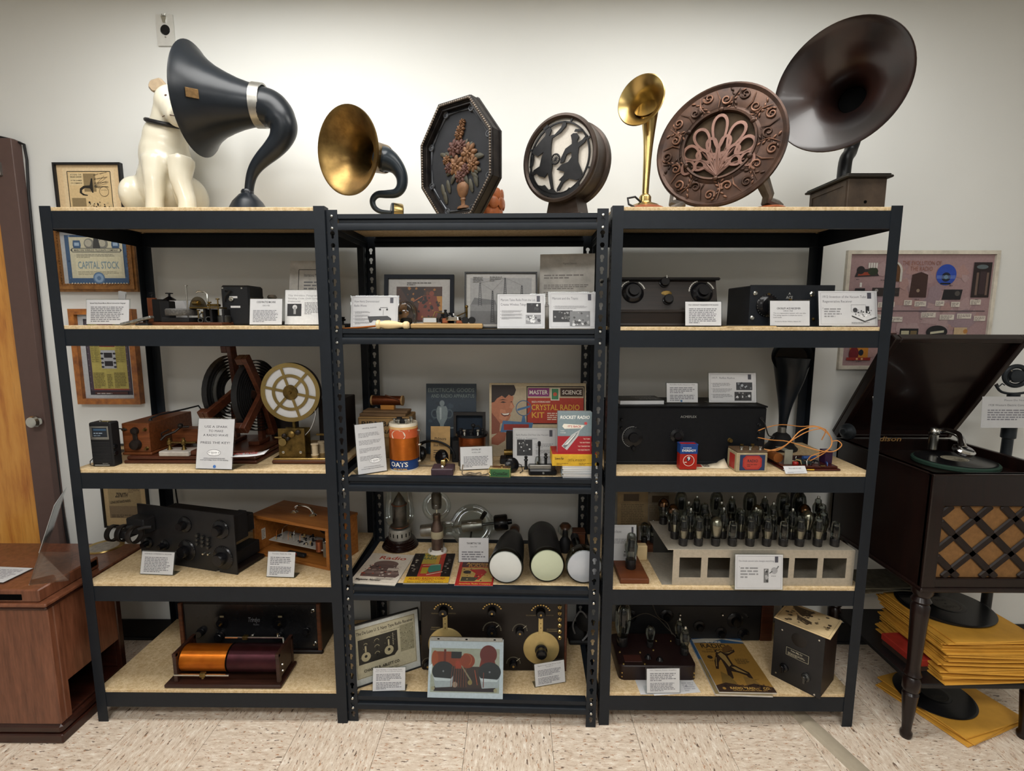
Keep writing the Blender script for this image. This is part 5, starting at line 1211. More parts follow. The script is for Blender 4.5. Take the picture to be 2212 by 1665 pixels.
for k in range(5):
    a=R(200+35*k);g=G();g.lathe([(0,0),(.005,0),(.004,.01),(.007,.013),(.007,.018),(0,.02)],14,MT((rc*.8*cos(a),rc*.8*sin(a),hz)));obj('binding_post',g,NICKEL if k % 2 else BLKM,t2)
g=G();g.tube([(0,0,hz),(.005,0,hz+.02),(.025,.0,hz+.025),(.03,0,hz+.015)],.004,8);g.sph((.005,0,hz+.026),.008,10,8);obj('detector_arm',g,BLKM,t2)
# radio kit box with a boy's portrait
def d(p):
    p.rect(0,0,1,1,'#b9a98a');p.rect(.02,.0,.40,.93,'#a99a80')
    SK,HR= '#a86a4c','#24150f';K=lambda L: [((x-1210)/790,1-(y-190)/600) for x,y in L]
    p.poly(K([(1228,320),(1270,300),(1345,290),(1400,285),(1408,310),(1400,345),(1416,385),(1402,398),(1398,415),(1392,425),(1380,440),(1386,452),(1372,488),(1340,512),(1300,522),(1290,600),(1228,610)]),SK)
    p.poly(K([(1228,430),(1260,470),(1300,522),(1290,600),(1228,610)]),'#7d4532');p.poly(K([(1300,400),(1340,410),(1360,470),(1330,505),(1290,480)]),'#b87a5a');p.poly(K([(1228,205),(1412,205),(1428,245),(1414,285),(1392,296),(1368,284),(1340,312),(1312,292),(1272,316),(1250,345),(1228,350)]),HR)
    p.poly(K([(1302,436),(1340,438),(1380,430),(1368,456),(1335,464),(1312,452)]),'#5a241c');p.poly(K([(1308,438),(1340,440),(1376,433),(1364,450),(1330,452)]),'#dcd2c4');p.poly(K([(1298,348),(1320,338),(1350,346),(1325,352)]),'#2a1810');p.poly(K([(1376,345),(1394,338),(1398,346)]),'#2a1810');p.poly(K([(1288,330),(1320,320),(1356,330),(1320,328)]),HR);p.poly(K([(1388,352),(1412,386),(1394,398),(1372,392)]),'#bb8262')
    p.poly(K([(1228,640),(1300,580),(1350,600),(1340,660),(1280,700),(1228,690)]),'#8d5038')
    p.rect(.385,.44,.985,.96,'#1f1614');p.rect(.395,.455,.975,.80,'#a3321f');p.rect(.395,.80,.975,.945,'#b9a98a')
    p.rect(.40,.82,.62,.935,'#7c2a6a');p.text('MASTER',.51,.85,.055,'#e0d8cc','c',True,width=.19);p.rect(.735,.82,.97,.935,'#3a2416');p.text('SCIENCE',.855,.85,.055,'#e0d8cc','c',True,width=.2)
    p.rect(.635,.765,.725,.935,'#d0c7b4');p.rect(.645,.78,.715,.925,'#3d7a52');p.disc(.68,.85,.02,'#c4523a')
    p.text('BUILD A WORKING RADIO',.44,.735,.024,'#e0d0bc','l',True,width=.19);p.text('CRYSTAL RADIO',.435,.635,.075,'#d09a34','l',True,width=.5);p.text('KIT',.44,.53,.075,'#d09a34','l',True,width=.13);p.para(.6,.5,.78,.61,4,'#d8bfa8',3)
    p.ringp(.355,.66,.082,.008,'#38587c',28);p.poly([(.29,.62),(.42,.67),(.42,.70),(.29,.65)],'#44688e');p.poly([(.33,.46),(.38,.46),(.365,.56),(.345,.56)],'#44688e');p.poly([(.115,.33),(.43,.33),(.455,.46),(.14,.49)],'#44688e');p.rect(.15,.36,.41,.44,'#8e2d22')
t,w_,h_,M=stand('radio_kit_box','large crystal radio kit box with smiling boy and red label','box',(1057,985),(1265,985),828,Z3M,.29,6)
g=G();g.box(0,w_,0,.035,0,h_,.002,M);obj('carton',g,mat('beige_carton','#9a835c',.7),t);p=Pr(w_,h_);d(p);p.build('cover_print',t,M,.0004)
sign('slide sign about early crystal receivers in front of the kit box',(1106,1000),(1205,1000),923,Z3M,slide(('Early Radios Did Not Use Vacuum','Tubes or Transistors'),photo(.09,.28,.44,.70,'#2c2c2e',('#8a8a8a','#c8c8c8','#4a4a4a'),12,3,.03),bullets=3,body=(.5,.12,.92,.64),ts=.05),.14,10)
# headphones
a=atZ(940,1005,Z3M);t=thing('headphones','black old headphones with double wire band lying behind the slate crystal set','headphones',(a.x,a.y+.03,Z3M),R(-15))
for r,z in ((.075,0),(.068,.014)):
    g=G();g.tube([(-.05+r*1.15*cos(R(q))*1.0+.03,.02+z,.025+r*.75*sin(R(q))) for q in range(-5,175,12)],.0035,8);obj('head_band',g,BLKM,t)
for x,y,ax_ in ((-.07,.005,(-.5,-.8,.3)),(.03,-.02,(-.5,-.85,.2))):
    g=G();g.lathe([(0,-.012),(.026,-.012),(.03,-.006),(.03,.004),(.024,.012),(.01,.016),(0,.016)],28,axis((x,y,.03),ax_));obj('ear_piece',g,BAKE,t)
g=G();g.tube([(.03,-.02,.006),(.0,-.05,.004),(-.03,-.055,.004),(-.06,-.06,.005)],.003,6);obj('cord_end',g,mat('cloth_cord','#6d6150',.8),t)
# slate crystal set
PURP=mat('purple_slate','#3c2c33',.45,0,.3,40)
t,w_,h_=boxed('crystal_detector','crystal detector on a purple slate base at the front of shelf','crystal set',(931,1028),(979,1028),1013,Z3M,.07,PURP,ch=.003)
g=G();g.box(-.004,.004,.01,.06,h_,h_+.004,.001);g.lathe([(0,0),(.007,0),(.007,.006),(.004,.01),(0,.012)],14,MT((.0,.012,h_)));obj('contact_bar',g,NICKEL,t)
g=G();g.box(-.008,.008,.03,.046,h_,h_+.022,.002);g.tube([(0,.038,h_+.022),(.012,.034,h_+.03),(.02,.03,h_+.02)],.002,6);obj('crystal_cup',g,BRASSB,t)
sign('small typed card headed crystal set in front of the open case',(993,1017),(1066,1014),963,Z3M,note('CRYSTAL SET',8,'RUSSELL LABS',4,.07),None,12)
# cloth wire
a=atZ(1020,1027,Z3M);t=thing('cloth_wire','coiled tan cloth covered wire lying between slate base and green tin','wire',(a.x,a.y,Z3M))
g=G();pts=[(-.035,.03,.03),(-.036,.01,.012),(-.03,-.005,.004)]+[(-.012+.022*cos(q*.9)+.003*q,.0+.01*sin(q*.9),.004+.002*(q % 3)) for q in range(14)]+[(.05,.005,.004),(.065,.02,.01)]
g.tube(cat([Vector(q) for q in pts],3),.0024,6);obj('strand',g,mat('cloth_cord','',0),t)
GRN=mat('green_tin','#3f6b45',.35,.3,.2,20)
t,w_,h_=boxed('tin_crystal_set','small rectangular green tin crystal set with script lettering at shelf edge','crystal set',(1057,1031),(1103,1032),1012,Z3M,.03,GRN,ch=.002)
face(t,w_,h_,lambda p: (p.frame(.03,.06,.97,.94,.001,'#b9a24a'),p.text('CrystalSet',.5,.3,.34,'#16281a','c',True,width=.7,slant=.2)))
g=G();g.box(-w_/2,w_/2,0,.03,h_,h_+.0015,.0005);obj('gilt_edge',g,BRASSB,t);g=G();g.lathe([(0,0),(.004,0),(.003,.005),(.006,.008),(0,.01)],12,MT((.006,.012,h_)));g.tube([(-w_/2,.01,h_),(-w_/2-.006,0,h_-.01),(-w_/2+.004,-.004,.01)],.0012,5);obj('terminal',g,BRASSB,t)
a=atZ(1105,1022,Z3M);t=thing('earphone','single round black earphone lying behind the green tin','earphone',(a.x,a.y+.015,Z3M))
g=G();g.lathe([(0,-.008),(.02,-.01),(.026,-.004),(.026,.008),(.018,.014),(0,.015)],28,axis((0,0,.0262),(.5,-.8,.3)));obj('shell',g,BAKE,t);g=G();g.tube([(.02,.01,.03),(.035,.02,.02),(.04,.0,.004),(.03,-.02,.003)],.0016,6);obj('cord',g,RUBBER,t)
a=atZ(1100,1003,Z3M);t=thing('galena_detector','black detector stand with brass barrel and side knob beside slide sign','crystal set',(a.x,a.y+.02,Z3M))
g=G();g.box(-.035,.025,-.02,.04,0,.02,.003);g.box(-.012,.014,-.005,.03,.02,.12,.003);obj('stand',g,BLKM,t);g=G();g.lathe([(0,-.02),(.011,-.02),(.012,.02),(0,.02)],18,axis((.0,-.012,.045),(1,0,0)));obj('barrel',g,OLDB,t)
g=G();g.cyl((.02,-.012,.045),(.042,-.012,.045),.003,n=8);g.sph((.044,-.012,.046),.008,12,8);obj('side_knob',g,BAKE,t)
# glass detector on black base
t,w_,h_=boxed('glass_detector','glass capped crystal detector on a polished black base with tall knob','crystal set',(1142,1028),(1203,1028),1015,Z3M,.085,BAKE,ch=.005)
g=G();g.box(-w_*.46,w_*.3,.01,.016,h_,h_+.014,.001);obj('nickel_strip',g,STEEL,t)
X=lambda px: (px-1172)*pxm(t.location.y+.03,.95)
g=G();q=X(1163);g.lathe([(.011,h_),(.012,h_+.02),(.010,h_+.033),(.005,h_+.038),(0,h_+.039)],20,MT((q,.04,0)));obj('glass_cap',g,GLASS,t)
g=G();g.cyl((q,.04,h_),(q,.04,h_+.02),.005,n=10);obj('crystal_cup',g,NICKEL,t)
g=G();g.cyl((X(1166),.06,h_),(X(1166),.06,h_+.075),.003,n=8);g.lathe([(0,0),(.005,0),(.006,.012),(.004,.018),(0,.019)],14,MT((X(1166),.06,h_+.07)));obj('tall_knob',g,BAKE,t)
for px in (1180,1137):
    g=G();g.lathe([(0,0),(.008,0),(.005,.01),(.005,.03),(.008,.034),(.004,.04),(.007,.046),(0,.05)],14,MT((X(px),.045,h_-.001 if px==1180 else h_*.5)));obj('binding_post',g,BLKM,t)
g=G();g.lathe([(0,.002),(.004,.002),(.0045,0)],12,axis((.002,0,h_*.5),(0,-1,0)));obj('screw',g,NICKEL,t)
# books, yellow kit and small radio box
zs=Z3M;bl_,br_=atZ(1212,1033,Z3M),atZ(1290,1034,Z3M)
cols=('#b9c3c4','#c9b8a0','#8fa0ac','#c4c4bc','#cfc4b4');labs=('lowest pale blue booklet in the stack under the yellow kit box','second booklet from the bottom of the stack, cream edged','middle blue-grey booklet of the stack under the yellow kit box','second booklet from the top of the stack, off-white','top booklet of the stack, directly under the yellow kit box')
ztop=hsolve(Vector((bl_.x,bl_.y,Z3M)),Vector((0,0,1)),1007)
for k in range(5):
    hh=ztop/5;dx=(.0,.002,-.002,.001,-.001)[k]
    t=thing('booklet',labs[k],'booklet',((bl_.x+br_.x)/2+.008+dx,bl_.y,Z3M+hh*k),R((0,1.5,-1,2,0)[k]),'booklets stacked at right end of middle unit')
    g=G();g.box(-.064,.056,.001,.085,.0005,hh-.0005,.0003);obj('pages',g,mat('white_paper','',0),t)
    g=G();g.box(-.066,.056,0,.086,0,.0007);g.box(-.066,.056,0,.086,hh-.0007,hh);obj('cover',g,mat('booklet_cover_%d' % k,cols[k],.6),t)
zy=Z3M+ztop;a,b=atZ(1191,1006,zy),atZ(1290,1006,zy);t=thing('science_kit_box','flat yellow and red crystal radio kit box lying on the stack of booklets','box',((a.x+b.x)/2,bl_.y+.003,zy));w_=(b.x-a.x)*.97;hy=hsolve(t.location.copy(),Vector((0,0,1)),981)
g=G();g.box(-w_/2,w_/2,0,.11,0,hy,.0015);obj('carton',g,mat('yellow_carton','#c9a02c',.55),t)
g=G();g.box(-w_/2+.0005,w_/2-.0005,.0005,.1095,hy,hy+.0008);obj('red_lid_print',g,mat('red_carton','#a02a20',.55),t)
face(t,w_,hy,lambda p: (p.text('Science Fair',.06,.55,.2,'#4a3410','l',True,width=.2),p.text('CRYSTAL AM RADIO KIT',.55,.4,.2,'#5a4310','c',width=.4),p.para(.1,.1,.4,.3,2,'#8a6a1a',2),p.para(.6,.1,.95,.3,2,'#8a6a1a',3)))
zr=zy+hy+.0008
def d(p):
    p.rect(0,0,1,1,'#7d8d92');p.rect(0,0,1,.42,'#9c1e28');p.rect(0,.42,1,.435,'#6f7f86')
    p.text('ROCKET RADIO',.5,.84,.075,'#f0efe8','c',True,width=.86,slant=.15);p.poly([(.13,.66),(.18,.72),(.78,.69),(.72,.61),(.2,.6)],'#e8e2d4');p.text("IT'S BACK",.5,.63,.05,'#b03038','c',True,width=.4)
    p.poly([(.12,.18),(.42,.46),(.66,.58),(.6,.42),(.28,.08)],'#b9bcbc');p.poly([(.16,.18),(.46,.44),(.6,.52),(.5,.38),(.22,.12)],'#6e7274');p.poly([(.2,.2),(.5,.46),(.55,.48),(.3,.22)],'#dcdcd8');p.line(.64,.56,.82,.7,.0015,'#c8ccca');p.disc(.82,.73,.045,'#c04a4a',16)
    for i,ln in enumerate(('NO TUBES','NO BATTERIES','NO TRANSISTORS','NO ELECTRICITY')): p.text('*'+ln,.96,.34-.09*i,.03,'#e8c9b4','r',True,width=.026*len(ln))
    p.text('WORKS',.08,.54,.025,'#e8e8e4','l',width=.12);p.text('FOREVER',.08,.49,.025,'#e8e8e4','l',width=.16)
t,w_,h_=boxed('small_radio_box','upright grey and red box with silver rocket picture on the yellow kit box','box',(1204,979),(1277,979),890,zr,.03,mat('grey_carton','#8b9597',.5),bl_.y+.012,ch=.001)
face(t,w_,h_,d,'cover_print')
# ================================================================ third shelf, right
RADB=mat('black_crackle_radio',(.006,.0065,.008),.5,0,.2,60,.06,300,.15)
ya=atZ(1490,1003,Z3R).y;t,w_,h_=boxed('table_radio','long black table radio with two signs and a black book on top','radio',(1322,1003),(1649,1003),880,Z3R,.2,RADB,ya,ch=.004)
g=G();g.box(-w_/2-.003,w_/2+.003,-.003,.2,h_,h_+.006,.003);g.box(-w_/2,w_/2,-.004,.0,0,.012,.002);obj('lid',g,RADB,t)
X=lambda px: atY(px,950,ya).x-t.location.x
Zq=lambda py: atY(1490,py,ya).z-Z3R
face(t,w_,h_,lambda p: p.text('ACMEFLEX',(X(1485)+w_/2)/w_,.82,.04,'#8f8f8c','c',width=.105))
for px,py,r in ((1367,944,.034),(1461,940,.024)):
    g=G();g.lathe([(0,.02),(r*.5,.02),(r*.55,.008),(r,.005),(r,0)],32,axis((X(px),0,Zq(py)),(0,-1,0)));obj('dial',g,BAKE,t)
    pr_=Pr(.1,.1);q=r/.1*1.12
    if px==1367: pr_.ringp(.5,.5,q*1.03,.018,'#7a7a78',20,85,250)
    for i in range(17): a_=R(75+11*i) if px==1367 else R(90+20*i);pr_.line(.5+q*.9*cos(a_),.5+q*.9*sin(a_),.5+q*cos(a_),.5+q*sin(a_),.0009,'#a5a5a0' if px==1367 else '#44444a')
    pr_.build('dial_scale',t,MT((X(px)-.05,0,Zq(py)-.05)),.0006)
for px,py,r in ((1368,967,.008),(1341,906,.006),(1576,950,.008),(1341,924,.005)):
    g=G();knob(g,(X(px),0,Zq(py)),(0,-1,0),r,.014);obj('knob',g,BAKE if py != 950 else OLDB,t)
for py in (903,916,932,946):
    g=G();g.lathe([(0,.012),(.004,.012),(.004,.006),(.006,.004),(.006,0)],12,axis((X(1641 if py==903 else 1636),0,Zq(py)),(0,-1,0)));obj('binding_post',g,BLKM,t)
zt=Z3R+h_+.006
# book on the radio
a=atY(1388,885,ya+.012);t2=thing('paperback_book','black paperback with white outlined lettering lying on the black radio','book',(a.x,ya+.02,zt),R(3))
g=G();g.box(-.08,.08,.001,.11,.001,.015,.0006);obj('pages',g,PAPER,t2);g=G();g.box(-.081,.081,0,.111,.015,.0164,.0003);g.box(-.081,.081,0,.111,0,.001);obj('cover',g,mat('black_book_cover',(.014,.014,.015),.35),t2)
p=Pr(.15,.1);
for i,ln in enumerate(('OPEN','DIALS','LIFE')): p.text(ln,.62+.06*i,.66-.27*i,.17,'#9a9a98','c',False,width=.5)
p.build('lettering',t2,MT((-.075,.005,.0167))@MR(R(-90),4,'X'))
sign('smaller white card with blue pin standing on the black radio',(1438,878),(1509,878),826,zt,lambda p: (note('Acmeflex Reflex Receiver 1925',8,None,5,.045,False,.9,True)(p),p.disc(.47,.07,.035,'#2f5f8a')),ya+.05,10)
sign('slide sign titled 1917 reflex radios standing on the black radio',(1529,878),(1635,878),804,zt,slide(('1917:  Reflex Radios',),photo(.58,.42,.92,.68,'#3a3c40',('#707478','#2a2c30','#9aa0a5'),12,4,.03),photo(.54,.06,.9,.36,'#3a3a3c',('#8a8a8a','#cccccc','#242424'),16,9,.03),bullets=3,body=(.06,.12,.5,.7),ts=.065),ya+.05,10)
# lantern battery
t,w_,h_=boxed('dry_battery','small red and blue tin battery standing on a pamphlet','battery',(1468,1014),(1505,1014),960,Z3R+.002,.034,mat('red_tin','#9a1f16',.35,.1),ch=.002)
g=G();g.box(-w_/2-.0004,w_/2+.0004,-.0004,.0344,h_*.62,h_*.965,.001);obj('blue_band',g,mat('blue_tin','#1c3f7c',.35,.1),t)
g=G();g.ring([(-w_/2-.001,-.001),(w_/2+.001,-.001),(w_/2+.001,.035),(-w_/2-.001,.035)],[(-w_/2+.002,.002),(w_/2-.002,.002),(w_/2-.002,.032),(-w_/2+.002,.032)],-h_-.0015,-h_+.003,MR(R(-90),4,'X'));obj('top_rim',g,mat('blue_tin','',0),t)
face(t,w_,h_,lambda p: (p.text('EVEREADY',.5,.72,.085,'#e4e4e0','c',True,width=.8),p.para(.15,.85,.85,.9,1,'#c8d0dc',2),p.ringp(.5,.36,.33,.03,'#d8c8bc',28),p.disc(.5,.42,.12,'#1b2740',20),p.text('9',.5,.37,.15,'#e8e8e4','c',True),p.para(.25,.28,.75,.34,1,'#d8c8bc',4)),'lettering',.0009)
a=atZ(1520,1008,Z3R);t=thing('pamphlet','red and cream pamphlet with curled corner lying under the small battery','pamphlet',(a.x,a.y,Z3R),R(-6))
g=G();vs=[(x,y,.001+(.022*max(0,(x-.02)/.06)**2 if y>0 else .0)) for x in (-.085,-.03,.02,.05,.08) for y in (-.02,.035)]
g.add(vs,[(2*i,2*i+2,2*i+3,2*i+1) for i in range(4)]);o=obj('sheet',g,mat('cream_pamphlet','#c4b8a0',.6),t);o.modifiers.new('s','SOLIDIFY').thickness=-.0012
p=Pr(.11,.05);p.rect(.35,.1,.62,.9,'#a33a2c');p.para(.02,.1,.33,.9,5,'#3a3430',4,.7);p.para(.66,.2,1,.9,4,'#4a4440',6,.7);p.build('lettering',t,MT((-.075,-.018,.0024))@MR(R(-90),4,'X'))
# old B battery
t,w_,h_=boxed('dry_battery','old rectangular battery with cream frame and blue and red label','battery',(1590,1020),(1656,1020),978,Z3R,.075,mat('cream_tin','#9c8e70',.5,0,.25,30),ch=.002)
g=G();g.box(-w_/2,w_/2,0,.075,h_,h_+.006,.002);obj('tar_top',g,mat('brown_tar','#4a3826',.6,0,.3,60,.3),t)
face(t,w_,h_,lambda p: (p.rect(.1,.1,.92,.9,'#1d2f52'),p.poly([(.3,.14),(.72,.14),(.82,.3),(.82,.7),(.72,.86),(.3,.86),(.2,.7),(.2,.3)],'#9c2a24'),p.poly([(.34,.2),(.68,.2),(.77,.34),(.77,.66),(.68,.8),(.34,.8),(.25,.66),(.25,.34)],'#a83a2e'),p.text('RADIO',.52,.52,.14,'#241c28','c',True,width=.34),p.para(.34,.3,.7,.46,2,'#6a2420',3)),'label_print')
p=Pr(.075,h_);p.rect(.25,.1,.8,.85,'#9c2a24');p.build('side_label',t,MT((-w_/2,.075,0))@MR(R(-90),4,'Z'),.0004)
for x,y in ((-.03,.02),(.0,.02),(.035,.02),(-.015,.05),(.025,.055)):
    g=G();g.lathe([(0,0),(.005,0),(.004,.006),(.006,.008),(.006,.012),(0,.013)],12,MT((x,y,h_+.006)));obj('terminal',g,OLDB if y>.03 else NICKEL,t)
# dark horn standing at the back right
cb=atY(1710,757,.33);t=thing('horn_loudspeaker','narrow dark horn loudspeaker standing at the back behind the wired breadboard','horn speaker',(atY(1688,940,.33).x,.33,Z3R))
s=pxm(.33,1.2)
L_=[(1711,772,36),(1709,790,34),(1706,815,29),(1702,840,23),(1697,870,15),(1693,900,10),(1690,925,8)]
pp,rr=smooth_path(L_,.33);g=GW(t);g.tube(pp,[q*s for q in rr],28);obj('neck',g,HORN,t)
mc=atY(1711,770,.32);g=GW(t);g.lathe([(36*s*.96,-.03),(39*s,0),(39.5*s,.003),(37*s,.0),(30*s,-.02),(0,-.03)],40,axis(mc,(-.35,-.85,.35)));obj('bell',g,HORN,t)
zb=atY(1688,928,.33).z-Z3R;g=G();g.lathe([(0,0),(.06,0),(.062,.008),(.05,.02),(.03,zb-.02),(.014,zb-.008),(.013,zb),(0,zb)],32);obj('base',g,BLKM,t)
g=G();g.lathe([(.0135,zb-.012),(.016,zb-.01),(.016,zb+.012),(.0135,zb+.014)],24);obj('collar',g,STEEL,t)
# breadboard receiver
t,w_,h_=boxed('breadboard_radio','homemade radio on a moulded dark red wooden board with orange wires','radio',(1692,1018),(1817,1018),1009,Z3R,.15,None)
DRW=wood('dark_red_wood','#2b0f0c','#4a1c15',.28,coat=.4)
g=G();g.box(-w_/2,w_/2,0,.16,0,.008,.003);g.box(-w_/2+.006,w_/2-.006,.006,.154,.008,.016,.004);obj('board',g,DRW,t)
X=lambda px,Y=.05: atY(px,980,t.location.y+Y).x-t.location.x
g=G();g.box(X(1689),X(1706),.03,.035,.016,.068,.001);g.box(X(1690),X(1706),.035,.1,.06,.063,.001);obj('tuner_bracket',g,mat('pale_metal','#8d8d80',.4,.5),t)
g=G();g.lathe([(0,0),(.017,0),(.017,.05),(0,.05)],24,axis((X(1682),.05,.034),(0,1,0)));obj('ferrite_coil',g,mat('copper_tape','#93582c',.4,.5),t)
g=G();g.lathe([(0,0),(.006,0),(.006,.05),(0,.05)],16,axis((X(1735),.05,.035),(1,.1,0)));obj('electrolytic',g,mat('blue_sleeve','#27406e',.4),t)
g=G();g.box(X(1726),X(1748),.03,.075,.016,.026,.001);obj('transistor_board',g,mat('dark_circuit','#1e2a2a',.5),t)
g=G();g.lathe([(0,0),(.009,0),(.01,.006),(.008,.01),(0,.01)],20,MT((X(1713),.03,.016)));obj('red_knob',g,mat('red_plastic','#8e1f1c',.3),t)
g=G();g.box(X(1780),X(1796),.04,.075,.016,.062,.001);obj('purple_capacitor',g,mat('violet_film','#2f1634',.3),t)
r5=random.Random(9)
for k in range(12):
    g=G();x,y=X(1715)+r5.random()*(X(1785)-X(1715)),r5.uniform(.015,.1);a=r5.uniform(0,3.1);z=.02+r5.random()*.012;dx,dy=cos(a)*.008,sin(a)*.008
    g.tube([(x-dx*1.6,y-dy*1.6,.016),(x-dx,y-dy,z),(x+dx,y+dy,z),(x+dx*1.6,y+dy*1.6,.016)],[.0008,.0026,.0026,.0008],8);obj('component',g,(NICKEL,mat('blue_sleeve','',0),mat('tan_resistor','#a38a5c',.5),BLKM)[k % 4],t)
g=G();g.box(X(1746,0),X(1762,0),-.001,.002,.004,.008,.0005);obj('yellow_tag',g,mat('yellow_tag','#b9962c',.5),t);g=G();g.box(X(1778,0),X(1788,0),.005,.02,.016,.019,.0005);obj('brass_clip',g,BRASSB,t)
ORW=mat('orange_wire','#c98748',.5)
def wire3(pts,nm='jumper_wire'):
    g=GW(t);g.tube(cat([atY(x,y,Y) for x,y,Y in pts],5),.0018,6);obj(nm,g,ORW,t)
ty_=t.location.y
wire3([(1638,930,ya-.012),(1660,922,ya),(1690,917,ya+.02),(1730,921,ya+.03),(1760,920,ya+.02),(1785,930,ya),(1797,955,ty_+.03),(1785,975,ty_+.03),(1745,998,ty_+.05)])
wire3([(1638,945,ya-.012),(1665,950,ya),(1700,953,ya),(1740,965,ty_+.04),(1770,973,ty_+.02),(1800,975,ty_+.02),(1818,962,ty_+.03),(1810,952,ty_+.04),(1798,953,ty_+.05)])
wire3([(1650,970,ty_+.05),(1680,972,ty_+.03),(1705,955,ty_),(1730,930,ty_),(1765,922,ty_+.01),(1795,945,ty_+.02),(1790,970,ty_+.02),(1752,985,ty_+.04),(1745,1000,ty_+.05)])
wire3([(1655,975,ty_+.06),(1690,965,ty_+.05),(1720,945,ty_+.04),(1750,930,ty_+.05),(1783,927,ty_+.06),(1775,950,ty_+.07)])
sign('tiny white card leaning against the dark red breadboard',(1697,1024),(1744,1023),1007,Z3R,note('First radio kit with',2,None,3,.2,False,.6),None,38,False)
g=G();pts=[(1642,903,ya-.01),(1652,915,ya-.012),(1660,940,ya),(1672,943,ya+.02),(1668,950,ya+.02)];g.tube(cat([atY(x,y,Y) for x,y,Y in pts],4),.0022,6);tag(obj('speaker_lead',g,RUBBER),'black lead hanging from the right end of the long black radio','cable')
# ================================================================ fourth shelf
Z4L,Z4M,Z4R=ZB['L'][3],ZB['M'][3]-.002,ZB['R'][3]
def lp(t,px,py,y=0.0):                      # pixel -> local point on the thing's own plane y = const
    I=inv(t);o=I@CAM;d_=I.to_3x3()@ray(px,py);k=(y-o.y)/d_.y;return o+d_*k
def dial(t,px,py,r,y=0,m=BAKE,marks='#8c8c88',kn=.45,d_=.03):
    c_=lp(t,px,py,y);g=G();g.lathe([(0,d_),(r*kn,d_),(r*(kn+.06),d_*.8),(r*(kn+.1),d_*.3),(r*.92,d_*.2),(r,.002),(r,0)],36,axis(c_,(0,-1,0)));o=obj('dial',g,m,t)
    p=Pr(2*r,2*r)
    for q in range(18): a_=R(-20+13*q);p.line(.5+.43*cos(a_),.5+.43*sin(a_),.5+.49*cos(a_),.5+.49*sin(a_),.0008,marks)
    p.build('dial_scale',o,MT((c_.x-r,c_.y-d_*.14,c_.z-r)));return o
# ---- black panel receiver with honeycomb coils
t,w_,h_=boxed('panel_receiver','tall black panel receiver with many dials and honeycomb coils at left','radio',(307,1209),(513,1242),1101,Z4L,.006,mat('black_ebonite_panel',(.011,.011,.012),.38),ch=.001,part='panel')
h_=hsolve(inv(t).inverted()@Vector((w_/2,0,0)),Vector((0,0,1)),1113)
for o in t.children: bpy.data.objects.remove(o)
g=G();g.box(-w_/2,w_/2,0,.006,0,h_,.001);obj('panel',g,mat('black_ebonite_panel','',0),t)
g=G();g.box(-w_/2+.01,w_/2-.002,.006,.14,.003,.018,.002);obj('baseboard',g,mat('near_black_wood','',0),t)
g=G();g.box(-w_/2+.05,w_/2-.02,.03,.12,h_*.55,h_*.85,.004);g.box(w_/2-.05,w_/2-.012,.01,.08,h_*.5,h_*.95,.004);g.box(w_/2-.08,w_/2-.03,.02,.15,.02,.07,.003);obj('rear_components',g,BLKM,t)
for px,py,r in ((400,1132,.031),(477,1143,.036),(404,1188,.041),(482,1204,.045),(322,1171,.021),(357,1176,.02)): dial(t,px,py,r)
for k in range(9):
    x,y=428+12*(k % 3),1155+9*(k//3)+4*(k % 3);c_=lp(t,x,y);g=G();g.lathe([(0,.01),(.006,.009),(.0065,.003),(.004,0)],12,axis(c_,(0,-1,0)));obj('switch_contact',g,mat('dark_steel','',0),t)
for px,py in ((441,1195),(473,1232),(452,1196)):
    c_=lp(t,px,py);g=G();g.lathe([(0,.008),(.003,.008),(.006,.002),(.006,0)],12,axis(c_,(0,-1,0)));obj('terminal',g,NICKEL,t)
c_=lp(t,322,1130);g=G();g.box(c_.x-.05,c_.x+.035,-.05,0,c_.z-.025,c_.z+.035,.004);g.box(c_.x-.075,c_.x-.03,-.07,-.01,c_.z-.04,c_.z-.01,.004);obj('coil_holder',g,BLKM,t)
for px,py,yy in ((245,1151,-.03),(267,1151,-.055),(291,1155,-.085)):
    c_=lp(t,px,py,yy);g=G();ax_=MR(-t.rotation_euler.z,3,'Z')@Vector((-1,.12,.03))
    g.lathe([(.026,-.009),(.031,-.01),(.032,-.008),(.032,.008),(.031,.01),(.026,.009)],40,axis(c_,ax_),close=True);o=obj('honeycomb_coil',g,mat('dark_coil_wrap','#17120f',.5,0,.3,90,.3,200),t)
    g=G();g.tube([c_+Vector((.02,0,.024)),c_+Vector((.04,.01,.03)),c_+Vector((.06,.02,.03))],.006,8);obj('plug',g,BLKM,o)
sign('small typed card standing before the black panel receiver',(301,1241),(375,1244),1190,Z4L,note('ASSEMBLED EXPERIMENTAL RECEIVER',10,None,6,.05,False,.88),None,14)
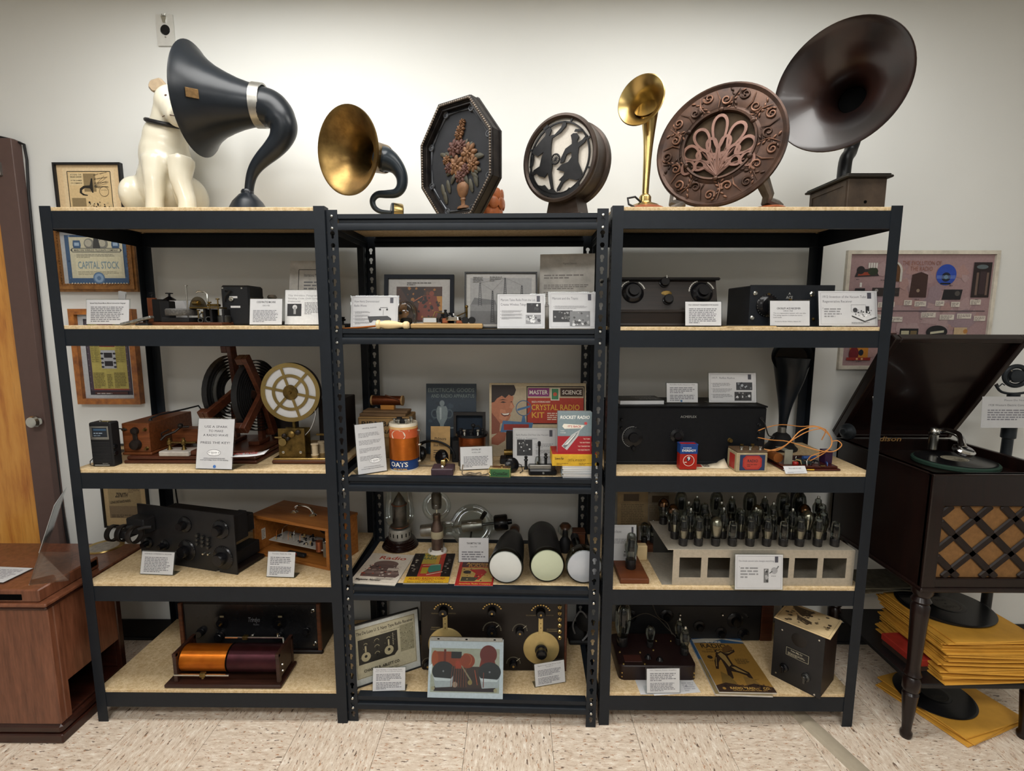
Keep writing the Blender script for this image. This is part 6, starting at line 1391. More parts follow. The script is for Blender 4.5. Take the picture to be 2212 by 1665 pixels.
# ---- wooden portable with open front
t,w_,h_=boxed('wooden_portable_radio','light wooden portable radio case with chrome handle and open circuit front','radio',(549,1197),(712,1233),1123,Z4L,.2,None)
h_=hsolve(inv(t).inverted()@Vector((w_/2,0,0)),Vector((0,0,1)),1141);D_=.17
PLY=wood('honey_plywood','#7d4a1f','#9c642e',.4)
for nm,b in (('top_panel',(-w_/2-.004,w_/2+.004,-.004,D_,h_-.012,h_)),('bottom_panel',(-w_/2,w_/2,0,D_,0,.012)),('side_panel',(-w_/2,-w_/2+.012,0,D_,.012,h_-.012)),('side_panel',(w_/2-.014,w_/2,0,D_,.012,h_-.012)),('back_panel',(-w_/2+.012,w_/2-.014,D_-.008,D_,.012,h_-.012))):
    g=G();g.box(*b,ch=.0015);obj(nm,g,PLY,t)
g=G();g.tube(cat([Vector(q) for q in ((-.045,.08,h_+.006),(-.04,.08,h_+.02),(-.02,.08,h_+.03),(.02,.08,h_+.03),(.04,.08,h_+.02),(.045,.08,h_+.006))],4),.005,10);hd=obj('handle',g,mat('chrome','',0),t)
for x in (-.047,.047):
    g=G();g.lathe([(0,.006),(.008,.006),(.014,.001),(.015,0)],16,MT((x,.08,h_)));obj('handle_foot',g,mat('chrome','',0),hd)
g=G();g.box(-w_/2+.05,w_/2-.02,.03,.12,.055,.058);obj('circuit_board',g,mat('white_board','#9a958c',.5),t)
r5=random.Random(2)
for k in range(34):
    x,y=r5.uniform(-w_/2+.06,w_/2-.04),r5.uniform(.035,.11);g=G()
    if k % 3==0: g.lathe([(0,0),(.004,0),(.004,.012),(0,.013)],10,MT((x,y,.058)))
    else: a=r5.uniform(0,3);g.tube([(x-cos(a)*.009,y-sin(a)*.009,.06),(x-cos(a)*.005,y-sin(a)*.005,.063),(x+cos(a)*.005,y+sin(a)*.005,.063),(x+cos(a)*.009,y+sin(a)*.009,.06)],[.0006,.0025,.0025,.0006],6)
    obj('component',g,(BLKM,mat('tan_resistor','',0),NICKEL,BLKM)[k % 4],t)
g=G();g.lathe([(0,0),(.013,0),(.013,.04),(0,.04)],20,MT((w_/2-.075,.035,.05)));obj('copper_coil',g,mat('copper_plate','',0),t)
g=G();g.box(w_/2-.055,w_/2-.025,.03,.07,.03,.085,.002);obj('variable_capacitor',g,STEEL,t)
g=G();g.box(-.03,.055,.012,.03,.022,.034,.003);obj('battery_pack',g,BLKM,t);g=G();g.box(-.01,.02,.0105,.013,.026,.036,.002);obj('battery_clip',g,mat('red_plastic','',0),t)
g=G();g.lathe([(0,.004),(.016,.004),(.034,.014),(.04,.014),(.04,0)],28,axis((.04,D_-.008,.1),(0,-1,0)));obj('speaker_cone',g,BLKM,t)
g=G();g.lathe([(0,.004),(.016,.004),(.018,0)],20,axis((-.045,D_-.008,.1),(0,-1,0)));obj('dial',g,NICKEL,t)
for k in range(5):
    g=G();x=-w_/2+.07+.03*k;g.tube(cat([Vector((x,.05,.06)),Vector((x-.01,.07,.09+.01*(k % 2))),Vector((x+.02,.12,.11)),Vector((x+.03,.15,.1))],4),.0009,5);obj('hookup_wire',g,NICKEL if k % 2 else COPPER,t)
face(t,.028,.03,lambda p: (p.rect(0,0,1,1,'#c9c2b4'),p.para(.1,.1,.9,.9,6,'#77716a',2)),'paper_label',.0004,x=-w_/2+.03,z=.045) if False else None
p=Pr(.02,.045);p.rect(0,0,1,1,'#b9b2a4');p.para(.1,.1,.9,.9,6,'#77716a',2);p.build('paper_label',t,MT((-w_/2+.0125,.03,.05))@MR(R(90),4,'Z'),.0004)
for x in (-.11,-.075):
    p=Pr(.03,.016);p.poly([(.1,0),(.9,0),(1,.5),(.9,1),(.1,1),(0,.5)],'#a39c90');p.build('paper_label',t,MT((x,.02,.0123))@MR(R(-90),4,'X'),.0003)
sign('small typed card standing before the wooden portable radio',(574,1247),(637,1249),1190,Z4L,note('Transistor Radio Kit 1958',11,None,9,.045,False,.9,True),None,14)
# ================================================================ vacuum tubes
GET=mat('silver_getter','#cfc7b8',.22,.9,.3,40,col2='#a39a8a');GETB=mat('bronze_getter','#a8754a',.2,.9,.3,40,col2='#7a4c2c')
TGL=glassmat('tube_glass','#cfd3cf',.8);PLATE=mat('grey_plate','#2e2e30',.4,.6,.2,60);TB=mat('tube_base_bakelite',(.012,.011,.011),.25)
KINDS={'st': [(.013,0),(.0145,.012),(.0185,.03),(.0195,.042),(.0165,.052),(.0135,.058),(.0135,.07),(.011,.077),(.004,.081),(0,.082)],
         'globe': [(.012,0),(.015,.01),(.0205,.03),(.0225,.047),(.0205,.062),(.013,.073),(.004,.078),(0,.079)],
         'gt': [(.0135,0),(.0145,.004),(.0145,.05),(.0125,.057),(.006,.061),(0,.062)],
         'cap': [(.013,0),(.0145,.012),(.0185,.03),(.0195,.042),(.0165,.052),(.0125,.06),(.0115,.072),(.006,.078),(0,.079)],
         'tall': [(.014,0),(.02,.02),(.024,.045),(.0245,.07),(.021,.09),(.012,.103),(.004,.108),(0,.109)]}
def vtube(name,label,kind,getter=None,loc=(0,0,0),sc=1.0,group=None,cat_='vacuum tube'):
    t=thing(name,label,cat_,loc,0,group);K=[(r*sc,z*sc+.028*sc) for r,z in KINDS[kind]];H=K[-1][1]
    g=G();g.lathe([(0,0),(.0145*sc,0),(.0155*sc,.002),(.0155*sc,.026*sc),(.0145*sc,.028*sc),(0,.028*sc)],20);obj('base',g,TB,t)
    g=G();g.lathe(K,24);obj('glass_bulb',g,TGL,t)
    hh=H-.028*sc;g=G()
    g.box(-.009*sc,.009*sc,-.006*sc,.006*sc,.028*sc+hh*.3,.028*sc+hh*.72,.001);obj('plate',g,PLATE,t)
    g=G();g.cyl((-.006*sc,0,.028*sc),(-.006*sc,0,.028*sc+hh*.8),.0008,n=6);g.cyl((.006*sc,0,.028*sc),(.006*sc,0,.028*sc+hh*.8),.0008,n=6);g.lathe([(0,0),(.011*sc,0),(.011*sc,.0015),(0,.0015)],16,MT((0,0,.028*sc+hh*.78)));obj('support',g,NICKEL,t)
    if getter:
        m,lo,hi=getter;pr_=[(r-.0003,z) for r,z in K if lo<=(z-.028*sc)/hh<=hi]
        if hi >= 1: pr_[-1]=(0,pr_[-1][1]-.0005)
        g=G();g.lathe(pr_,24);obj('getter_mirror',g,m,t)
    if kind== 'cap': g=G();g.lathe([(.005*sc,H-.002),(.005*sc,H+.007),(.004*sc,H+.009),(0,H+.009)],12);obj('top_cap',g,NICKEL,t)
    return t
# ---- metal chassis full of tubes
y0c=atZ(1600,1264,Z4R).y;t,w_,h_=boxed('tube_chassis','bent sheet metal chassis with square windows carrying rows of vacuum tubes','chassis',(1451,1264),(1840,1264),1188,Z4R,.24,None,y0c)
SHEET=mat('brushed_sheet_metal','#b3ab9c',.4,.55,.1,90,.05,300)
Dc=atZ(1404,1126,Z4R+h_).y-y0c
X=lambda px: lp(t,px,1225).x
wins=[(1467,1514),(1528,1576),(1589,1637),(1650,1703),(1715,1765),(1777,1827)]
z0_,z1_=lp(t,1600,1247).z,lp(t,1600,1204).z
g=G();g.box(-w_/2,w_/2,-.002,0,0,z0_);g.box(-w_/2,w_/2,-.002,0,z1_,h_);xs=[-w_/2]+[X(q) for a in wins for q in a]+[w_/2]
for k in range(0,len(xs),2): g.box(xs[k],xs[k+1],-.002,0,z0_,z1_)
obj('front_panel',g,SHEET,t)
g=G();xl=-w_/2-.02;g.box(xl,w_/2,-.002,Dc,h_,h_+.002,.0005);obj('top_deck',g,SHEET,t)
g=G();g.box(-w_/2-.035,w_/2,0,Dc,0,.002);obj('bottom_plate',g,SHEET,t)
g=G();g.box(w_/2-.002,w_/2,0,Dc,0,h_);obj('side_panel',g,SHEET,t)
g=G();g.box(-w_/2,w_/2,Dc-.002,Dc,0,h_);obj('back_panel',g,mat('dark_steel','',0),t)
zt=Z4R+h_+.002
rows=[(.035,12,0),(.085,11,.02),(.135,11,0),(min(.19,Dc-.03),10,.02)]
FR=[1475,1508,1545,1581,1619,1655,1691,1726,1765,1802]
lab={'st': 'shouldered glass vacuum tube with silver mirrored lower half on the metal chassis','gs': 'fully silvered pear shaped vacuum tube on the metal chassis','gb': 'vacuum tube with bronze coloured mirrored dome on the metal chassis','gt': 'straight clear glass vacuum tube on the metal chassis','cap': 'vacuum tube with small metal top cap on the metal chassis','tall': 'tall clear globe vacuum tube at the back of the metal chassis'}
proto={}
ORD=('first','second','third','fourth','fifth','sixth','seventh','eighth','ninth','tenth')
ROWN=('front row','second row','third row','back row')
SH={'st': 'shouldered mirrored vacuum tube','gs': 'silvered pear shaped vacuum tube','gb': 'bronze domed vacuum tube','gt': 'straight clear vacuum tube','cap': 'top-capped vacuum tube','tall': 'tall globe vacuum tube'}
def mk(k,loc,row,col):
    o=mk_(k,loc);o['label']=SH[k]+', '+ORD[col]+' from left in '+ROWN[row]+' on metal chassis';return o
def mk_(k,loc):
    if k in proto: return dup(proto[k],loc,rnd.uniform(0,3))
    spec={'st': ('st',(GET,.0,.45)),'gs': ('globe',(GET,.1,1)),'gb': ('globe',(GETB,.45,1)),'gt': ('gt',None),'cap': ('cap',(GET,0,.3)),'tall': ('tall',None)}[k]
    proto[k]=vtube('vacuum_tube',lab[k],spec[0],spec[1],loc,1.0,'vacuum tubes on the metal chassis');return proto[k]
order0=['st','st','gs','gt','st','st','gt','st','st','gt']
for k,px in enumerate(FR):
    p=atY(px,1180,y0c+.035);mk(order0[k],(p.x,y0c+.035,zt),0,k)
seqs=(['st','cap','gt','cap','st','cap','gt','cap','gs','st'],['gb','cap','st','cap','gt','gs','cap','st','gb','st'],['gb','tall','cap','tall','cap','tall','cap','tall','tall','cap'])
for r_,seq in enumerate(seqs):
    yy=y0c+.035+(r_+1)*(Dc-.065)/3
    xa,xb=atY((1456,1450,1432)[r_],1160,yy).x,atY((1776,1770,1760)[r_],1160,yy).x
    for k,q in enumerate(seq): mk(q,(xa+(xb-xa)*k/(len(seq)-1)+rnd.uniform(-.006,.006),yy+rnd.uniform(-.006,.006),zt),r_+1,k)
sign('slide sign about the triode vacuum tube at the front of the chassis',(1585,1275),(1692,1275),1196,Z4R,slide(('The triode vacuum tube changes everything',),photo(.60,.2,.70,.6,'#6a6a6a',('#3a3a3a','#a0a0a0'),8,2,.03),lambda p: (p.disc(.82,.55,.07,'#9a9a9c',20),p.line(.72,.47,.78,.53,.003,'#3a3a3a'),p.line(.87,.6,.91,.68,.004,'#6a6a6a'),p.para(.76,.38,.9,.42,1,'#888888',2)),bullets=1,body=(.09,.25,.52,.68),ts=.045),y0c-.035,6)
sign('narrow slide sign behind the single tube on wooden block',(1311,1205),(1377,1203),1132,Z4R,slide(('Conductor Becomes',),lambda p: (p.disc(.6,.32,.03,'#555555',10),p.disc(.68,.32,.03,'#555555',10),p.rect(.55,.2,.72,.27,'#888888')),bullets=1,body=(.1,.5,.8,.7)),.16,8)
# single tube on wooden block
a,b=atZ(1340,1261,Z4R),atZ(1402,1261,Z4R);t=thing('wooden_block','reddish wooden block at left of right unit carrying one vacuum tube','wooden block',((a.x+b.x)/2,a.y,Z4R));w_=b.x-a.x;dep=atZ(1378,1207,Z4R).y-a.y
g=G();g.box(-w_/2,w_/2,0,dep*.95,0,.019,.0015);obj('block',g,wood('redwood_block','#4e2813','#6e3c20',.5),t)
q=atZ(1362,1226,Z4R+.019);vtube('vacuum_tube','single shouldered vacuum tube standing on the reddish wooden block','st',(GET,0,.12),(q.x,q.y,Z4R+.019),1.25)
# small things at the back left
for px,ty_,tx,lb in ((1365,1062,1,'large tan printed sheet leaning on the wall behind the chassis'),(1425,1066,2,'cream printed sheet leaning beside the tan sheet behind the chassis')):
    t,w2,h2,M=stand('printed_sheet',lb,'printed sheet',(px-32,1150),(px+(34 if tx==1 else 40),1150),ty_,Z4R,.40,4)
    g=G();g.box(0,w2,0,.001,0,h2,.0002,M);obj('paper',g,mat('tan_sheet_%d' % tx,('#a08a68','#8d8272')[tx-1],.7),t)
    p=Pr(w2,h2);p.para(.12,.1,.9,.75,18,'#7a6a50',tx+3);p.rect(.2,.8,.7,.95,'#5a4a38');p.build('lettering',t,M,.0004)
t,w2,h2=boxed('small_carton','small white carton with black capital letters beside the chassis','box',(1383,1165),(1414,1165),1143,Z4R,.04,PAPER,.33)
face(t,w2,h2,lambda p: p.text('MOTOROLA',.5,.4,.3,'#2a2a2c','c',True,width=.95))
t.location.z=Z4R
a=atY(1400,1180,.31);t=thing('tube_stand','low dark wooden stand holding small tubes beside the chassis','stand',(a.x-.02,.3,Z4R),0)
g=G();g.box(-.06,.05,-.03,.02,0,.03,.003);obj('stand',g,WALNUT,t)
for k,(dx,kd) in enumerate(((-.04,'gt'),(.0,'globe'),(.035,'cap'))): vtube('vacuum_tube',('small clear tube at the left of the low dark wooden stand','round black-shaded tube in the middle of the low dark wooden stand','capped tube at the right of the low dark wooden stand')[k],kd,None,(a.x-.02+dx,.3,Z4R+.03),.8)
t,w2,h2=boxed('match_box','flat cream tube carton lying beside the wooden block','box',(1376,1187),(1399,1187),1179,Z4R,.03,CARD,.2)
# ================================================================ fourth shelf, middle
a=atZ(865,1178,Z4M);c_=Vector((a.x,a.y+.0,Z4M));s=pxm(c_.y,.6)
t=thing('transmitting_tube','large transmitting tube on a dark brown ribbed porcelain base','vacuum tube',c_)
hz=lambda py,Y=c_.y: atY(865,py,Y).z-Z4M
rb=38*s;BRP=mat('brown_glazed_porcelain','#1d0f0c',.15,0,.2,20,coat=.4)
z1_=hz(1160);pr_=[(0,0),(rb,0)]
for k in range(5): zz=z1_*(k+.5)/5;pr_ += [(rb*(1.02-.05*k),zz),(rb*(.95-.06*k),zz+z1_*.08)]
g=G();g.lathe(pr_+[(rb*.62,z1_),(0,z1_)],36);obj('porcelain_base',g,BRP,t)
z2_=hz(1138);r2_=23*s;g=G();g.lathe([(0,z1_),(r2_,z1_),(r2_*1.03,z1_+.004),(r2_*1.03,z2_-.003),(r2_,z2_),(0,z2_)],36);col_=obj('white_collar',g,mat('grey_metal_collar','#9a978e',.35,.4),t)
for k in range(16):
    a_=2*pi*k/16;g=G();g.box(-.0022,.0022,-.001,.001,-.008,.008,.0008,MT((r2_*1.03*cos(a_),r2_*1.03*sin(a_),(z1_+z2_)/2))@MR(a_+pi/2,4,'Z'));obj('vent_slot',g,GAP,col_)
ztop=hz(1046);g=G();g.lathe([(r2_*.8,z2_),(30*s,z2_+.03),(31*s,z2_+.07),(27*s,ztop-.04),(12*s,ztop-.01),(0,ztop)],36);obj('glass_bulb',g,GLASS,t)
g=G();g.lathe([(0,z2_+.002),(19*s,z2_+.004),(19*s,z2_+.01),(15*s,z2_+.014),(15*s,z2_+.075),(15*s,hz(1088)),(9*s,hz(1075)),(3*s,hz(1066)),(0,hz(1062))],28);obj('anode',g,mat('grey_anode','#5a5550',.35,.6,.3,40),t)
g=G();g.torus((0,0,hz(1088)),(0,0,1),15.3*s,.003,24,6);g.torus((0,0,z2_+.008),(0,0,1),18*s,.003,24,6);obj('anode_ring',g,mat('copper_plate','',0),t)
# globe tube with porcelain foot
a=atZ(945,1193,Z4M);c_=Vector((a.x,a.y,Z4M));s=pxm(c_.y,.6)
t=thing('transmitting_tube','clear globe transmitting tube on a slim metal stem with white porcelain foot','vacuum tube',c_)
hz=lambda py,Y=c_.y: atY(945,py,Y).z-Z4M
g=G();g.lathe([(0,0),(20*s,0),(21*s,.006),(20*s,.012),(14*s,.018),(0,.018)],30);ft_=obj('porcelain_foot',g,PORC,t)
for k in range(4): a_=R(45+90*k);g=G();g.box(-.004,.004,-.003,.003,.008,.03,.001,MT((17*s*cos(a_),17*s*sin(a_),0)));obj('contact',g,STEEL,ft_)
PK=mat('pinkish_tin','#6e5d55',.3,.7,.2,30)
zA,zB,zC=hz(1160),hz(1145),hz(1122)
g=G();g.lathe([(0,.018),(12.5*s,.018),(12.5*s,zA),(0,zA)],28);obj('metal_base',g,PK,t)
g=G();g.lathe([(13*s,zA),(13.5*s,zA+.002),(13.5*s,zB),(13*s,zB)],28);obj('paper_band',g,mat('cream_band','#a59b80',.6),t)
g=G();g.lathe([(0,zB),(13*s,zB),(13*s,zB+.012),(8*s,zC-.006),(8*s,hz(1110)),(0,hz(1110))],24);obj('stem',g,PK,t)
zg=hz(1093);rg=31*s;g=G();g.lathe([(9*s,zg-rg*.96)]+[(rg*cos(R(q)),zg+rg*sin(R(q))) for q in range(-66,90,12)]+[(0,zg+rg)],36);obj('glass_globe',g,GLASS,t)
g=G();g.lathe([(0,hz(1098)),(10*s,hz(1097)),(11*s,hz(1090)),(11*s,hz(1068)),(8*s,hz(1063)),(0,hz(1062))],24);obj('anode',g,mat('grey_anode','',0),t)
g=G();g.cyl((0,0,hz(1112)),(0,0,hz(1096)),.003,n=8);obj('anode_rod',g,NICKEL,t)
# horizontal globe tube at the back
Yb=.345;s=pxm(Yb,.6);A0,B0=atY(900,1140,Yb),atY(1100,1114,Yb);A0.z += .01
gc=atY(1020,1116,Yb);t=thing('transmitting_tube','very large horizontal glass globe tube with black end cap at the back','vacuum tube',(gc.x,Yb,Z4M));rg=gc.z-Z4M-.001
rg=min(46*s,rg)
dd=(B0-A0).normalized();cz=Vector((gc.x,Yb,Z4M+rg+.001));off=cz-gc
Mx=axis(cz,dd)
g=GW(t);g.lathe([(14*s,-60*s),(15*s,-rg*1.0),(20*s,-rg*.92)]+[(rg*cos(R(q)),rg*sin(R(q))) for q in range(-64,66,8)]+[(20*s,rg*.92),(14*s,rg*1.02),(13*s,60*s)],40,Mx);obj('glass_globe',g,GLASS,t)
g=GW(t);g.lathe([(0,-112*s),(12*s,-112*s),(13*s,-108*s),(13*s,-82*s),(15*s,-80*s),(15*s,-60*s),(0,-60*s)],28,Mx);obj('metal_cap',g,STEEL,t)
g=GW(t);g.lathe([(0,48*s),(15*s,48*s),(17*s,51*s),(17*s,74*s),(15*s,77*s),(6*s,78*s),(5*s,86*s),(0,86*s)],28,Mx);obj('black_cap',g,BAKE,t)
g=GW(t);g.lathe([(0,-22*s),(12*s,-22*s),(12.5*s,-20*s),(12.5*s,20*s),(12*s,22*s),(0,22*s)],28,Mx);obj('anode',g,STEEL,t)
for q in (-1,1):
    g=GW(t);g.tube([Mx@Vector((q*.006,0,-60*s)),Mx@Vector((q*.008,.004,-22*s))],.0016,6);obj('support_rod',g,NICKEL,t)
g=GW(t);g.tube([Mx@Vector((0,0,22*s)),Mx@Vector((0,0,50*s))],.006,8);g.tube([cz+Vector((.0,0,0)),cz+Vector((-.01,0,-rg*.8))],.004,8);obj('anode_stem',g,mat('dark_steel','',0),t)
g=GW(t);p_=atY(1045,1093,Yb)+off;g.lathe([(.008,-.02),(.009,0),(.009,.014),(0,.016)],16,axis(p_,(.5,0,.85)));obj('side_cap',g,BLKM,t)
sign('small typed card headed transmitting tube leaning on shelf',(989,1208),(1057,1207),1160,Z4M,note('TRANSMITTING TUBE',4,'Circa 1930',5,.075,True,.74),.195,10)
# ---- magazines
def flat(name,label,cat_,corners,Z,th,draw,cover=None,pages=None,y_=0):
    """corners: tl, tr, br, bl pixels lying on height Z (+th)"""
    tl,tr,br,bl=[atZ(*c,Z+th) for c in corners];u=((br-bl)+(tr-tl))/2;v=((tl-bl)+(tr-br))/2;ctr=(tl+tr+br+bl)/4
    rz=math.atan2(u.y,u.x);w_,h_=u.length,v.length
    t=thing(name,label,cat_,(ctr.x,ctr.y,Z),rz)
    g=G();g.box(-w_/2+.001,w_/2-.001,-h_/2+.001,h_/2-.001,.0003,th-.0005,.0004);obj('pages',g,pages or mat('aged_white_pages','#c4baa6',.7),t)
    g=G();g.box(-w_/2,w_/2,-h_/2,h_/2,th-.0006,th,.0002);g.box(-w_/2,w_/2,-h_/2,h_/2,0,.0004);g.box(-w_/2-.0006,-w_/2,-h_/2,h_/2,0,th);obj('cover',g,cover or PAPER,t)
    p=Pr(w_,h_);draw(p);p.build('cover_print',t,MT((-w_/2,-h_/2,th))@MR(R(-90),4,'X'),.0003);return t
def d(p):
    p.rect(0,0,1,1,'#c9c0b2');p.text('Radio',.56,.80,.11,'#a8432c','c',True,width=.62,slant=.1)
    p.disc(.5,.64,.28,'#6b5650',32,.16);p.poly([(.1,.3),(.25,.62),(.75,.62),(.95,.3),(.9,.22),(.12,.22)],'#5e4c48');p.rect(.15,.32,.9,.40,'#7a6660');p.specks(.12,.22,.9,.6,50,('#4a3a38','#8d7a72','#bdb0a4','#a8432c'),.035,4);p.rect(.62,.42,.85,.5,'#b9aca0');p.text('Magazine Number',.36,.09,.055,'#2f2a2a','c',True,width=.55,slant=.2);p.para(.5,.12,.9,.2,4,'#a39a90',3);p.line(.04,.06,.96,.06,.0008,'#8a8078')
flat('magazine','cream radio magazine with red title lying at left of middle shelf','magazine',((801,1193),(891,1200),(858,1263),(758,1260)),Z4M,.005,d)
def d(p):
    p.rect(0,0,1,1,'#1d1716');p.rect(.25,.2,.78,1,'#a3382c');p.rect(.25,.62,.58,1,'#a3903c');p.text('1931',.42,.88,.07,'#2c5148','c',True,width=.36);p.text('RADIO',.46,.78,.075,'#2c5148','c',True,width=.44);p.rect(.58,.6,.66,1,'#b98a3a')
    p.poly([(.5,.6),(.72,.62),(.76,.4),(.5,.32),(.42,.45)],'#3d7a6a');p.poly([(.3,.5),(.45,.5),(.45,.3),(.3,.3)],'#a3902c');p.line(.45,.26,.8,.36,.004,'#cabfa8');p.line(.3,.56,.7,.6,.003,'#d8c9a8');p.specks(.06,.25,.18,.93,16,('#6b6460','#3a3230','#a39a8a'),.04,3);p.specks(.84,.25,.93,.93,16,('#6b6460','#3a3230','#a39a8a'),.04,5)
    p.rect(0,.0,1,.19,'#c4981f');p.text('ALLIED RADIO CORP.',.5,.10,.06,'#8d1f18','c',True,width=.84);p.text('CHICAGO, ILL.',.5,.06,.03,'#8d1f18','c',True,width=.36);p.text('New Line of 1931 Radios',.48,.015,.03,'#2a2018','c',True,width=.8)
flat('magazine','black red and yellow 1931 radio catalogue lying between two magazines','magazine',((897,1195),(983,1196),(969,1259),(871,1260)),Z4M,.006,d)
def d(p):
    p.rect(0,0,1,1,'#9c2019');p.rect(.08,.7,1,1,'#3a1a18');p.text('New 1926',.55,.92,.05,'#a8843c','c',True,width=.4);p.text('American',.54,.80,.085,'#b08a3c','c',True,width=.7);p.text('RADIO',.62,.70,.085,'#a8742c','c',True,width=.7)
    p.rect(.1,.14,.96,.68,'#a88a4a');p.disc(.26,.5,.11,'#241a16',24,.09);p.poly([(.3,.6),(.7,.62),(.8,.5),(.6,.2),(.45,.25),(.5,.45)],'#9c2019');p.poly([(.12,.16),(.5,.16),(.6,.3),(.14,.32)],'#3a3426');p.specks(.12,.16,.94,.64,20,('#3a2a20','#6b5a34','#b9a468'),.03,4);p.text('American Radio Company',.52,.04,.05,'#c9a24a','c',True,width=.84)
flat('magazine','red booklet with gold title lying under the transmitting tube card','magazine',((995,1208),(1069,1211),(1066,1264),(982,1266)),Z4M,.003,d)
# ---- picture tubes
AQ=mat('black_aquadag',(.012,.012,.013),.4);PHW=mat('white_phosphor','#c2c4c0',.35,0,.03,20);PHG=mat('greenish_phosphor','#bcc2a8',.35,0,.03,20);PHB=mat('bluish_white_glass','#b2b6bc',.2,0,.06,12,coat=.5)
def crt(label,px,py,rp,m,body,dr,L,taper,Yf=None):
    Y=Yf if Yf is not None else atZ(px,py+rp,Z4M).y;r=rp*pxm(Y,.58)
    c_=atY(px,py,Y);c_.z=Z4M+r*1.06+.001;t=thing('cathode_ray_tube',label,'cathode ray tube',(c_.x,Y,Z4M),0);A=axis((0,0,c_.z-Z4M),dr)
    # A: local z points away from the viewer
    g=G();g.lathe([(0,-.008),(r*.6,-.006),(r*.94,-.001),(r*.97,.002)],48,A);obj('screen',g,m,t)
    g=G();g.lathe([(r*.95,0),(r*1.0,-.002),(r*1.05,.002),(r*1.06,.012),(r*1.0,.03)],48,A);obj('glass_rim',g,TGL,t)
    g=G();g.lathe([(r*.98,.004),(r*.99,.03)]+[(r*k,L*q) for q,k in taper],40,A);obj('body',g,body,t)
    return t,r,A
t,r,A=crt('picture tube with white screen lying at left of the three',1092,1225,36.5,PHW,AQ,(.10,1,.0),.3,((.3,.97),(.6,.86),(.78,.66),(.86,.4),(.9,.3),(1,.28),(1,0)))
g=G();g.lathe([(0,.3),(r*.28,.3),(r*.34,.31),(r*.34,.34),(r*.25,.35),(0,.35)],20,A);obj('tube_base',g,mat('amber_base','#4a2c1c',.3),t)
t,r,A=crt('picture tube with greenish screen lying in the middle of the three',1182,1222,36.5,PHG,AQ,(-.02,1,.0),.31,((.3,1.0),(.6,1.0),(.85,.95),(.95,.75),(1,.4),(1,0)))
g=G();g.lathe([(r*.4,.31),(r*.3,.33),(0,.34)],20,A);obj('glass_neck',g,TGL,t)
t,r,A=crt('round white glass faced tube lying at right of the three',1262,1224,38,PHB,TGL,(-.03,1,.02),.2,((.25,.95),(.45,.7),(.6,.4),(.7,.3),(1,.26),(1,0)))
g=G();g.lathe([(0,.2),(r*.26,.2),(r*.26,.24),(0,.24)],20,A);obj('tube_base',g,AQ,t)
g=G();g.lathe([(0,.02),(r*.5,.05),(r*.3,.1),(r*.2,.18),(0,.18)],20,A);obj('electron_gun',g,mat('dark_steel','',0),t)
a=atY(1221,1144,.3);t=thing('light_bulb','round brown-based glass bulb tube standing behind the picture tubes','bulb',(a.x,.3,Z4M));zb=a.z-Z4M
g=G();g.sph((0,0,zb),.03,24,16);obj('glass_bulb',g,GLASS,t);g=G();g.lathe([(0,0),(.022,0),(.022,zb-.045),(.012,zb-.03),(.01,zb+.01),(0,zb+.012)],20);obj('stem',g,BLKM,t);g=G();g.lathe([(.0,zb),(.02,zb+.006),(.024,zb+.016),(.015,zb+.027),(0,zb+.0285)],20);obj('brown_top',g,mat('amber_base','',0),t)
a=atY(1250,1184,.3);t=thing('brown_block','small reddish brown wooden box at the back right of middle shelf','box',(a.x,.3,Z4M));g=G();g.box(-.026,.026,0,.05,0,.075,.003);obj('box',g,WALNUT,t);g=G();g.box(-.028,.028,-.002,.052,.075,.082,.002);obj('lid',g,WALNUT,t)
# ================================================================ bottom shelf
Z5L,Z5M,Z5R=ZB['L'][4],ZB['M'][4]-.002,ZB['R'][4]
y5=.22;t,w_,h_=boxed('table_radio','long black panel table radio behind the copper loose coil on bottom shelf','radio',(397,1405),(697,1407),1301,Z5L,.17,mat('near_black_wood','',0),y5,ch=.003)
g=G();g.box(-w_/2+.012,w_/2-.012,-.003,.0,.018,h_-.006,.001);obj('panel',g,mat('glossy_black_panel',(.009,.009,.010),.22),t)
for b in ((-w_/2-.002,-w_/2+.014),(w_/2-.014,w_/2+.002)):
    g=G();g.box(b[0],b[1],-.012,.0,0,h_,.002);obj('side_trim',g,WALNUT,t)
g=G();g.box(-w_/2-.006,w_/2+.006,-.016,.0,0,.016,.004);obj('base_moulding',g,mat('near_black_wood','',0),t)
for px in (477,603):
    dial(t,px,1345,.03,-.003,d_=.012,marks='#3a3a3e');c_=lp(t,px+1,1333,-.02);g=G();g.box(c_.x-.008,c_.x+.008,-.018,-.015,c_.z-.003,c_.z+.004,.001);obj('dial_window',g,mat('cream_window','#8d8468',.4),t)
    c_=lp(t,px,1349,-.015);g=G();g.lathe([(0,.008),(.004,.007),(.006,0)],14,axis(c_,(0,-1,0)));obj('dial_screw',g,BRASSB,t)
for px,py,r in ((476,1372,.02),(604,1372,.02),(435,1364,.017),(663,1361,.015)):
    c_=lp(t,px,py,-.003);g=G();knob(g,c_,(0,-1,0),r,.022);obj('knob',g,BAKE,t)
for px,py in ((546,1373),(681,1388),(676,1318)):
    c_=lp(t,px,py,-.003);g=G();g.lathe([(0,.014),(.003,.014),(.004,.004),(.007,.002),(.007,0)],12,axis(c_,(0,-1,0)));obj('switch',g,NICKEL,t)
face(t,w_,h_,lambda p: (p.text('Trirdyn',(lp(t,548,1330).x+w_/2)/w_,.62,.09,'#6a6a6e','c',True,width=.085,slant=.2),p.text('Radio',(lp(t,554,1337).x+w_/2)/w_,.55,.035,'#6a6a6e','c',width=.04)),'lettering',.0036)
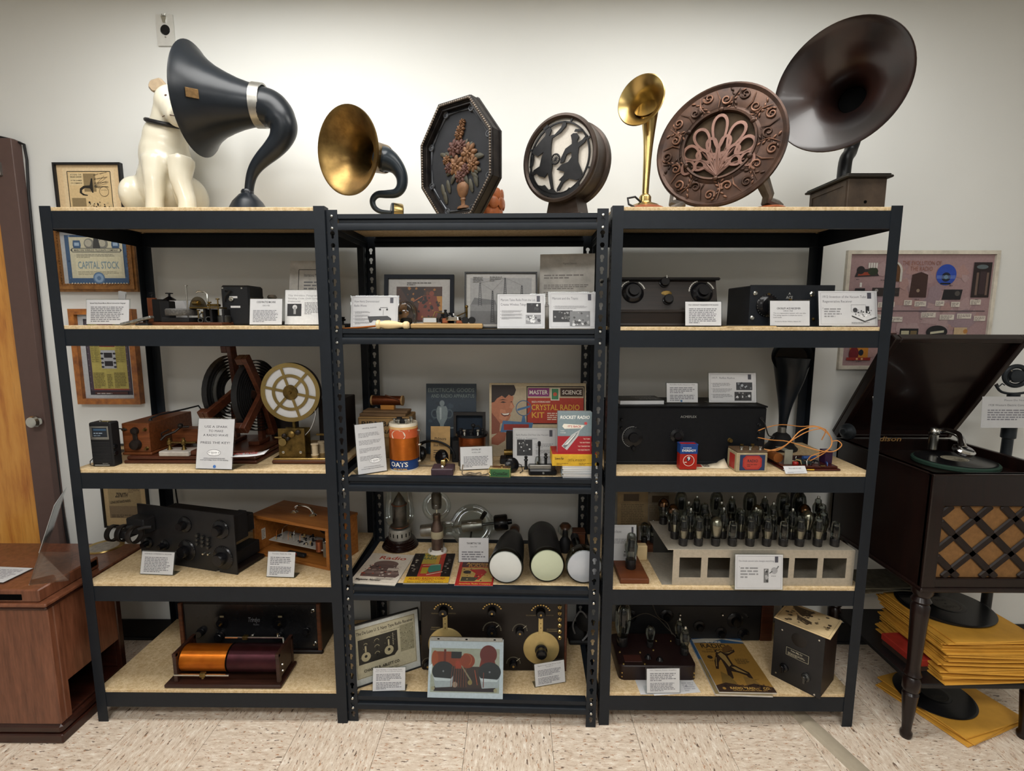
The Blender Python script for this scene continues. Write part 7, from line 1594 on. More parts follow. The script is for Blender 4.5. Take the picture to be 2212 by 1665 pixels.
# ---- loose coil tuner
a,b=atZ(352,1489,Z5L),atZ(607,1489,Z5L);yb=a.y+.004;t=thing('tuning_coil','slide tuner with orange and purple wire cylinder between dark wooden end frames','coil',((a.x+b.x)/2,yb,Z5L));w_=b.x-a.x;dep=.14
DW=wood('dark_brown_wood','#22120d','#3a2118',.4,coat=.1)
g=G();g.box(-w_/2,w_/2,0,dep,0,.015,.004);obj('base',g,DW,t)
X=lambda px,Y: atY(px,1440,yb+Y).x-t.location.x
zc=.015+.062;rc=.047;x0_,x1_=X(377,.02),X(598,.02)
for x in (x0_,x1_-.0):
    for yy in (.012,dep-.022):
        g=G();g.box(x,x+.013,yy,yy+.013,.015,.128,.001);obj('end_post',g,DW,t)
    g=G();g.box(x,x+.013,.01,dep-.008,.116,.13,.001);g.box(x+.002,x+.011,.025,dep-.022,.03,.117,.001);obj('end_board',g,DW,t)
xm=X(491,.03)
for nm,m,xa,xb,rr_ in (('orange_winding',wire_mat('orange_enamel_wire','#a04f10','#c4701c',0,700),x0_+.013,xm-.004,rc),('purple_winding',wire_mat('purple_enamel_wire','#2a1318','#4a242a',0,700),xm+.002,x1_,rc*1.04)):
    g=G();g.lathe([(0,0),(rr_,0),(rr_,xb-xa),(0,xb-xa)],44,axis((xa,dep/2,zc),(1,0,0)));obj(nm,g,m,t)
g=G();g.lathe([(rc*.9,0),(rc*1.05,0),(rc*1.05,.004),(rc*.9,.004)],40,axis((xm-.004,dep/2,zc),(1,0,0)),close=True);obj('joint_ring',g,GAP,t)
c1,c2=lp(t,376,1457,-.006),lp(t,495,1461,-.006);g=G();g.box(c1.x,c2.x,-.01,-.004,c1.z-.003,c1.z+.003,.001);rod=obj('slider_rod',g,NICKEL,t)
c_=lp(t,437,1458,-.01);g=G();g.box(c_.x-.01,c_.x+.01,-.014,.0,c_.z-.008,c_.z+.008,.002);g.cyl((c_.x,-.008,c_.z-.014),(c_.x,-.008,c_.z),.005,n=12);obj('slider',g,OLDB,rod)
c1,c2=X(492,.1),X(616,.1);g=G();g.box(c1,c2,dep-.045,dep-.039,.136,.142,.001);rod=obj('slider_rod',g,NICKEL,t)
g=G();g.box(X(530,.1),X(541,.1),dep-.05,dep-.034,.132,.146,.002);obj('slider',g,OLDB,rod)
g=G();g.tube([(c2,dep-.042,.139),(c2+.006,dep-.05,.12),(c2+.004,dep-.07,.1)],.003,6);g.lathe([(0,0),(.004,0),(.003,.01),(.005,.013),(0,.016)],12,MT((c2-.02,dep-.042,.142)));obj('terminal',g,NICKEL,t)
g=G();g.lathe([(0,.008),(.005,.007),(.006,0)],12,axis((x0_,.03,zc),(-1,0,0)));obj('end_screw',g,NICKEL,t)
for z in (.05,.075): g=G();g.lathe([(0,.005),(.004,.004),(.005,0)],12,axis((x1_+.013,.035,z),(1,0,0)));obj('end_screw',g,NICKEL,t)
# ---- bottom middle: framed advertisement
BG= '#b4ad93'
def d(p):
    p.rect(0,0,1,1,'#b9bcb8');p.rect(.02,.1,.95,.93,BG);p.frame(.03,.11,.94,.92,.0012,'#3a3830')
    p.text('The De Luxe U. S. Navy Type Radio Receiver',.48,.82,.05,'#2f2c26','c',True,width=.88);p.text('THE SENSATIONAL RECEIVER',.55,.76,.02,'#4a463c','c',width=.3)
    p.rect(.06,.33,.66,.74,'#26241f');p.poly([(.6,.33),(.66,.33),(.66,.4)],BG)
    for x in (.17,.52): p.disc(x,.44,.07,'#a89f80');p.disc(x,.45,.022,'#1a1917');p.rect(x-.012,.52,x+.012,.62,'#a89f80');p.ringp(x,.63,.035,.012,'#8d866c',16,20,160)
    for x,y in ((.34,.65),(.34,.55),(.34,.44)): p.ringp(x,y,.04,.01,'#8d866c',16,10,170);p.disc(x,y-.02,.015,'#0f0e0d')
    for i in range(7): p.disc(.59,.70-.03*i,.008,'#b9b298',10)
    p.specks(.08,.35,.64,.72,30,('#3a372f','#8d866c'),.006,4);p.rect(.7,.35,.92,.8,'#8d886f');p.specks(.7,.36,.92,.79,90,('#5a5646','#b9b298','#74705c'),.008,6)
    p.text('CHARLES R. ABLETT CO.',.4,.2,.045,'#2f2c26','c',True,width=.55);p.text('199 Fulton Street, New York',.45,.14,.025,'#4a463c','c',width=.4)
framed('framed advertisement picturing a receiver with two discs on bottom shelf',(767,1486),(910,1438),1330,Z5M,d,None,7,mat('thin_black_frame','',0),.004,.01,name='framed_picture',depth=.01)
# ---- large panel receiver with brass discs
y5m=atZ(1050,1447,Z5M).y;t,w_,h_=boxed('panel_receiver','large brown-black panel receiver with two round brass discs on bottom shelf','radio',(911,1447),(1222,1449),1292,Z5M,.17,mat('near_black_wood','',0),y5m,ch=.003)
PAN=mat('brown_black_panel','#16110f',.35,0,.15,30)
g=G();g.box(-w_/2+.006,w_/2-.008,-.006,0,.004,h_,.001);obj('panel',g,PAN,t)
g=G();g.box(w_/2-.008,w_/2+.002,-.006,.17,0,h_,.002);obj('side_board',g,REDW,t)
PB=mat('satin_brass_disc','#bda873',.38,.6,.15,10,.02,80)
for px,py in ((964,1391),(1169,1399)):
    c_=lp(t,px,py,-.006);g=G();g.lathe([(0,.004),(.068,.004),(.07,.003),(.07,0)],48,axis(c_,(0,-1,0)));obj('brass_disc',g,PB,t)
    q=lp(t,px-2 if px<1000 else px-1,1345,-.006);g=G();g.box(q.x-.009,q.x+.009,-.012,-.006,c_.z+.062,q.z+.035,.001);br_=obj('brass_arm',g,PB,t)
    for zz in (.0,.02,-.018): g=G();g.lathe([(0,.002),(.002,.001),(.0022,0)],10,axis((q.x,-.012,q.z+zz),(0,-1,0)));obj('screw',g,OLDB,br_)
c_=lp(t,1169,1404,-.012);g=G();g.lathe([(0,.035),(.016,.034),(.021,.028),(.0205,.012),(.012,.008),(.024,.004),(.024,0)],28,axis(c_,(0,-1,0)));obj('knob',g,BAKE,t)
for px,py,r in ((958,1319,.019),(1168,1322,.019),(1063,1319,.017),(1063,1361,.021),(1123,1362,.017),(926,1433,.015),(1109,1432,.016)):
    c_=lp(t,px,py,-.006);g=G();g.lathe([(0,.022),(r*.35,.021),(r*.8,.02),(r*.95,.015),(r,.003),(r,0)],24,axis(c_,(0,-1,0)));kb=obj('knob',g,BAKE,t)
    g=G();g.lathe([(0,.002),(.004,.0015),(.005,0)],12,axis(c_+Vector((0,-.021,0)),(0,-1,0)));obj('knob_centre',g,BRASSB,kb)
    if r>.0165 and px not in (1123,):
        for q in range(9 if py<1330 else 0):
            a_=R(20+17.5*q);g=G();g.lathe([(0,.004),(.0035,.003),(.004,0)],10,axis(c_+Vector((cos(a_)*.036,0,sin(a_)*.03)),(0,-1,0)));obj('contact_stud',g,BRASSB,t)
    p=Pr(.12,.12)
    if py>1340:
        for q in range(25): a_=R(0+7.5*q);p.line(.5+.27*r/.021*cos(a_),.5+.27*r/.021*sin(a_),.5+.31*r/.021*cos(a_),.5+.31*r/.021*sin(a_),.0009,'#a09a84')
        p.line(.5,.5,.5+.28*cos(R(40)),.5+.28*sin(R(40)),.0016,'#c9c2a8')
        p.build('dial_scale',t,MT((c_.x-.06,-.006,c_.z-.06)),.0006)
for k in range(6):
    c_=lp(t,1209,1311+13.2*k,-.006);g=G();g.lathe([(.003,.006),(.005,.006),(.0085,.003),(.0085,0)],18,axis(c_,(0,-1,0)));obj('jack',g,BRASSB,t)
face(t,w_,h_,lambda p: [p.text(s_,(lp(t,px,py).x+w_/2)/w_,lp(t,px,py).z/h_,.016,'#8d7d58','c',width=wd) for s_,px,py,wd in (('PRIMARY',942,1324,.06),('SWITCH',977,1324,.05),('SECONDARY',1147,1328,.07),('SWITCH',1187,1328,.05),('PRIMARY',942,1354,.06),('CONDENSER',942,1358,.07),('SECONDARY',1192,1358,.07),('CONDENSER',1192,1362,.07))],'lettering',.0066)
# ---- plastic sleeve with colour photograph
def d(p):
    p.rect(0,0,1,1,'#c8cdd4');p.rect(.03,.10,.95,.88,'#a8a898');p.rect(.08,.12,.9,.2,'#2a1c22');p.rect(.1,.18,.88,.56,'#3a2a26')
    RD= '#7d2a1c'
    p.rect(.06,.56,.44,.82,'#8d3a1e');p.disc(.08,.69,.045,'#a04a26',20,.10);p.rect(.2,.56,.23,.86,'#6b2416');p.rect(.3,.70,.44,.82,'#1d1a1c');p.rect(.36,.52,.44,.66,'#a03a24');p.disc(.52,.66,.10,'#8d3a20',24,.09);p.ringp(.5,.68,.08,.012,'#a85a34',20,-60,120)
    p.poly([(.72,.8),(.86,.8),(.9,.6),(.74,.5),(.68,.56)],RD);p.disc(.80,.78,.115,'#6b1f1c',28)
    for x in (.2,.82): p.poly([(x-.14,.42),(x+.14,.44),(x+.12,.2),(x-.1,.18)],'#a9adb0');p.disc(x,.47,.15,'#26282c',30,.12);p.disc(x,.47,.012,'#8a8a8c',8);p.poly([(x-.13,.36),(x+.12,.34),(x+.1,.3),(x-.1,.3)],'#c9cdd0')
    p.line(.45,.56,.58,.3,.005,'#8d8468');p.disc(.56,.28,.03,'#8d7a4a',14);p.disc(.36,.24,.035,'#a08a78',10)
    for k in range(7): p.line(.32+.03*k,.56,.3+.035*k,.2,.0014,'#8d4a34')
    p.line(.62,.5,.66,.24,.003,'#a04a30');p.line(.74,.46,.74,.2,.003,'#7a3a30');p.disc(.07,.17,.025,'#a39878',10);p.disc(.9,.15,.025,'#a39878',10);p.poly([(.0,.55),(.05,.6),(.04,.4)],'#e4e8ec');p.poly([(.04,.5),(.98,.44),(.98,.5),(.04,.56)],'#b4b8bc') if False else None
t,w_,h_,M=stand('photo_sleeve','clear plastic sleeve holding colour photo of red coils on bottom shelf','photograph',(923,1507),(1086,1511),1380,Z5M,None,20)
g=G();g.box(0,w_,0,.002,0,h_,.0004,M);obj('paper',g,PAPER,t);p=Pr(w_,h_*.95);d(p);p.build('photo_print',t,M,.0005)
g=G();g.box(0,w_,-.003,-.0024,0,h_,0,M);obj('plastic_sleeve',g,ACRYL,t)
g=G();g.box(.004,w_-.004,-.004,.004,h_*.965,h_*1.03,.001,M);st_=obj('binding_strip',g,STEEL,t)
for u in (.12,.5,.88): g=G();g.box(w_*u-.004,w_*u+.004,-.0046,-.004,h_*.985,h_*1.005,0,M);obj('punch_hole',g,GAP,st_)
g=G();g.box(.02,w_-.02,.006,.02,0,.03,.002,M);obj('prop',g,PAPER,t)
sign('small typed card on bottom shelf before the framed advertisement',(803,1495),(877,1493),1440,Z5M,note('Type Number 1 Long Wave Tuner',10,'Navy Type by Wireless Specialty Apparatus',12,.04,False,.9,True),None,14)
sign('small tilted typed card on bottom shelf at right of sleeve photo',(1155,1486),(1223,1474),1428,Z5M,note('Signal Corps Long Wave Tuner',10,'Navy BC-131',13,.045,False,.88,True),None,14)
a=atZ(1250,1385,Z5M);t=thing('headphones','dark headphones with grey band resting at back right of bottom shelf','headphones',(a.x,min(a.y,.36),Z5M))
for k in (0,1):
    g=G();g.lathe([(0,-.015),(.03,-.015),(.036,-.005),(.036,.01),(.02,.018),(0,.02)],28,axis((-.012+.035*k,-.01*k,.037+.06*k),(-.3,-.9,.2)));obj('ear_piece',g,BLKM,t)
g=G();g.tube(cat([Vector(q) for q in ((-.02,-.02,.05),(-.03,-.03,.1),(.0,-.02,.15),(.03,-.02,.12),(.035,-.03,.06),(.01,-.04,.03))],5),.004,8);obj('head_band',g,mat('grey_webbing','#6a6a6c',.7),t)
g=G();g.box(-.045,.045,-.03,.05,0,.02,.006);obj('cord_bundle',g,BLKM,t)
# ================================================================ bottom right
yc=.07;t,w_,h_=boxed('amplifier','dark brown amplifier chassis with rounded corners carrying four glass tubes','amplifier',(1337,1471),(1504,1472),1440,Z5R,.2,None,yc)
AMP=mat('dark_brown_enamel','#1d1010',.35,0,.2,20)
g=G();pl=[]
for cx,cy,a0 in ((w_/2-.02,.02,-90),(w_/2-.02,.18,0),(-w_/2+.02,.18,90),(-w_/2+.02,.02,180)):
    pl += [(cx+.02*cos(R(a0+q)),cy+.02*sin(R(a0+q))) for q in (0,30,60,90)]
n=len(pl);g.add([(x,y,z) for z in (0,h_) for x,y in pl]+[(x*.985,.1+(y-.1)*.97,h_+.003) for x,y in pl],[tuple(range(n))]+[(k,(k+1) % n,n+(k+1) % n,n+k) for k in range(n)]+[(n+k,n+(k+1) % n,2*n+(k+1) % n,2*n+k) for k in range(n)]+[tuple(range(2*n,3*n))]);obj('chassis',g,AMP,t,40)
for x in (-w_/2+.012,w_/2-.008):
    for z in (.012,h_*.5): g=G();g.lathe([(0,.003),(.003,.002),(.004,0)],10,axis((x,.004,z),(0,-1,0)));obj('screw',g,BRASSB,t)
for px,py in ((1339,1408),(1383,1409),(1347,1434),(1393,1434),(1411,1404),(1417,1384),(1449,1384)):
    q=atZ(px,py,Z5R+h_+.003);q=inv(t)@q;g=G();g.lathe([(0,.005),(.0035,.004),(.005,0)],12,MT(q));obj('screw',g,BRASSB,t)
q=inv(t)@atZ(1366,1422,Z5R+h_+.003);g=G();g.box(q.x-.033,q.x+.033,q.y-.02,q.y+.02,h_+.002,h_+.0045,.0005);obj('name_plate',g,mat('brown_plate','#3a1d18',.4),t)
for px,py in ((1425,1425),(1400,1420)):
    q=inv(t)@atZ(px,py,Z5R+h_+.003);g=G();g.lathe([(0,.012),(.006,.012),(.012,.004),(.014,0)],18,MT(q));obj('socket',g,BAKE,t)
for k,(px,py,sc,kd,lb) in enumerate(((1344,1392,1.35,'tall','largest clear globe tube at the left of the dark brown amplifier'),(1404,1396,.85,'globe','small clear tube in the middle of the dark brown amplifier'),(1466,1390,.95,'cap','rear tube at the right of the dark brown amplifier'),(1478,1412,1.0,'cap','front tube at the right of the dark brown amplifier'))):
    q=atZ(px,py,Z5R+h_+.003);vtube('vacuum_tube',lb,kd,None,q,sc,'amplifier tubes')
g=GW(t)
for s_ in (((1350,1345,.2),(1390,1325,.24),(1420,1335,.26),(1440,1355,.24),(1460,1375,.2)),((1408,1300,.24),(1420,1330,.25),(1440,1345,.22),(1452,1370,.2))): g.tube(cat([atY(x,y,Y) for x,y,Y in s_],5),.0018,6)
obj('wiring',g,mat('dark_cloth_wire','#3a342c',.8),t)
sign('tall typed card standing before the dark brown amplifier',(1395,1499),(1470,1498),1442,Z5R,note('1931 Majestic Power Amplifier',11,None,21,.04,False,.92,True),None,8)
a=atZ(1440,1486,Z5R);t=thing('loose_papers','two white printed sheets lying under the tall typed card','papers',(a.x,a.y,Z5R),R(2))
g=G();g.box(-.105,.06,-.03,.055,0,.0006);obj('sheet',g,PAPER,t);g=G();g.box(-.06,.115,-.033,.05,.0006,.0012,0,MR(R(4),4,'Z'));o=obj('sheet',g,PAPER,t)
p=Pr(.05,.06);p.para(.05,.1,.95,.9,5,'#a0a0a4',3);p.disc(.3,.5,.1,'#8d8d92',12);p.build('lettering',o,MT((.06,-.025,.0014))@MR(R(-90),4,'X'),.0002)
# radio at the back
t,w_,h_=boxed('table_radio','black knobbed table radio with brown end hidden behind the amplifier','radio',(1338,1395),(1640,1395),1306,Z5R,.1,mat('near_black_wood','',0),.31)
g=G();g.box(-w_/2+.004,w_/2-.004,-.004,0,.004,h_-.004,.001);obj('panel',g,mat('black_ebonite_panel','',0),t)
for px,py,r in ((1557,1366,.025),(1606,1369,.025),(1588,1340,.035),(1510,1352,.025),(1440,1330,.03),(1360,1330,.03)): dial(t,px,py,r,-.004,marks='#6a6a68',d_=.022)
for px in (1559,1614,1468): c_=lp(t,px,1326 if px<1600 else 1330,-.004);g=G();g.lathe([(0,.012),(.003,.012),(.005,.003),(.005,0)],10,axis(c_,(0,-1,.1)));obj('switch',g,NICKEL,t)
g=G();g.box(w_/2,w_/2+.05,-.004,.1,0,h_,.003);obj('end_block',g,REDW,t)
# magazines
def d(p):
    p.rect(0,0,1,1,'#8a682f');p.rect(0,.88,1,1,'#2f4f6e');p.poly([(0,.88),(.3,.9),(.6,.96),(1,.9),(1,.94),(.5,1),(0,.95)],'#a8a498');p.text('EMPIRE',.4,.89,.03,'#c9c4b4','c',True,width=.3);p.text('RADIO',.36,.78,.085,'#26201a','c',True,width=.5);p.text('AND SHORT WAVE',.42,.735,.028,'#3a2c18','c',True,width=.5);p.text('TELEVISION',.22,.69,.03,'#3a2c18','c',True,width=.3);p.disc(.17,.6,.05,'#241c18',16);p.text('1934',.2,.52,.02,'#3a2c18','c',width=.12)
    def K2(L):
        out=[]
        for x,y in L:
            v=(748-y)/415.;xl,xr=935-175*v,1395-255*v;out.append(((x-xl)/(xr-xl),v))
        return out
    B1,B2,B3= '#2b1f18','#5e4322','#8d7444'
    p.poly(K2([(1000,420),(1045,395),(1080,420),(1075,460),(1030,480),(1000,460)]),B2)
    for L,c_ in (([(943,468),(988,448),(1034,478),(1080,560),(1064,594),(1018,584),(988,522),(956,502)],B1),([(948,478),(932,530),(938,588),(960,590),(966,540),(990,500)],B1),([(1006,462),(1050,452),(1092,434),(1098,455),(1055,480),(1030,492)],B1),([(1028,568),(1082,556),(1142,586),(1198,612),(1228,662),(1210,670),(1174,634),(1118,616),(1058,604)],B1),([(1016,572),(1054,590),(1070,652),(1050,668),(1026,642)],B1),([(962,474),(988,460),(1022,486),(1062,556),(1044,572),(1012,528),(984,500)],B3),([(1060,572),(1090,572),(1150,602),(1190,622),(1160,616),(1100,598)],B3),([(1012,466),(1052,458),(1086,444),(1050,468)],B3),([(944,500),(950,500),(948,570),(942,570)],B3)): p.poly(K2(L),c_)
    (hx,hy),=K2([(958,452)]);p.disc(hx,hy,.045,B1,16);p.disc(hx+.012,hy-.004,.028,B3,12)
    p.poly([(.12,.1),(.22,.34),(.34,.26),(.4,.14),(.3,.08)],'#6b5428');p.poly([(.55,.1),(.58,.26),(.74,.22),(.8,.12)],'#74592c');p.poly([(0,.0),(1,.0),(1,.08),(.7,.14),(.5,.1),(.2,.15),(0,.1)],'#2e1f16');p.disc(.12,.055,.03,'#8a682f',14);p.text('RADIO TRADING CO.',.58,.045,.035,'#b9924a','c',True,width=.7);p.text('100 PARK PLACE NEW YORK CITY',.56,.018,.018,'#b9924a','c',width=.6);p.para(.62,.48,.88,.58,5,'#4a3a20',4);p.text('BEST',.8,.2,.012,'#2a2018','c',width=.08)
    p.specks(.05,.04,.95,.12,24,('#1c1410','#4a3420'),.03,3)
flat('magazine','lower worn magazine with pale cover under the brown radio catalogue','magazine',((1494,1381),(1596,1383),(1668,1503),(1538,1498)),Z5R,.006,lambda p: (p.rect(0,0,1,1,'#7a6a48'),p.rect(0,.6,1,1,'#2f4f6e'),p.specks(.08,.08,.92,.92,30,('#3f6a58','#8d3a2c','#a8a08c','#3a5a7a'),.05,4)))
flat('magazine','brown radio catalogue with a muscular figure on its cover, on bottom shelf','magazine',((1498,1376),(1602,1378),(1674,1496),(1547,1494)),Z5R+.0065,.005,d)
# black box with name plate
t,w_,h_=boxed('wave_meter','black square box with engraved name plate and two knobs turned at an angle','box',(1665,1457),(1771,1511),1355,Z5R,.15,None)
h_=hsolve(inv(t).inverted()@Vector((w_/2,0,0)),Vector((0,0,1)),1378)
g=G();g.box(-w_/2+.002,w_/2-.002,.004,.15,0,h_-.002,.002);obj('case',g,wood('red_black_wood','#120806','#22100b',.5),t);g=G();g.box(-w_/2,w_/2,0,.005,0,h_,.001);obj('panel',g,mat('black_ebonite_panel','',0),t)
c1,c2=lp(t,1698,1396),lp(t,1748,1434);zc_=(c1.z+c2.z)/2
g=G();g.box(c1.x,c2.x,-.0015,0,zc_-.017,zc_+.017,.0004);pl_=obj('name_plate',g,mat('black_plate',(.012,.012,.012),.4),t)
p=Pr(c2.x-c1.x,.034);p.frame(.03,.06,.97,.94,.0012,'#a09a84');p.text('Tobe Mfg Co',.45,.62,.18,'#b0aa94','c',True,width=.5,slant=.2);p.para(.1,.15,.9,.5,3,'#a09a84',2);p.build('lettering',pl_,MT((c1.x,0,zc_-.017)),.0018)
c_=lp(t,1726,1383);g=G();g.lathe([(0,.0015),(.024,.001),(.026,0)],32,axis(c_,(0,-1,0)));obj('round_emblem',g,mat('dark_bronze_emblem','#1d1916',.5),t)
for px,py in ((1694,1441),(1741,1463)):
    c_=lp(t,px,py);g=G();g.lathe([(0,.02),(.006,.02),(.008,.01),(.014,.006),(.016,0)],20,axis(c_,(0,-1,0)));g.box(c_.x-.004,c_.x+.004,-.024,-.008,c_.z-.013,c_.z+.013,.001);obj('knob',g,BAKE if px<1700 else mat('dark_steel','',0),t)
for px,py in ((1770,1383),(1759,1500),(1690,1360),(1676,1452)):
    c_=lp(t,px,py);g=G();g.lathe([(0,.002),(.003,.0015),(.0035,0)],10,axis(c_,(0,-1,0)));obj('screw',g,NICKEL,t)
M=inv(t).inverted();zt=Z5R+h_
t2=thing('pamphlet','tan illustrated pamphlet lying on top of the angled black box','pamphlet',M@Vector((.0,.07,h_)),t.rotation_euler.z+R(3))
g=G();g.box(-w_/2-.004,w_/2+.012,-.075,.08,0,.004,.0008);obj('pages',g,CARD,t2)
p=Pr(w_+.016,.155);p.frame(.04,.04,.96,.96,.0008,'#6a5a3a');p.poly([(.1,.9),(.55,.9),(.4,.5),(.2,.7)],'#5a4c38');p.poly([(.3,.5),(.6,.4),(.55,.2),(.35,.3)],'#463a2c');p.specks(.1,.1,.9,.9,40,('#6a5a44','#8d7a58','#4a3e30'),.04,3);p.build('cover_print',t2,MT((-w_/2-.004,-.075,.004))@MR(R(-90),4,'X'),.0003)
# ================================================================ wall pictures
def hung(label,x0,x1,z0,z1,fw,fm,draw,depth=.022,mount=None,glass=True,mw=None,bead=None):
    t=thing('framed_picture',label,'framed picture',((x0+x1)/2,WALL,z0));w_,h_=x1-x0,z1-z0;M=MT((-w_/2,0,0))
    g=G();g.ring([(0,0),(w_,0),(w_,h_),(0,h_)],[(fw,fw),(w_-fw,fw),(w_-fw,h_-fw),(fw,h_-fw)],-depth,-.0005,M)
    if bead: g.ring([(fw*.3,fw*.3),(w_-fw*.3,fw*.3),(w_-fw*.3,h_-fw*.3),(fw*.3,h_-fw*.3)],[(fw*.7,fw*.7),(w_-fw*.7,fw*.7),(w_-fw*.7,h_-fw*.7),(fw*.7,h_-fw*.7)],-depth-.006,-depth,M)
    fo=obj('frame',g,fm,t,20)
    if bead:
        g=G();n1,n2=int((w_-2*fw)/.011),int((h_-2*fw)/.011)
        for k in range(n1):
            for z in (fw*1.0,h_-fw*1.0): g.sph((fw+(k+.5)*(w_-2*fw)/n1,-depth+.002,z),.0055,6,4,(1.1,.8,.6),M)
        for k in range(n2):
            for x in (fw*1.0,w_-fw*1.0): g.sph((x,-depth+.002,fw+(k+.5)*(h_-2*fw)/n2),.0055,6,4,(.6,.8,1.1),M)
        obj('beaded_edge',g,bead,fo)
    g=G();g.box(fw*.8,w_-fw*.8,-depth*.4,-.001,fw*.8,h_-fw*.8,0,M);obj('mount',g,mount or PAPER,t)
    p=Pr(w_-2*fw,h_-2*fw);draw(p);p.build('print',t,M@MT((fw,0,fw)),depth*.4+.0002)
    if glass: g=G();g.box(fw*.9,w_-fw*.9,-depth*.75,-depth*.7,fw*.9,h_-fw*.9,0,M);obj('glass',g,GLASS,t)
    return t
def d(p):
    p.rect(0,0,1,1,'#dcc096');p.rect(.09,.04,.9,.94,'#e0c8a0');p.rect(.16,.1,.84,.88,'#d6bb8c');p.frame(.16,.1,.84,.88,.003,'#2a261f');p.rect(.19,.62,.40,.85,'#dcc69a');p.rect(.41,.5,.6,.84,'#8d7a58')
    for i,ln in enumerate(('ATTEND THE','RADIO SHOW','OF THE CHAMBER','OF COMMERCE')): p.text(ln,.295,.81-.05*i-(.01 if i>1 else 0),.022 if i != 1 else .036,'#2a261f','c',True,width=.18)
    H= '#26221c';p.poly([(.50,.62),(.53,.75),(.55,.75),(.55,.48),(.53,.48),(.50,.56),(.42,.57),(.37,.53),(.37,.48),(.41,.45),(.46,.44),(.45,.42),(.38,.43),(.33,.48),(.34,.56),(.40,.61)],H)
    for k,a in enumerate((40,30,20,10,0,-10,-20)):
        c_,s_=cos(R(a)),sin(R(a));p.line(.57,.6+k*0,.57+.22*c_,.6+.3*s_,.0012,'#4a4438')
    for i,ln in enumerate(('BEST SHOW','BEST LANDSCAPE SCENERY','BEST YEAR ROUND CLIMATE','BEST RESORT HOTELS')): p.text(ln,.58,.80-.075*i,.02,'#3a342a','l',True,width=.22,rot=12-4*i)
    p.disc(.72,.5,.075,'#d6bb8c',24);p.ringp(.72,.5,.075,.006,H,24);p.text('THE WORLD',.72,.52,.018,H,'c',width=.1);p.rect(.2,.22,.42,.38,'#8d7a58');p.specks(.45,.15,.82,.3,30,(H,'#5a5040','#c9b48a'),.02,3);p.line(.42,.16,.56,.3,.003,'#d8c8a0')
S0,S1=atY(110,350,.465),atY(268,470,.465)
hung('framed tan radio show poster with black edge standing above the left shelf',S0.x,S1.x,S0.z-.225,S0.z,.008,mat('thin_black_frame','',0),d,.018,CARD,False)
GOLD=mat('antique_gold_frame','#9a6c3c',.4,.3,.3,40,.1,120,col2='#6a4524')
def d(p):
    p.rect(0,0,1,1,'#a9adb0');p.rect(.06,.02,.98,.92,'#3e5674');p.specks(.07,.02,.97,.92,90,('#6a84a3','#4a6486','#2e4460'),.018,3);p.rect(.13,.12,.90,.88,'#b9b49c');p.rect(.2,.16,.86,.52,'#c4bea2');
    for x in (.24,.80): p.poly([(x-.05,.68),(x+.05,.68),(x+.06,.73),(x+.05,.82),(x-.05,.82),(x-.06,.73)],'#3e5674');p.rect(x-.035,.72,x+.035,.78,'#8fa3b8')
    for x in (.42,.62): p.disc(x,.76,.075,'#74736c',24);p.disc(x-.01,.77,.05,'#a39f90',20)
    p.poly([(.47,.68),(.58,.68),(.56,.84),(.54,.92),(.50,.92),(.49,.84)],'#3a3a3a');p.disc(.52,.93,.02,'#5a5650',12)
    p.poly([(.14,.64),(.17,.60),(.86,.60),(.89,.64),(.86,.68),(.17,.68)],'#3a3d40');p.rect(.17,.612,.86,.668,'#b9b49c');p.text('MARCONI WIRELESS TELEGRAPH COMPANY',.515,.622,.035,'#2a2d30','c',True,width=.64);p.para(.22,.5,.84,.58,3,'#8d8a78',2)
    p.text('CAPITAL STOCK',.53,.3,.13,'#7a8d94','c',True,width=.6);p.para(.22,.18,.84,.26,3,'#9a9680',5);p.rect(.1,.02,.95,.12,'#3a5474')
    for k in range(20): p.disc(.12+.042*k,.02,.012,'#d0cdbc',8)
    p.disc(.52,.12,.085,'#54708f',28);p.disc(.52,.12,.065,'#7e97b2',28);p.disc(.52,.12,.03,'#54708f',20)
S0,S1=atY(106,497,.46),atY(300,630,.46)
hung('ornate gold framed blue capital stock certificate on the wall',S0.x,S1.x,S1.z,S0.z+.03,.03,GOLD,d,.03,None,False,bead=mat('gilt_bead','#7a522c',.4,.5,.3,60))
def d(p):
    p.rect(0,0,1,1,'#b9bcc0');p.rect(.10,.04,.93,.95,'#2c2833');p.rect(.12,.09,.91,.93,'#4a3f4a');p.rect(.18,.10,.86,.92,'#b0a45a');p.rect(.18,.10,.86,.115,'#8d3a2c')
    p.rect(.36,.62,.66,.98,'#7a2a26');p.rect(.38,.66,.64,.84,'#c9c4b4')
    for r_ in range(4):
        for k in range(10): p.disc(.395+.025*k,.68+.04*r_,.009,'#3a3632',8)
    p.rect(.38,.36,.66,.58,'#a9acb2')
    for x in (.4,.64):
        for y in (.38,.43,.48,.54): p.disc(x,y,.03,'#2a2a30',10,.02)
    p.rect(.44,.39,.6,.45,'#26242a');p.rect(.44,.49,.6,.55,'#26242a')
    for x in (.2,.28,.68,.77): p.para(x,.44,x+.07,.8,16,'#8a8044',int(x*100));p.frame(x,.44,x+.075,.82,.0008,'#7a7040')
    p.para(.2,.13,.42,.32,10,'#7a7040',7);p.para(.46,.13,.56,.3,9,'#7a7040',8);p.para(.6,.13,.84,.32,10,'#7a7040',9)
    for x in (.14,.885):
        for k in range(12): p.disc(x,.12+.07*k,.012,'#6a6470',8)
    p.rect(.2,.05,.84,.08,'#4a2c2a');p.para(.24,.052,.8,.078,1,'#a09a98',3);p.poly([(.0,.98),(.3,1.0),(.3,.98)],'#b9bcc0')
S0,S1=atY(147,667,.46),atY(305,873,.46);BURL=mat('burl_wood_frame','#b5702c',.3,0,.4,30,col2='#74401a',coat=.3)
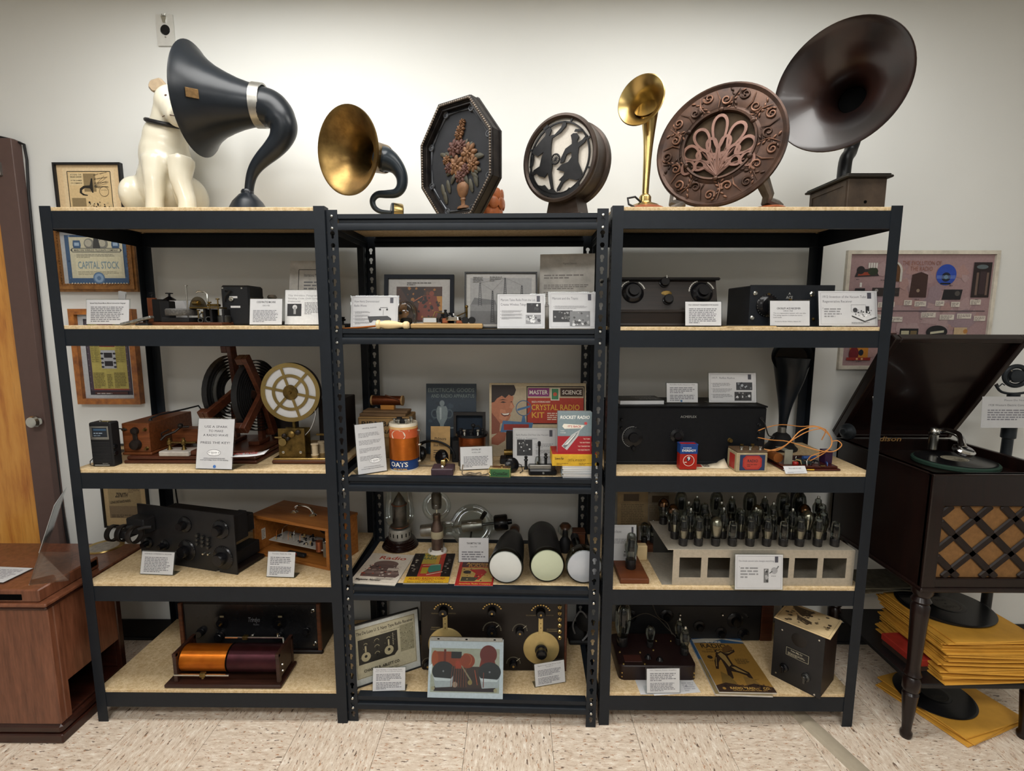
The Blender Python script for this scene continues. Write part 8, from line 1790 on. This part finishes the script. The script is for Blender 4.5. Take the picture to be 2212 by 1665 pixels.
hung('burl framed yellow keyboard chart poster hanging between second and third shelf',S0.x,S1.x,S1.z,S0.z,.024,BURL,d,.03,None,False)
def d(p):
    p.rect(0,0,1,1,'#b39a72');p.rect(.1,.1,.86,.95,'#94815f');p.rect(.1,.62,.86,.95,'#3f3428');p.specks(.12,.64,.84,.93,20,('#6b5a42','#8d7a58','#2a221a'),.05,3);p.disc(.36,.54,.22,'#5a4e3a',24,.11);p.disc(.36,.54,.21,'#a08a64',24,.10);p.text('REMOVE STATICS',.36,.55,.022,'#3a3024','c',True,width=.32);p.text('AND CHANGE-OFFS',.36,.515,.022,'#3a3024','c',True,width=.32);p.para(.58,.42,.84,.6,10,'#6b5a42',3)
    p.text('ZENITH',.40,.36,.055,'#2a221a','c',True,width=.28,slant=.3);p.text('LONG DISTANCE RADIO',.38,.29,.03,'#3a3024','c',True,width=.48,rot=6);p.rect(.1,.1,.86,.25,'#7a6850');p.para(.14,.11,.82,.15,2,'#4a3e2e',6)
S0,S1=atY(204,960,.465),atY(322,1141,.465)
hung('thin black framed sepia advertisement hanging low behind the fourth shelf',S0.x,S1.x,S1.z,S0.z,.006,mat('thin_black_frame','',0),d,.016,CARD,False)
# evolution of the radio poster
def d(p):
    p.rect(0,0,1,1,'#9a7f80');p.specks(.1,.12,.9,.88,70,('#a38a8a','#93787b','#a0807c','#8f7a80'),.07,5);p.text('THE EVOLUTION OF',.5,.905,.038,'#8a5a4c','c',False,width=.27);p.text('THE RADIO',.5,.855,.038,'#8a5a4c','c',False,width=.155)
    p.poly([(.04,.80),(.21,.81),(.18,.87),(.06,.87)],'#2a2428');p.poly([(.06,.81),(.19,.82),(.17,.845),(.07,.84)],'#8d3a24');p.disc(.08,.86,.028,'#1c181c');p.disc(.165,.85,.036,'#26301f',20,.028)
    for k in range(4): p.rect(.13+.017*k,.88,.143+.017*k,.925,'#cfcac4')
    p.disc(.32,.85,.05,'#c0bcb4',24,.065);p.rect(.27,.76,.37,.86,'#c0bcb4');p.disc(.31,.85,.045,'#5a3a1e',24,.058);p.rect(.265,.76,.355,.85,'#5a3a1e')
    p.poly([(.43,.62),(.55,.62),(.55,.82),(.5,.845),(.44,.82)],'#3a2420');p.disc(.49,.68,.012,'#8d7a68',10)
    p.disc(.675,.82,.07,'#2444a0',32,.072);p.disc(.675,.80,.032,'#10182c',20);p.disc(.675,.80,.015,'#5a7a78',12);[p.line(.61,y,.74,y,.0018,'#7a92c8') for y in (.79,.80,.81)];p.rect(.64,.735,.71,.75,'#0f1420')
    p.rect(.86,.62,.985,.93,'#211618');p.disc(.92,.89,.04,'#5a6468',20,.015);p.rect(.885,.64,.90,.84,'#6a564c');p.rect(.955,.64,.97,.84,'#6a564c');p.rect(.91,.65,.95,.85,'#35262a')
    p.rect(.05,.64,.12,.70,'#16141a');p.rect(.08,.71,.095,.75,'#d0ccc8');p.rect(.17,.63,.36,.705,'#2a2222');p.disc(.2,.68,.012,'#8a8684');p.disc(.26,.68,.012,'#8a8684')
    p.poly([(.66,.60),(.79,.60),(.8,.69),(.67,.69)],'#17151a');p.disc(.765,.655,.018,'#4a4642',12)
    for x,y,w_ in ((.22,.53,.04),(.3,.535,.035),(.4,.55,.055),(.475,.54,.08),(.62,.545,.06),(.73,.535,.06),(.86,.555,.075),(.2,.42,.06),(.3,.40,.1),(.53,.44,.1),(.66,.42,.1),(.78,.43,.1),(.9,.41,.08)): p.rect(x,y,x+w_,y+.045,'#cfc6ba');p.para(x+.005,y+.005,x+w_-.005,y+.042,3,'#7a706c',int(x*50))
    p.rect(.02,.495,.97,.501,'#231f26')
    p.rect(.39,.24,.52,.34,'#121216');p.rect(.4,.26,.455,.32,'#b0aa8c');p.rect(.465,.26,.51,.32,'#6a5a3c');p.disc(.65,.31,.075,'#141418',28,.045);p.poly([(.605,.29),(.70,.305),(.70,.325),(.605,.31)],'#b9b59c');p.rect(.77,.28,.86,.35,'#b9a07e');p.disc(.85,.315,.016,'#a8743c',12);p.disc(.9,.25,.03,'#b5463c',14);p.rect(.86,.10,.93,.2,'#b8403a');p.rect(.7,.18,.79,.23,'#a02a30');p.rect(.6,.05,.7,.14,'#3a4a3c')
    p.rect(.32,.14,.37,.3,'#3a1d14');p.disc(.34,.2,.02,'#a85a24',10)
    p.rect(.05,.06,.18,.17,'#b5782c');p.disc(.08,.11,.035,'#6b1f24',20,.05);p.disc(.13,.12,.018,'#1f2430',16,.022);p.rect(.03,.05,.2,.075,'#8d2f28');p.disc(.105,.062,.008,'#d8a878',8);p.disc(.14,.062,.008,'#d8a878',8)
    for x,y in ((.07,.775),(.24,.77),(.49,.6),(.72,.72),(.91,.6),(.45,.225),(.68,.25),(.82,.265),(.12,.035)): p.para(x-.02,y,x+.04,y+.01,1,'#3a3236',int(x*70))
S0,S1=atY(1830,541,.478),atY(2159,541,.478);zb_=atY(1813,797,.478).z
hung('poster about the evolution of the radio in a white frame on right wall area',S0.x,S1.x,zb_,S0.z,.015,mat('cream_white_frame','#c9c2b4',.4),d,.016,PAPER,False)
# ================================================================ console cabinet at lower left
CAB=wood('console_mahogany','#55301f','#7a4c36',.32,sc=(30,30,3),coat=.25);CABD=wood('console_dark_trim','#22100b','#38190f',.35,coat=.2)
cx1,cy0=-1.576,-.1;cx0=cx1-.62;cy1=.21
t=thing('console_radio','low dark red wooden console cabinet with plinth standing left of shelves','console',((cx0+cx1)/2,cy0,0));ox=t.location.x
def CB(nm,x0,x1,y0,y1,z0,z1,m,ch=.003): g=GW(t);g.box(x0,x1,y0,y1,z0,z1,ch);return obj(nm,g,m,t)
CB('plinth',cx0,cx1,cy0,cy1,0,.035,CABD,.004);CB('plinth_moulding',cx0+.003,cx1-.003,cy0+.003,cy1,.035,.068,CABD,.008)
CB('front_panel',cx0+.008,cx1-.006,cy0+.008,cy0+.03,.068,.5,CAB);CB('side_panel',cx1-.028,cx1-.01,cy0+.03,cy1-.02,.2,.5,CAB);CB('corner_post',cx1-.028,cx1-.006,cy0+.03,cy0+.055,.068,.5,CAB);CB('rear_post',cx1-.028,cx1-.006,cy1-.025,cy1,.068,.5,CABD)
CB('inner_floor',cx0+.02,cx1-.012,cy0+.03,cy1-.01,.068,.08,CABD);CB('far_side_panel',cx0+.008,cx0+.03,cy0+.03,cy1,.068,.5,CAB);CB('back_panel',cx0+.03,cx1-.03,cy1-.02,cy1-.006,.08,.5,CABD);CB('inner_shelf',cx0+.03,cx1-.03,cy0+.03,cy1-.02,.19,.2,CABD)
CB('top_moulding',cx0,cx1+.002,cy0-.004,cy1+.14,.5,.512,CABD,.004);CB('top_board',cx0-.004,cx1+.006,cy0-.008,cy1+.145,.512,.526,CAB,.004)
CB('deck_box',cx0-.0,cx1-.022,cy0+.002,.15,.526,.571,CAB,.004)
g=GW(t);g.box(cx1-.024,cx1-.0205,.07,.14,.54,.562,.002);obj('handle_slot',g,GAP,t)
g=GW(t);g.box(-1.735,-1.655,cy0+.0,cy0+.0035,.535,.556,.002);obj('handle_slot',g,GAP,t)
q=atZ(225,1180,.527);g=GW(t);A=MT((q.x,q.y,.526));g.lathe([(.05,.001),(.06,.004),(.066,.004),(.07,.0)],40,A);gb=obj('gold_bezel',g,BRASSB,t)
g=GW(t);g.lathe([(0,.0016),(.052,.0016),(.052,0)],36,A);obj('dial_face',g,mat('pale_dial_face','#9a948a',.4,0,.3,60),gb)
# acrylic brochure holder and paper on the console
A_=atZ(62,1264,.571);B_=atZ(94,1203,.571);FT=atY(118,1090,A_.y);BTp=atY(143,1052,B_.y)
t=thing('brochure_holder','clear acrylic leaning brochure stand on the console cabinet','acrylic stand',A_)
def quad(nm,m,u0,v0,u1,v1,off,th_):
    nn_=(B_-A_).cross(FT-A_).normalized();P=lambda u,v: A_.lerp(FT,v).lerp(B_.lerp(BTp,v),u)+nn_*off
    q=[P(u0,v0),P(u1,v0),P(u1,v1),P(u0,v1)];g=GW(t);g.add(q+[p+nn_*th_ for p in q],[(0,1,2,3),(7,6,5,4),(0,4,5,1),(1,5,6,2),(2,6,7,3),(3,7,4,0)]);obj(nm,g,m,t)
quad('acrylic_sheet',ACRYL,0,0,1,1,0,.0025);quad('paper',PAPER,.02,.4,.98,.985,-.0016,.001)
g=GW(t);E_=A_+Vector((.11,.03,.001));g.add([A_,E_,E_+Vector((.0,.03,.09)),A_.lerp(FT,.42)]+[p+Vector((0,.002,0)) for p in (A_,E_,E_+Vector((.0,.03,.09)),A_.lerp(FT,.42))],[(0,1,2,3),(7,6,5,4),(0,4,5,1),(1,5,6,2),(2,6,7,3),(3,7,4,0)]);obj('side_fin',ACRYL and g,ACRYL,t)
a=atZ(10,1252,.571);t=thing('info_sheet','white printed sheet in acrylic lying on the console cabinet','sign',(a.x-.06,a.y+.03,.571),R(-4))
g=G();g.box(-.1,.085,-.05,.05,.004,.0052);obj('sheet',g,PAPER,t);g=G();g.box(-.105,.09,-.055,.055,0,.004,.001);obj('acrylic_base',g,ACRYL,t)
p=Pr(.18,.095);p.para(.1,.1,.95,.9,8,'#8a8a90',3);p.build('lettering',t,MT((-.097,-.047,.0054))@MR(R(-90),4,'X'),.0002)
# ================================================================ phonograph at right
px0,py0,pw,pd=1.365,-.07,.475,.50;zt_,zb_=.975,.578
PHW_=wood('phonograph_mahogany','#0e0706','#1b0c09',.32,sc=(30,30,3),coat=.15)
GRB=mat('dull_dark_lattice','#1c120e',.55,0,.3,40)
t=thing('phonograph','dark mahogany phonograph cabinet with raised lid and lattice grille','phonograph',(px0+pw/2,py0+pd/2,0))
def PB_(nm,x0,x1,y0,y1,z0,z1,m=PHW_,ch=.003,par=None): g=GW(t);g.box(x0,x1,y0,y1,z0,z1,ch);return obj(nm,g,m,par or t)
PB_('side_panel',px0,px0+.02,py0+.005,py0+pd,zb_,zt_);PB_('side_panel',px0+pw-.02,px0+pw,py0+.005,py0+pd,zb_,zt_);PB_('back_panel',px0,px0+pw,py0+pd-.015,py0+pd,zb_,zt_);PB_('bottom_panel',px0+.02,px0+pw-.02,py0+.01,py0+pd-.015,zb_,zb_+.015)
PB_('upper_rail',px0+.02,px0+pw-.02,py0,py0+.02,.865,zt_);PB_('lower_rail',px0+.02,px0+pw-.02,py0,py0+.02,zb_,zb_+.035);PB_('stile',px0,px0+.045,py0-.002,py0+.02,zb_,zt_);PB_('stile',px0+pw-.045,px0+pw,py0-.002,py0+.02,zb_,zt_)
PB_('bottom_moulding',px0-.006,px0+pw+.006,py0-.008,py0+pd,zb_-.012,zb_+.004,PHW_,.004);PB_('motor_board',px0+.02,px0+pw-.02,py0+.02,py0+pd-.015,.915,.93);PB_('top_edge',px0-.004,px0+.024,py0,py0+pd,zt_-.006,zt_,PHW_,.002);PB_('top_edge',px0-.004,px0+pw+.004,py0-.006,py0+.022,zt_-.006,zt_,PHW_,.002)
gz0,gz1,gx0,gx1=zb_+.035,.865,px0+.045,px0+pw-.045
PB_('grille_cloth',gx0,gx1,py0+.014,py0+.016,gz0,gz1,mat('tan_grille_cloth','#7d5a34',.8,0,.15,60,.2,500),0)
gh=gz1-gz0;dc_=atY(2072,1122,py0);PT=.128
for sg in (1,-1):
    for k in range(-6,8):
        xc_=dc_.x+PT/2+PT*k;pts=[]
        for i in range(121):
            z=gz0+gh*i/120;x=xc_+sg*(z-dc_.z)*1.05
            if gx0<=x<=gx1: pts.append((x,z))
        if len(pts)<6: continue
        g=GW(t);a,b=Vector((pts[0][0],py0+.008,pts[0][1])),Vector((pts[-1][0],py0+.008,pts[-1][1]));d_=b-a;M=frame(a,d_,d_.cross(Vector((0,-1,0))));g.box(0,d_.length,-.007 if sg>0 else -.0065,.002,-.0125,.0125,.005,M);obj('lattice_bar',g,GRB,t)
# legs, low shelf
LEGP=[(0,0),(.016,0),(.019,.008),(.019,.02),(.014,.03),(.016,.06),(.024,.16),(.025,.17),(.020,.178),(.027,.188),(.027,.225),(.02,.235),(.027,.245),(.022,.255),(.020,.28),(.026,.45),(.028,.5),(.022,.51),(.030,.52),(.022,.535),(.032,.55),(.032,.568),(0,.568)]
for x in (px0+.03,px0+pw-.03):
    for y in (py0+.03,py0+pd-.035): g=GW(t);g.lathe(LEGP,22,MT((x,y,0)));obj('leg',g,PHW_,t)
zs=.215;PB_('low_shelf',px0+.03,px0+pw-.03,py0+.015,py0+pd-.02,zs-.018,zs,mat('black_shelf',(.01,.009,.009),.4),.003)
# lid
hy=py0+pd;hz_=zt_+.002;ltop=Vector((0,.15,1.405));ld_=Vector((0,ltop.y-hy,ltop.z-hz_));LL=ld_.length;ang=math.atan2(ld_.z,-ld_.y)
Ml=MT((px0,hy,hz_))@MR(-ang,4,'X')@MR(R(180),4,'Z')@MT((-pw,0,0))
# local: x across (mirrored), y from hinge to front edge, z up = outer face
def LB(nm,x0,x1,y0,y1,z0,z1,m=PHW_,ch=.003,par=None): g=GW(t);g.box(x0,x1,y0,y1,z0,z1,ch,Ml);return obj(nm,g,m,par or t)
lid=LB('lid',-.004,pw+.004,0,LL-.01,.03,.045)
LB('lid_rim',-.004,.018,0,LL,0,.032,PHW_,.003,lid);LB('lid_rim',pw-.018,pw+.004,0,LL,0,.032,PHW_,.003,lid);LB('lid_rim',.018,pw-.018,LL-.02,LL,0,.032,PHW_,.003,lid);LB('lid_rim',.018,pw-.018,0,.018,0,.032,PHW_,.003,lid);LB('lid_top_moulding',.03,pw-.03,.03,LL-.04,.045,.058,PHW_,.006,lid)
g=GW(t);g.cyl((px0+.06,py0+pd-.16,.93),(px0+.062,py0+pd-.10,1.17),.003,n=8);obj('lid_stay',g,STEEL,t)
q=atY(1803,913,.33);g=GW(t);g.lathe([(0,.03),(.012,.03),(.016,.02),(.03,.012),(.034,0),(.02,-.008),(0,-.01)],28,axis((px0-.004,.36,1.02),(-1,-.35,0)));obj('crank_boss',g,mat('grey_iron','#2e3236',.35,.5),t)
p=Pr(.14,.04);p.text('Edison',.5,.3,.5,'#8d6a3c','c',True,width=.8,slant=.25);p.build('lettering',t,inv(t)@MT((px0+.13,py0+pd-.0155,.955)),.0004)
# turntable and record, tone arm
tc=atZ(2062,992,.948);tc.z=.93;tc.x=min(tc.x,px0+pw-.155)
g=GW(t);g.lathe([(0,.0),(.128,0),(.132,.004),(.132,.014),(.128,.018),(0,.018)],56,MT(tc));obj('turntable',g,mat('green_felt','#22392e',.8),t)
q0=atY(2105,985,tc.y-.02);g=GW(t)
ta=[atY(2018,932,.30),atY(2045,930,.27),atY(2072,940,.2),atY(2078,958,.15),atY(2082,968,.13)]
g.tube(cat(ta,5),.0115,14);arm=obj('tone_arm',g,mat('chrome','',0),t)
g=GW(t);g.lathe([(0,-.009),(.03,-.009),(.034,-.004),(.034,.005),(.028,.01),(0,.012)],28,axis(ta[-1]+Vector((-.004,-.005,-.008)),(.05,-.35,.94)));obj('sound_box',g,mat('chrome','',0),arm)
g=GW(t);g.sph(ta[0],.02,16,10);g.cyl(ta[0]-Vector((0,0,.07)),ta[0],.016,n=16);obj('arm_pivot',g,NICKEL,arm)
g=GW(t);g.lathe([(0,0),(.012,0),(.008,.014),(.012,.02),(.01,.028),(0,.03)],16,MT((px0+.41,py0+.07,.93)));obj('speed_knob',g,STEEL,t)
VINYL=mat('shellac',(.009,.009,.010),.18,0,.2,20)
def record(label,c_,r,tilt=None,lab='#8a8478',rz=0):
    t=thing('record',label,'record',c_,rz,None);
    g=G();g.lathe([(0,0),(r,0),(r,.0025),(r*.98,.003)]+[(r*(.96-.012*k),.003 if k % 2 else .0026) for k in range(46)]+[(r*.36,.003),(0,.003)],64);obj('disc',g,VINYL,t)
    p=Pr(r*.7,r*.7);p.disc(.5,.5,.49,lab,32);p.text('RECORD',.5,.68,.12,'#2a2622','c',True,width=.4);p.ringp(.5,.5,.44,.02,'#3a342c',32);p.para(.25,.22,.75,.4,3,'#3a342c',3);p.disc(.5,.5,.04,'#141414',12);p.build('paper_label',t,MT((-r*.35,-r*.35,.003))@MR(R(-90),4,'X'),.0002);return t
record('black record with cream label on the phonograph turntable',tc+Vector((0,0,.018)),.123,lab='#a39c88')
# ---- yellow envelopes under the phonograph
ENV=mat('kraft_envelope','#cf983a',.6,0,.12,10);ne=22;zc=zs;r6_=random.Random(11)
em=[]
for v in range(5):
    g=G();W2,D2=.155,.16;b_=r6_.uniform(.0,.004)
    vs=[]
    for k,(x,y) in enumerate(((-W2,-D2),(0,-D2-.002),(W2,-D2),(W2,0),(W2,D2),(0,D2),(-W2,D2),(-W2,0),(0,0))): vs.append((x,y,r6_.uniform(-.001,.0015)))
    th=.0048;lo=[(x,y,z) for x,y,z in vs];hi=[(x*.995,y*.995,z+th) for x,y,z in vs];hi[8]=(0,0,th+.0015)
    f=[(8,k,(k+1) % 8) for k in range(8)];f2=[(17,9+(k+1) % 8,9+k) for k in range(8)];sd=[(k,(k+1) % 8,9+(k+1) % 8,9+k) for k in range(8)]
    g.add(lo+hi,f+f2+sd);m_=g.mesh('envelope',30);m_.materials.append(ENV);em.append(m_)
ex,ey=px0+.285,py0+.18
for k in range(ne):
    o=bpy.data.objects.new('record_envelope',em[k % 5]);COL.objects.link(o);zc += .0075 if k else .002
    dx,dy,rz=r6_.uniform(-.012,.012),r6_.uniform(-.01,.01),r6_.uniform(-3.5,3.5)
    if k>15: dx -= .006
    o.location=(ex+dx,ey+dy,zc);o.rotation_euler=(0,0,R(rz));
    nth= 'topmost' if k==ne-1 else ('lowest' if k==0 else '%s from the bottom' % (ORD[k] if k<10 else '%dth' % (k+1)))
    tag(o,'yellow kraft record envelope, %s in the tall stack under the phonograph' % nth,'envelope','envelopes stacked under the phonograph')
zc += .0085
for k in range(3): record(('lowest black record on the envelope stack','middle black record on the envelope stack','top black record with printed label on the envelope stack')[k],Vector((ex-.005+.004*k,ey+.05-.004*k,zc+.0033*k)),.148,lab='#6a645c')
# magazines behind on the stack
zc2=zc;
for k,(dx,dy,rz,cc,lb) in enumerate(((-.09,.2,8,'#5c5240','worn tan magazine lying at back on the envelope stack'),(-.07,.19,-6,'#2b2a28','dark record sleeve lying at back on the envelope stack'),(-.1,.21,3,'#4a4436','topmost patterned magazine at back of the envelope stack'))):
    t=thing('magazine',lb,'magazine',(px0+.19+dx*.6,py0+.37,zc+.012+.006*k),R(rz));g=G();g.box(-.13,.13,-.07,.08,0,.0055,.001);obj('pages',g,mat('aged_pages','',0),t);g=G();g.box(-.131,.131,-.071,.081,.0055,.0062);obj('cover',g,mat('mag_cover_%d' % k,cc,.6,0,.5,40),t)
# red box on the shelf
a=atZ(1968,1418,zs+.04);t=thing('red_box','small flat red box lying on the low phonograph shelf','box',(px0+.125,py0+.15,zs),R(3));g=G();g.box(-.05,.05,-.07,.09,0,.028,.002);obj('tray',g,mat('dark_cardboard','#3a2a22',.7),t);g=G();g.box(-.052,.052,-.072,.092,.02,.045,.002);obj('lid',g,mat('red_lid','#9c2c22',.6),t)
# floor envelopes and record
fe=atZ(2035,1525,0)
for k in range(3):
    o=bpy.data.objects.new('record_envelope',em[k]);COL.objects.link(o);o.location=(fe.x+.02+.008*k,fe.y+.01+.006*k,.002+.0085*k);o.rotation_euler=(0,0,R((20,24,17)[k]));tag(o,'yellow kraft envelope on the floor beneath the phonograph, %s of three' % ('bottom','middle','top')[k],'envelope','envelopes on the floor')
record('black record lying on yellow envelopes on the floor',Vector((fe.x-.01,fe.y+.03,.027)),.13,lab='#191817')
# ================================================================ microphone on stand with card
mc=atY(2195,812,.3);t=thing('microphone','old ring microphone with spring mount on tall stand at the right edge','microphone',(mc.x,.3,0))
IRON=mat('grey_iron','',0);z=mc.z
g=G();g.torus((0,0,z),(-.2,-1,0),.038,.009,36,10);obj('outer_ring',g,IRON,t)
g=G();g.lathe([(0,-.012),(.024,-.012),(.027,0),(.024,.012),(0,.013)],28,axis((0,0,z),(-.2,-1,0)));obj('capsule',g,IRON,t)
for k in range(4): a_=R(45+90*k);g=G();g.tube([(.026*cos(a_),0,z+.026*sin(a_)),(.036*cos(a_),0,z+.036*sin(a_))],.003,6);obj('spring',g,STEEL,t)
g=G();g.tube(cat([Vector((-.075,-.0,z-.035)),Vector((-.05,0,z-.062)),Vector((0,0,z-.07)),Vector((.06,0,z-.06)),Vector((.08,0,z-.03))],4),.005,8);obj('yoke',g,IRON,t)
g=G();g.tube([(-.07,0,z-.03),(-.062,0,z-.042),(-.05,0,z-.03),(-.04,0,z-.036)],.0025,6);obj('chain',g,IRON,t)
g=G();g.lathe([(0,0),(.1,0),(.1,.012),(.05,.03),(.018,.05),(.018,z-.25),(.024,z-.245),(.024,z-.2),(.016,z-.19),(.012,z-.09),(.02,z-.085),(.02,z-.07),(0,z-.07)],28);obj('stand',g,IRON,t)
def d(p):
    p.text('Please Do Not Touch',.5,.86,.055,'#6a6a72','c',width=.4);p.text('1928 Western Electric Condenser Microphone',.09,.7,.06,'#3c3c44','l',False,width=.8);p.para(.08,.25,.95,.62,5,'#7a7a82',4)
sl_=atY(2118,923,.26)
sign('white card about an old microphone at the right edge',(2118,923),(2275,935),857,sl_.z,d,.25,4,False,name='microphone_card')
# puck light stuck under the top board of the middle unit
q=atY(1022,514,.13);t=thing('puck_light','small round puck light under the top board of the middle unit','light',(q.x,.13,ZB['M'][0]-.0135))
g=G();g.lathe([(0,0),(.03,0),(.03,-.006),(.026,-.012),(0,-.012)],28);obj('body',g,mat('grey_plastic','#8d8d8a',.4),t)
g=G();g.lathe([(0,-.0145),(.018,-.0135),(.021,-.012)],24);obj('lens',g,mat('frosted_lens','#b9b9b4',.3),t)
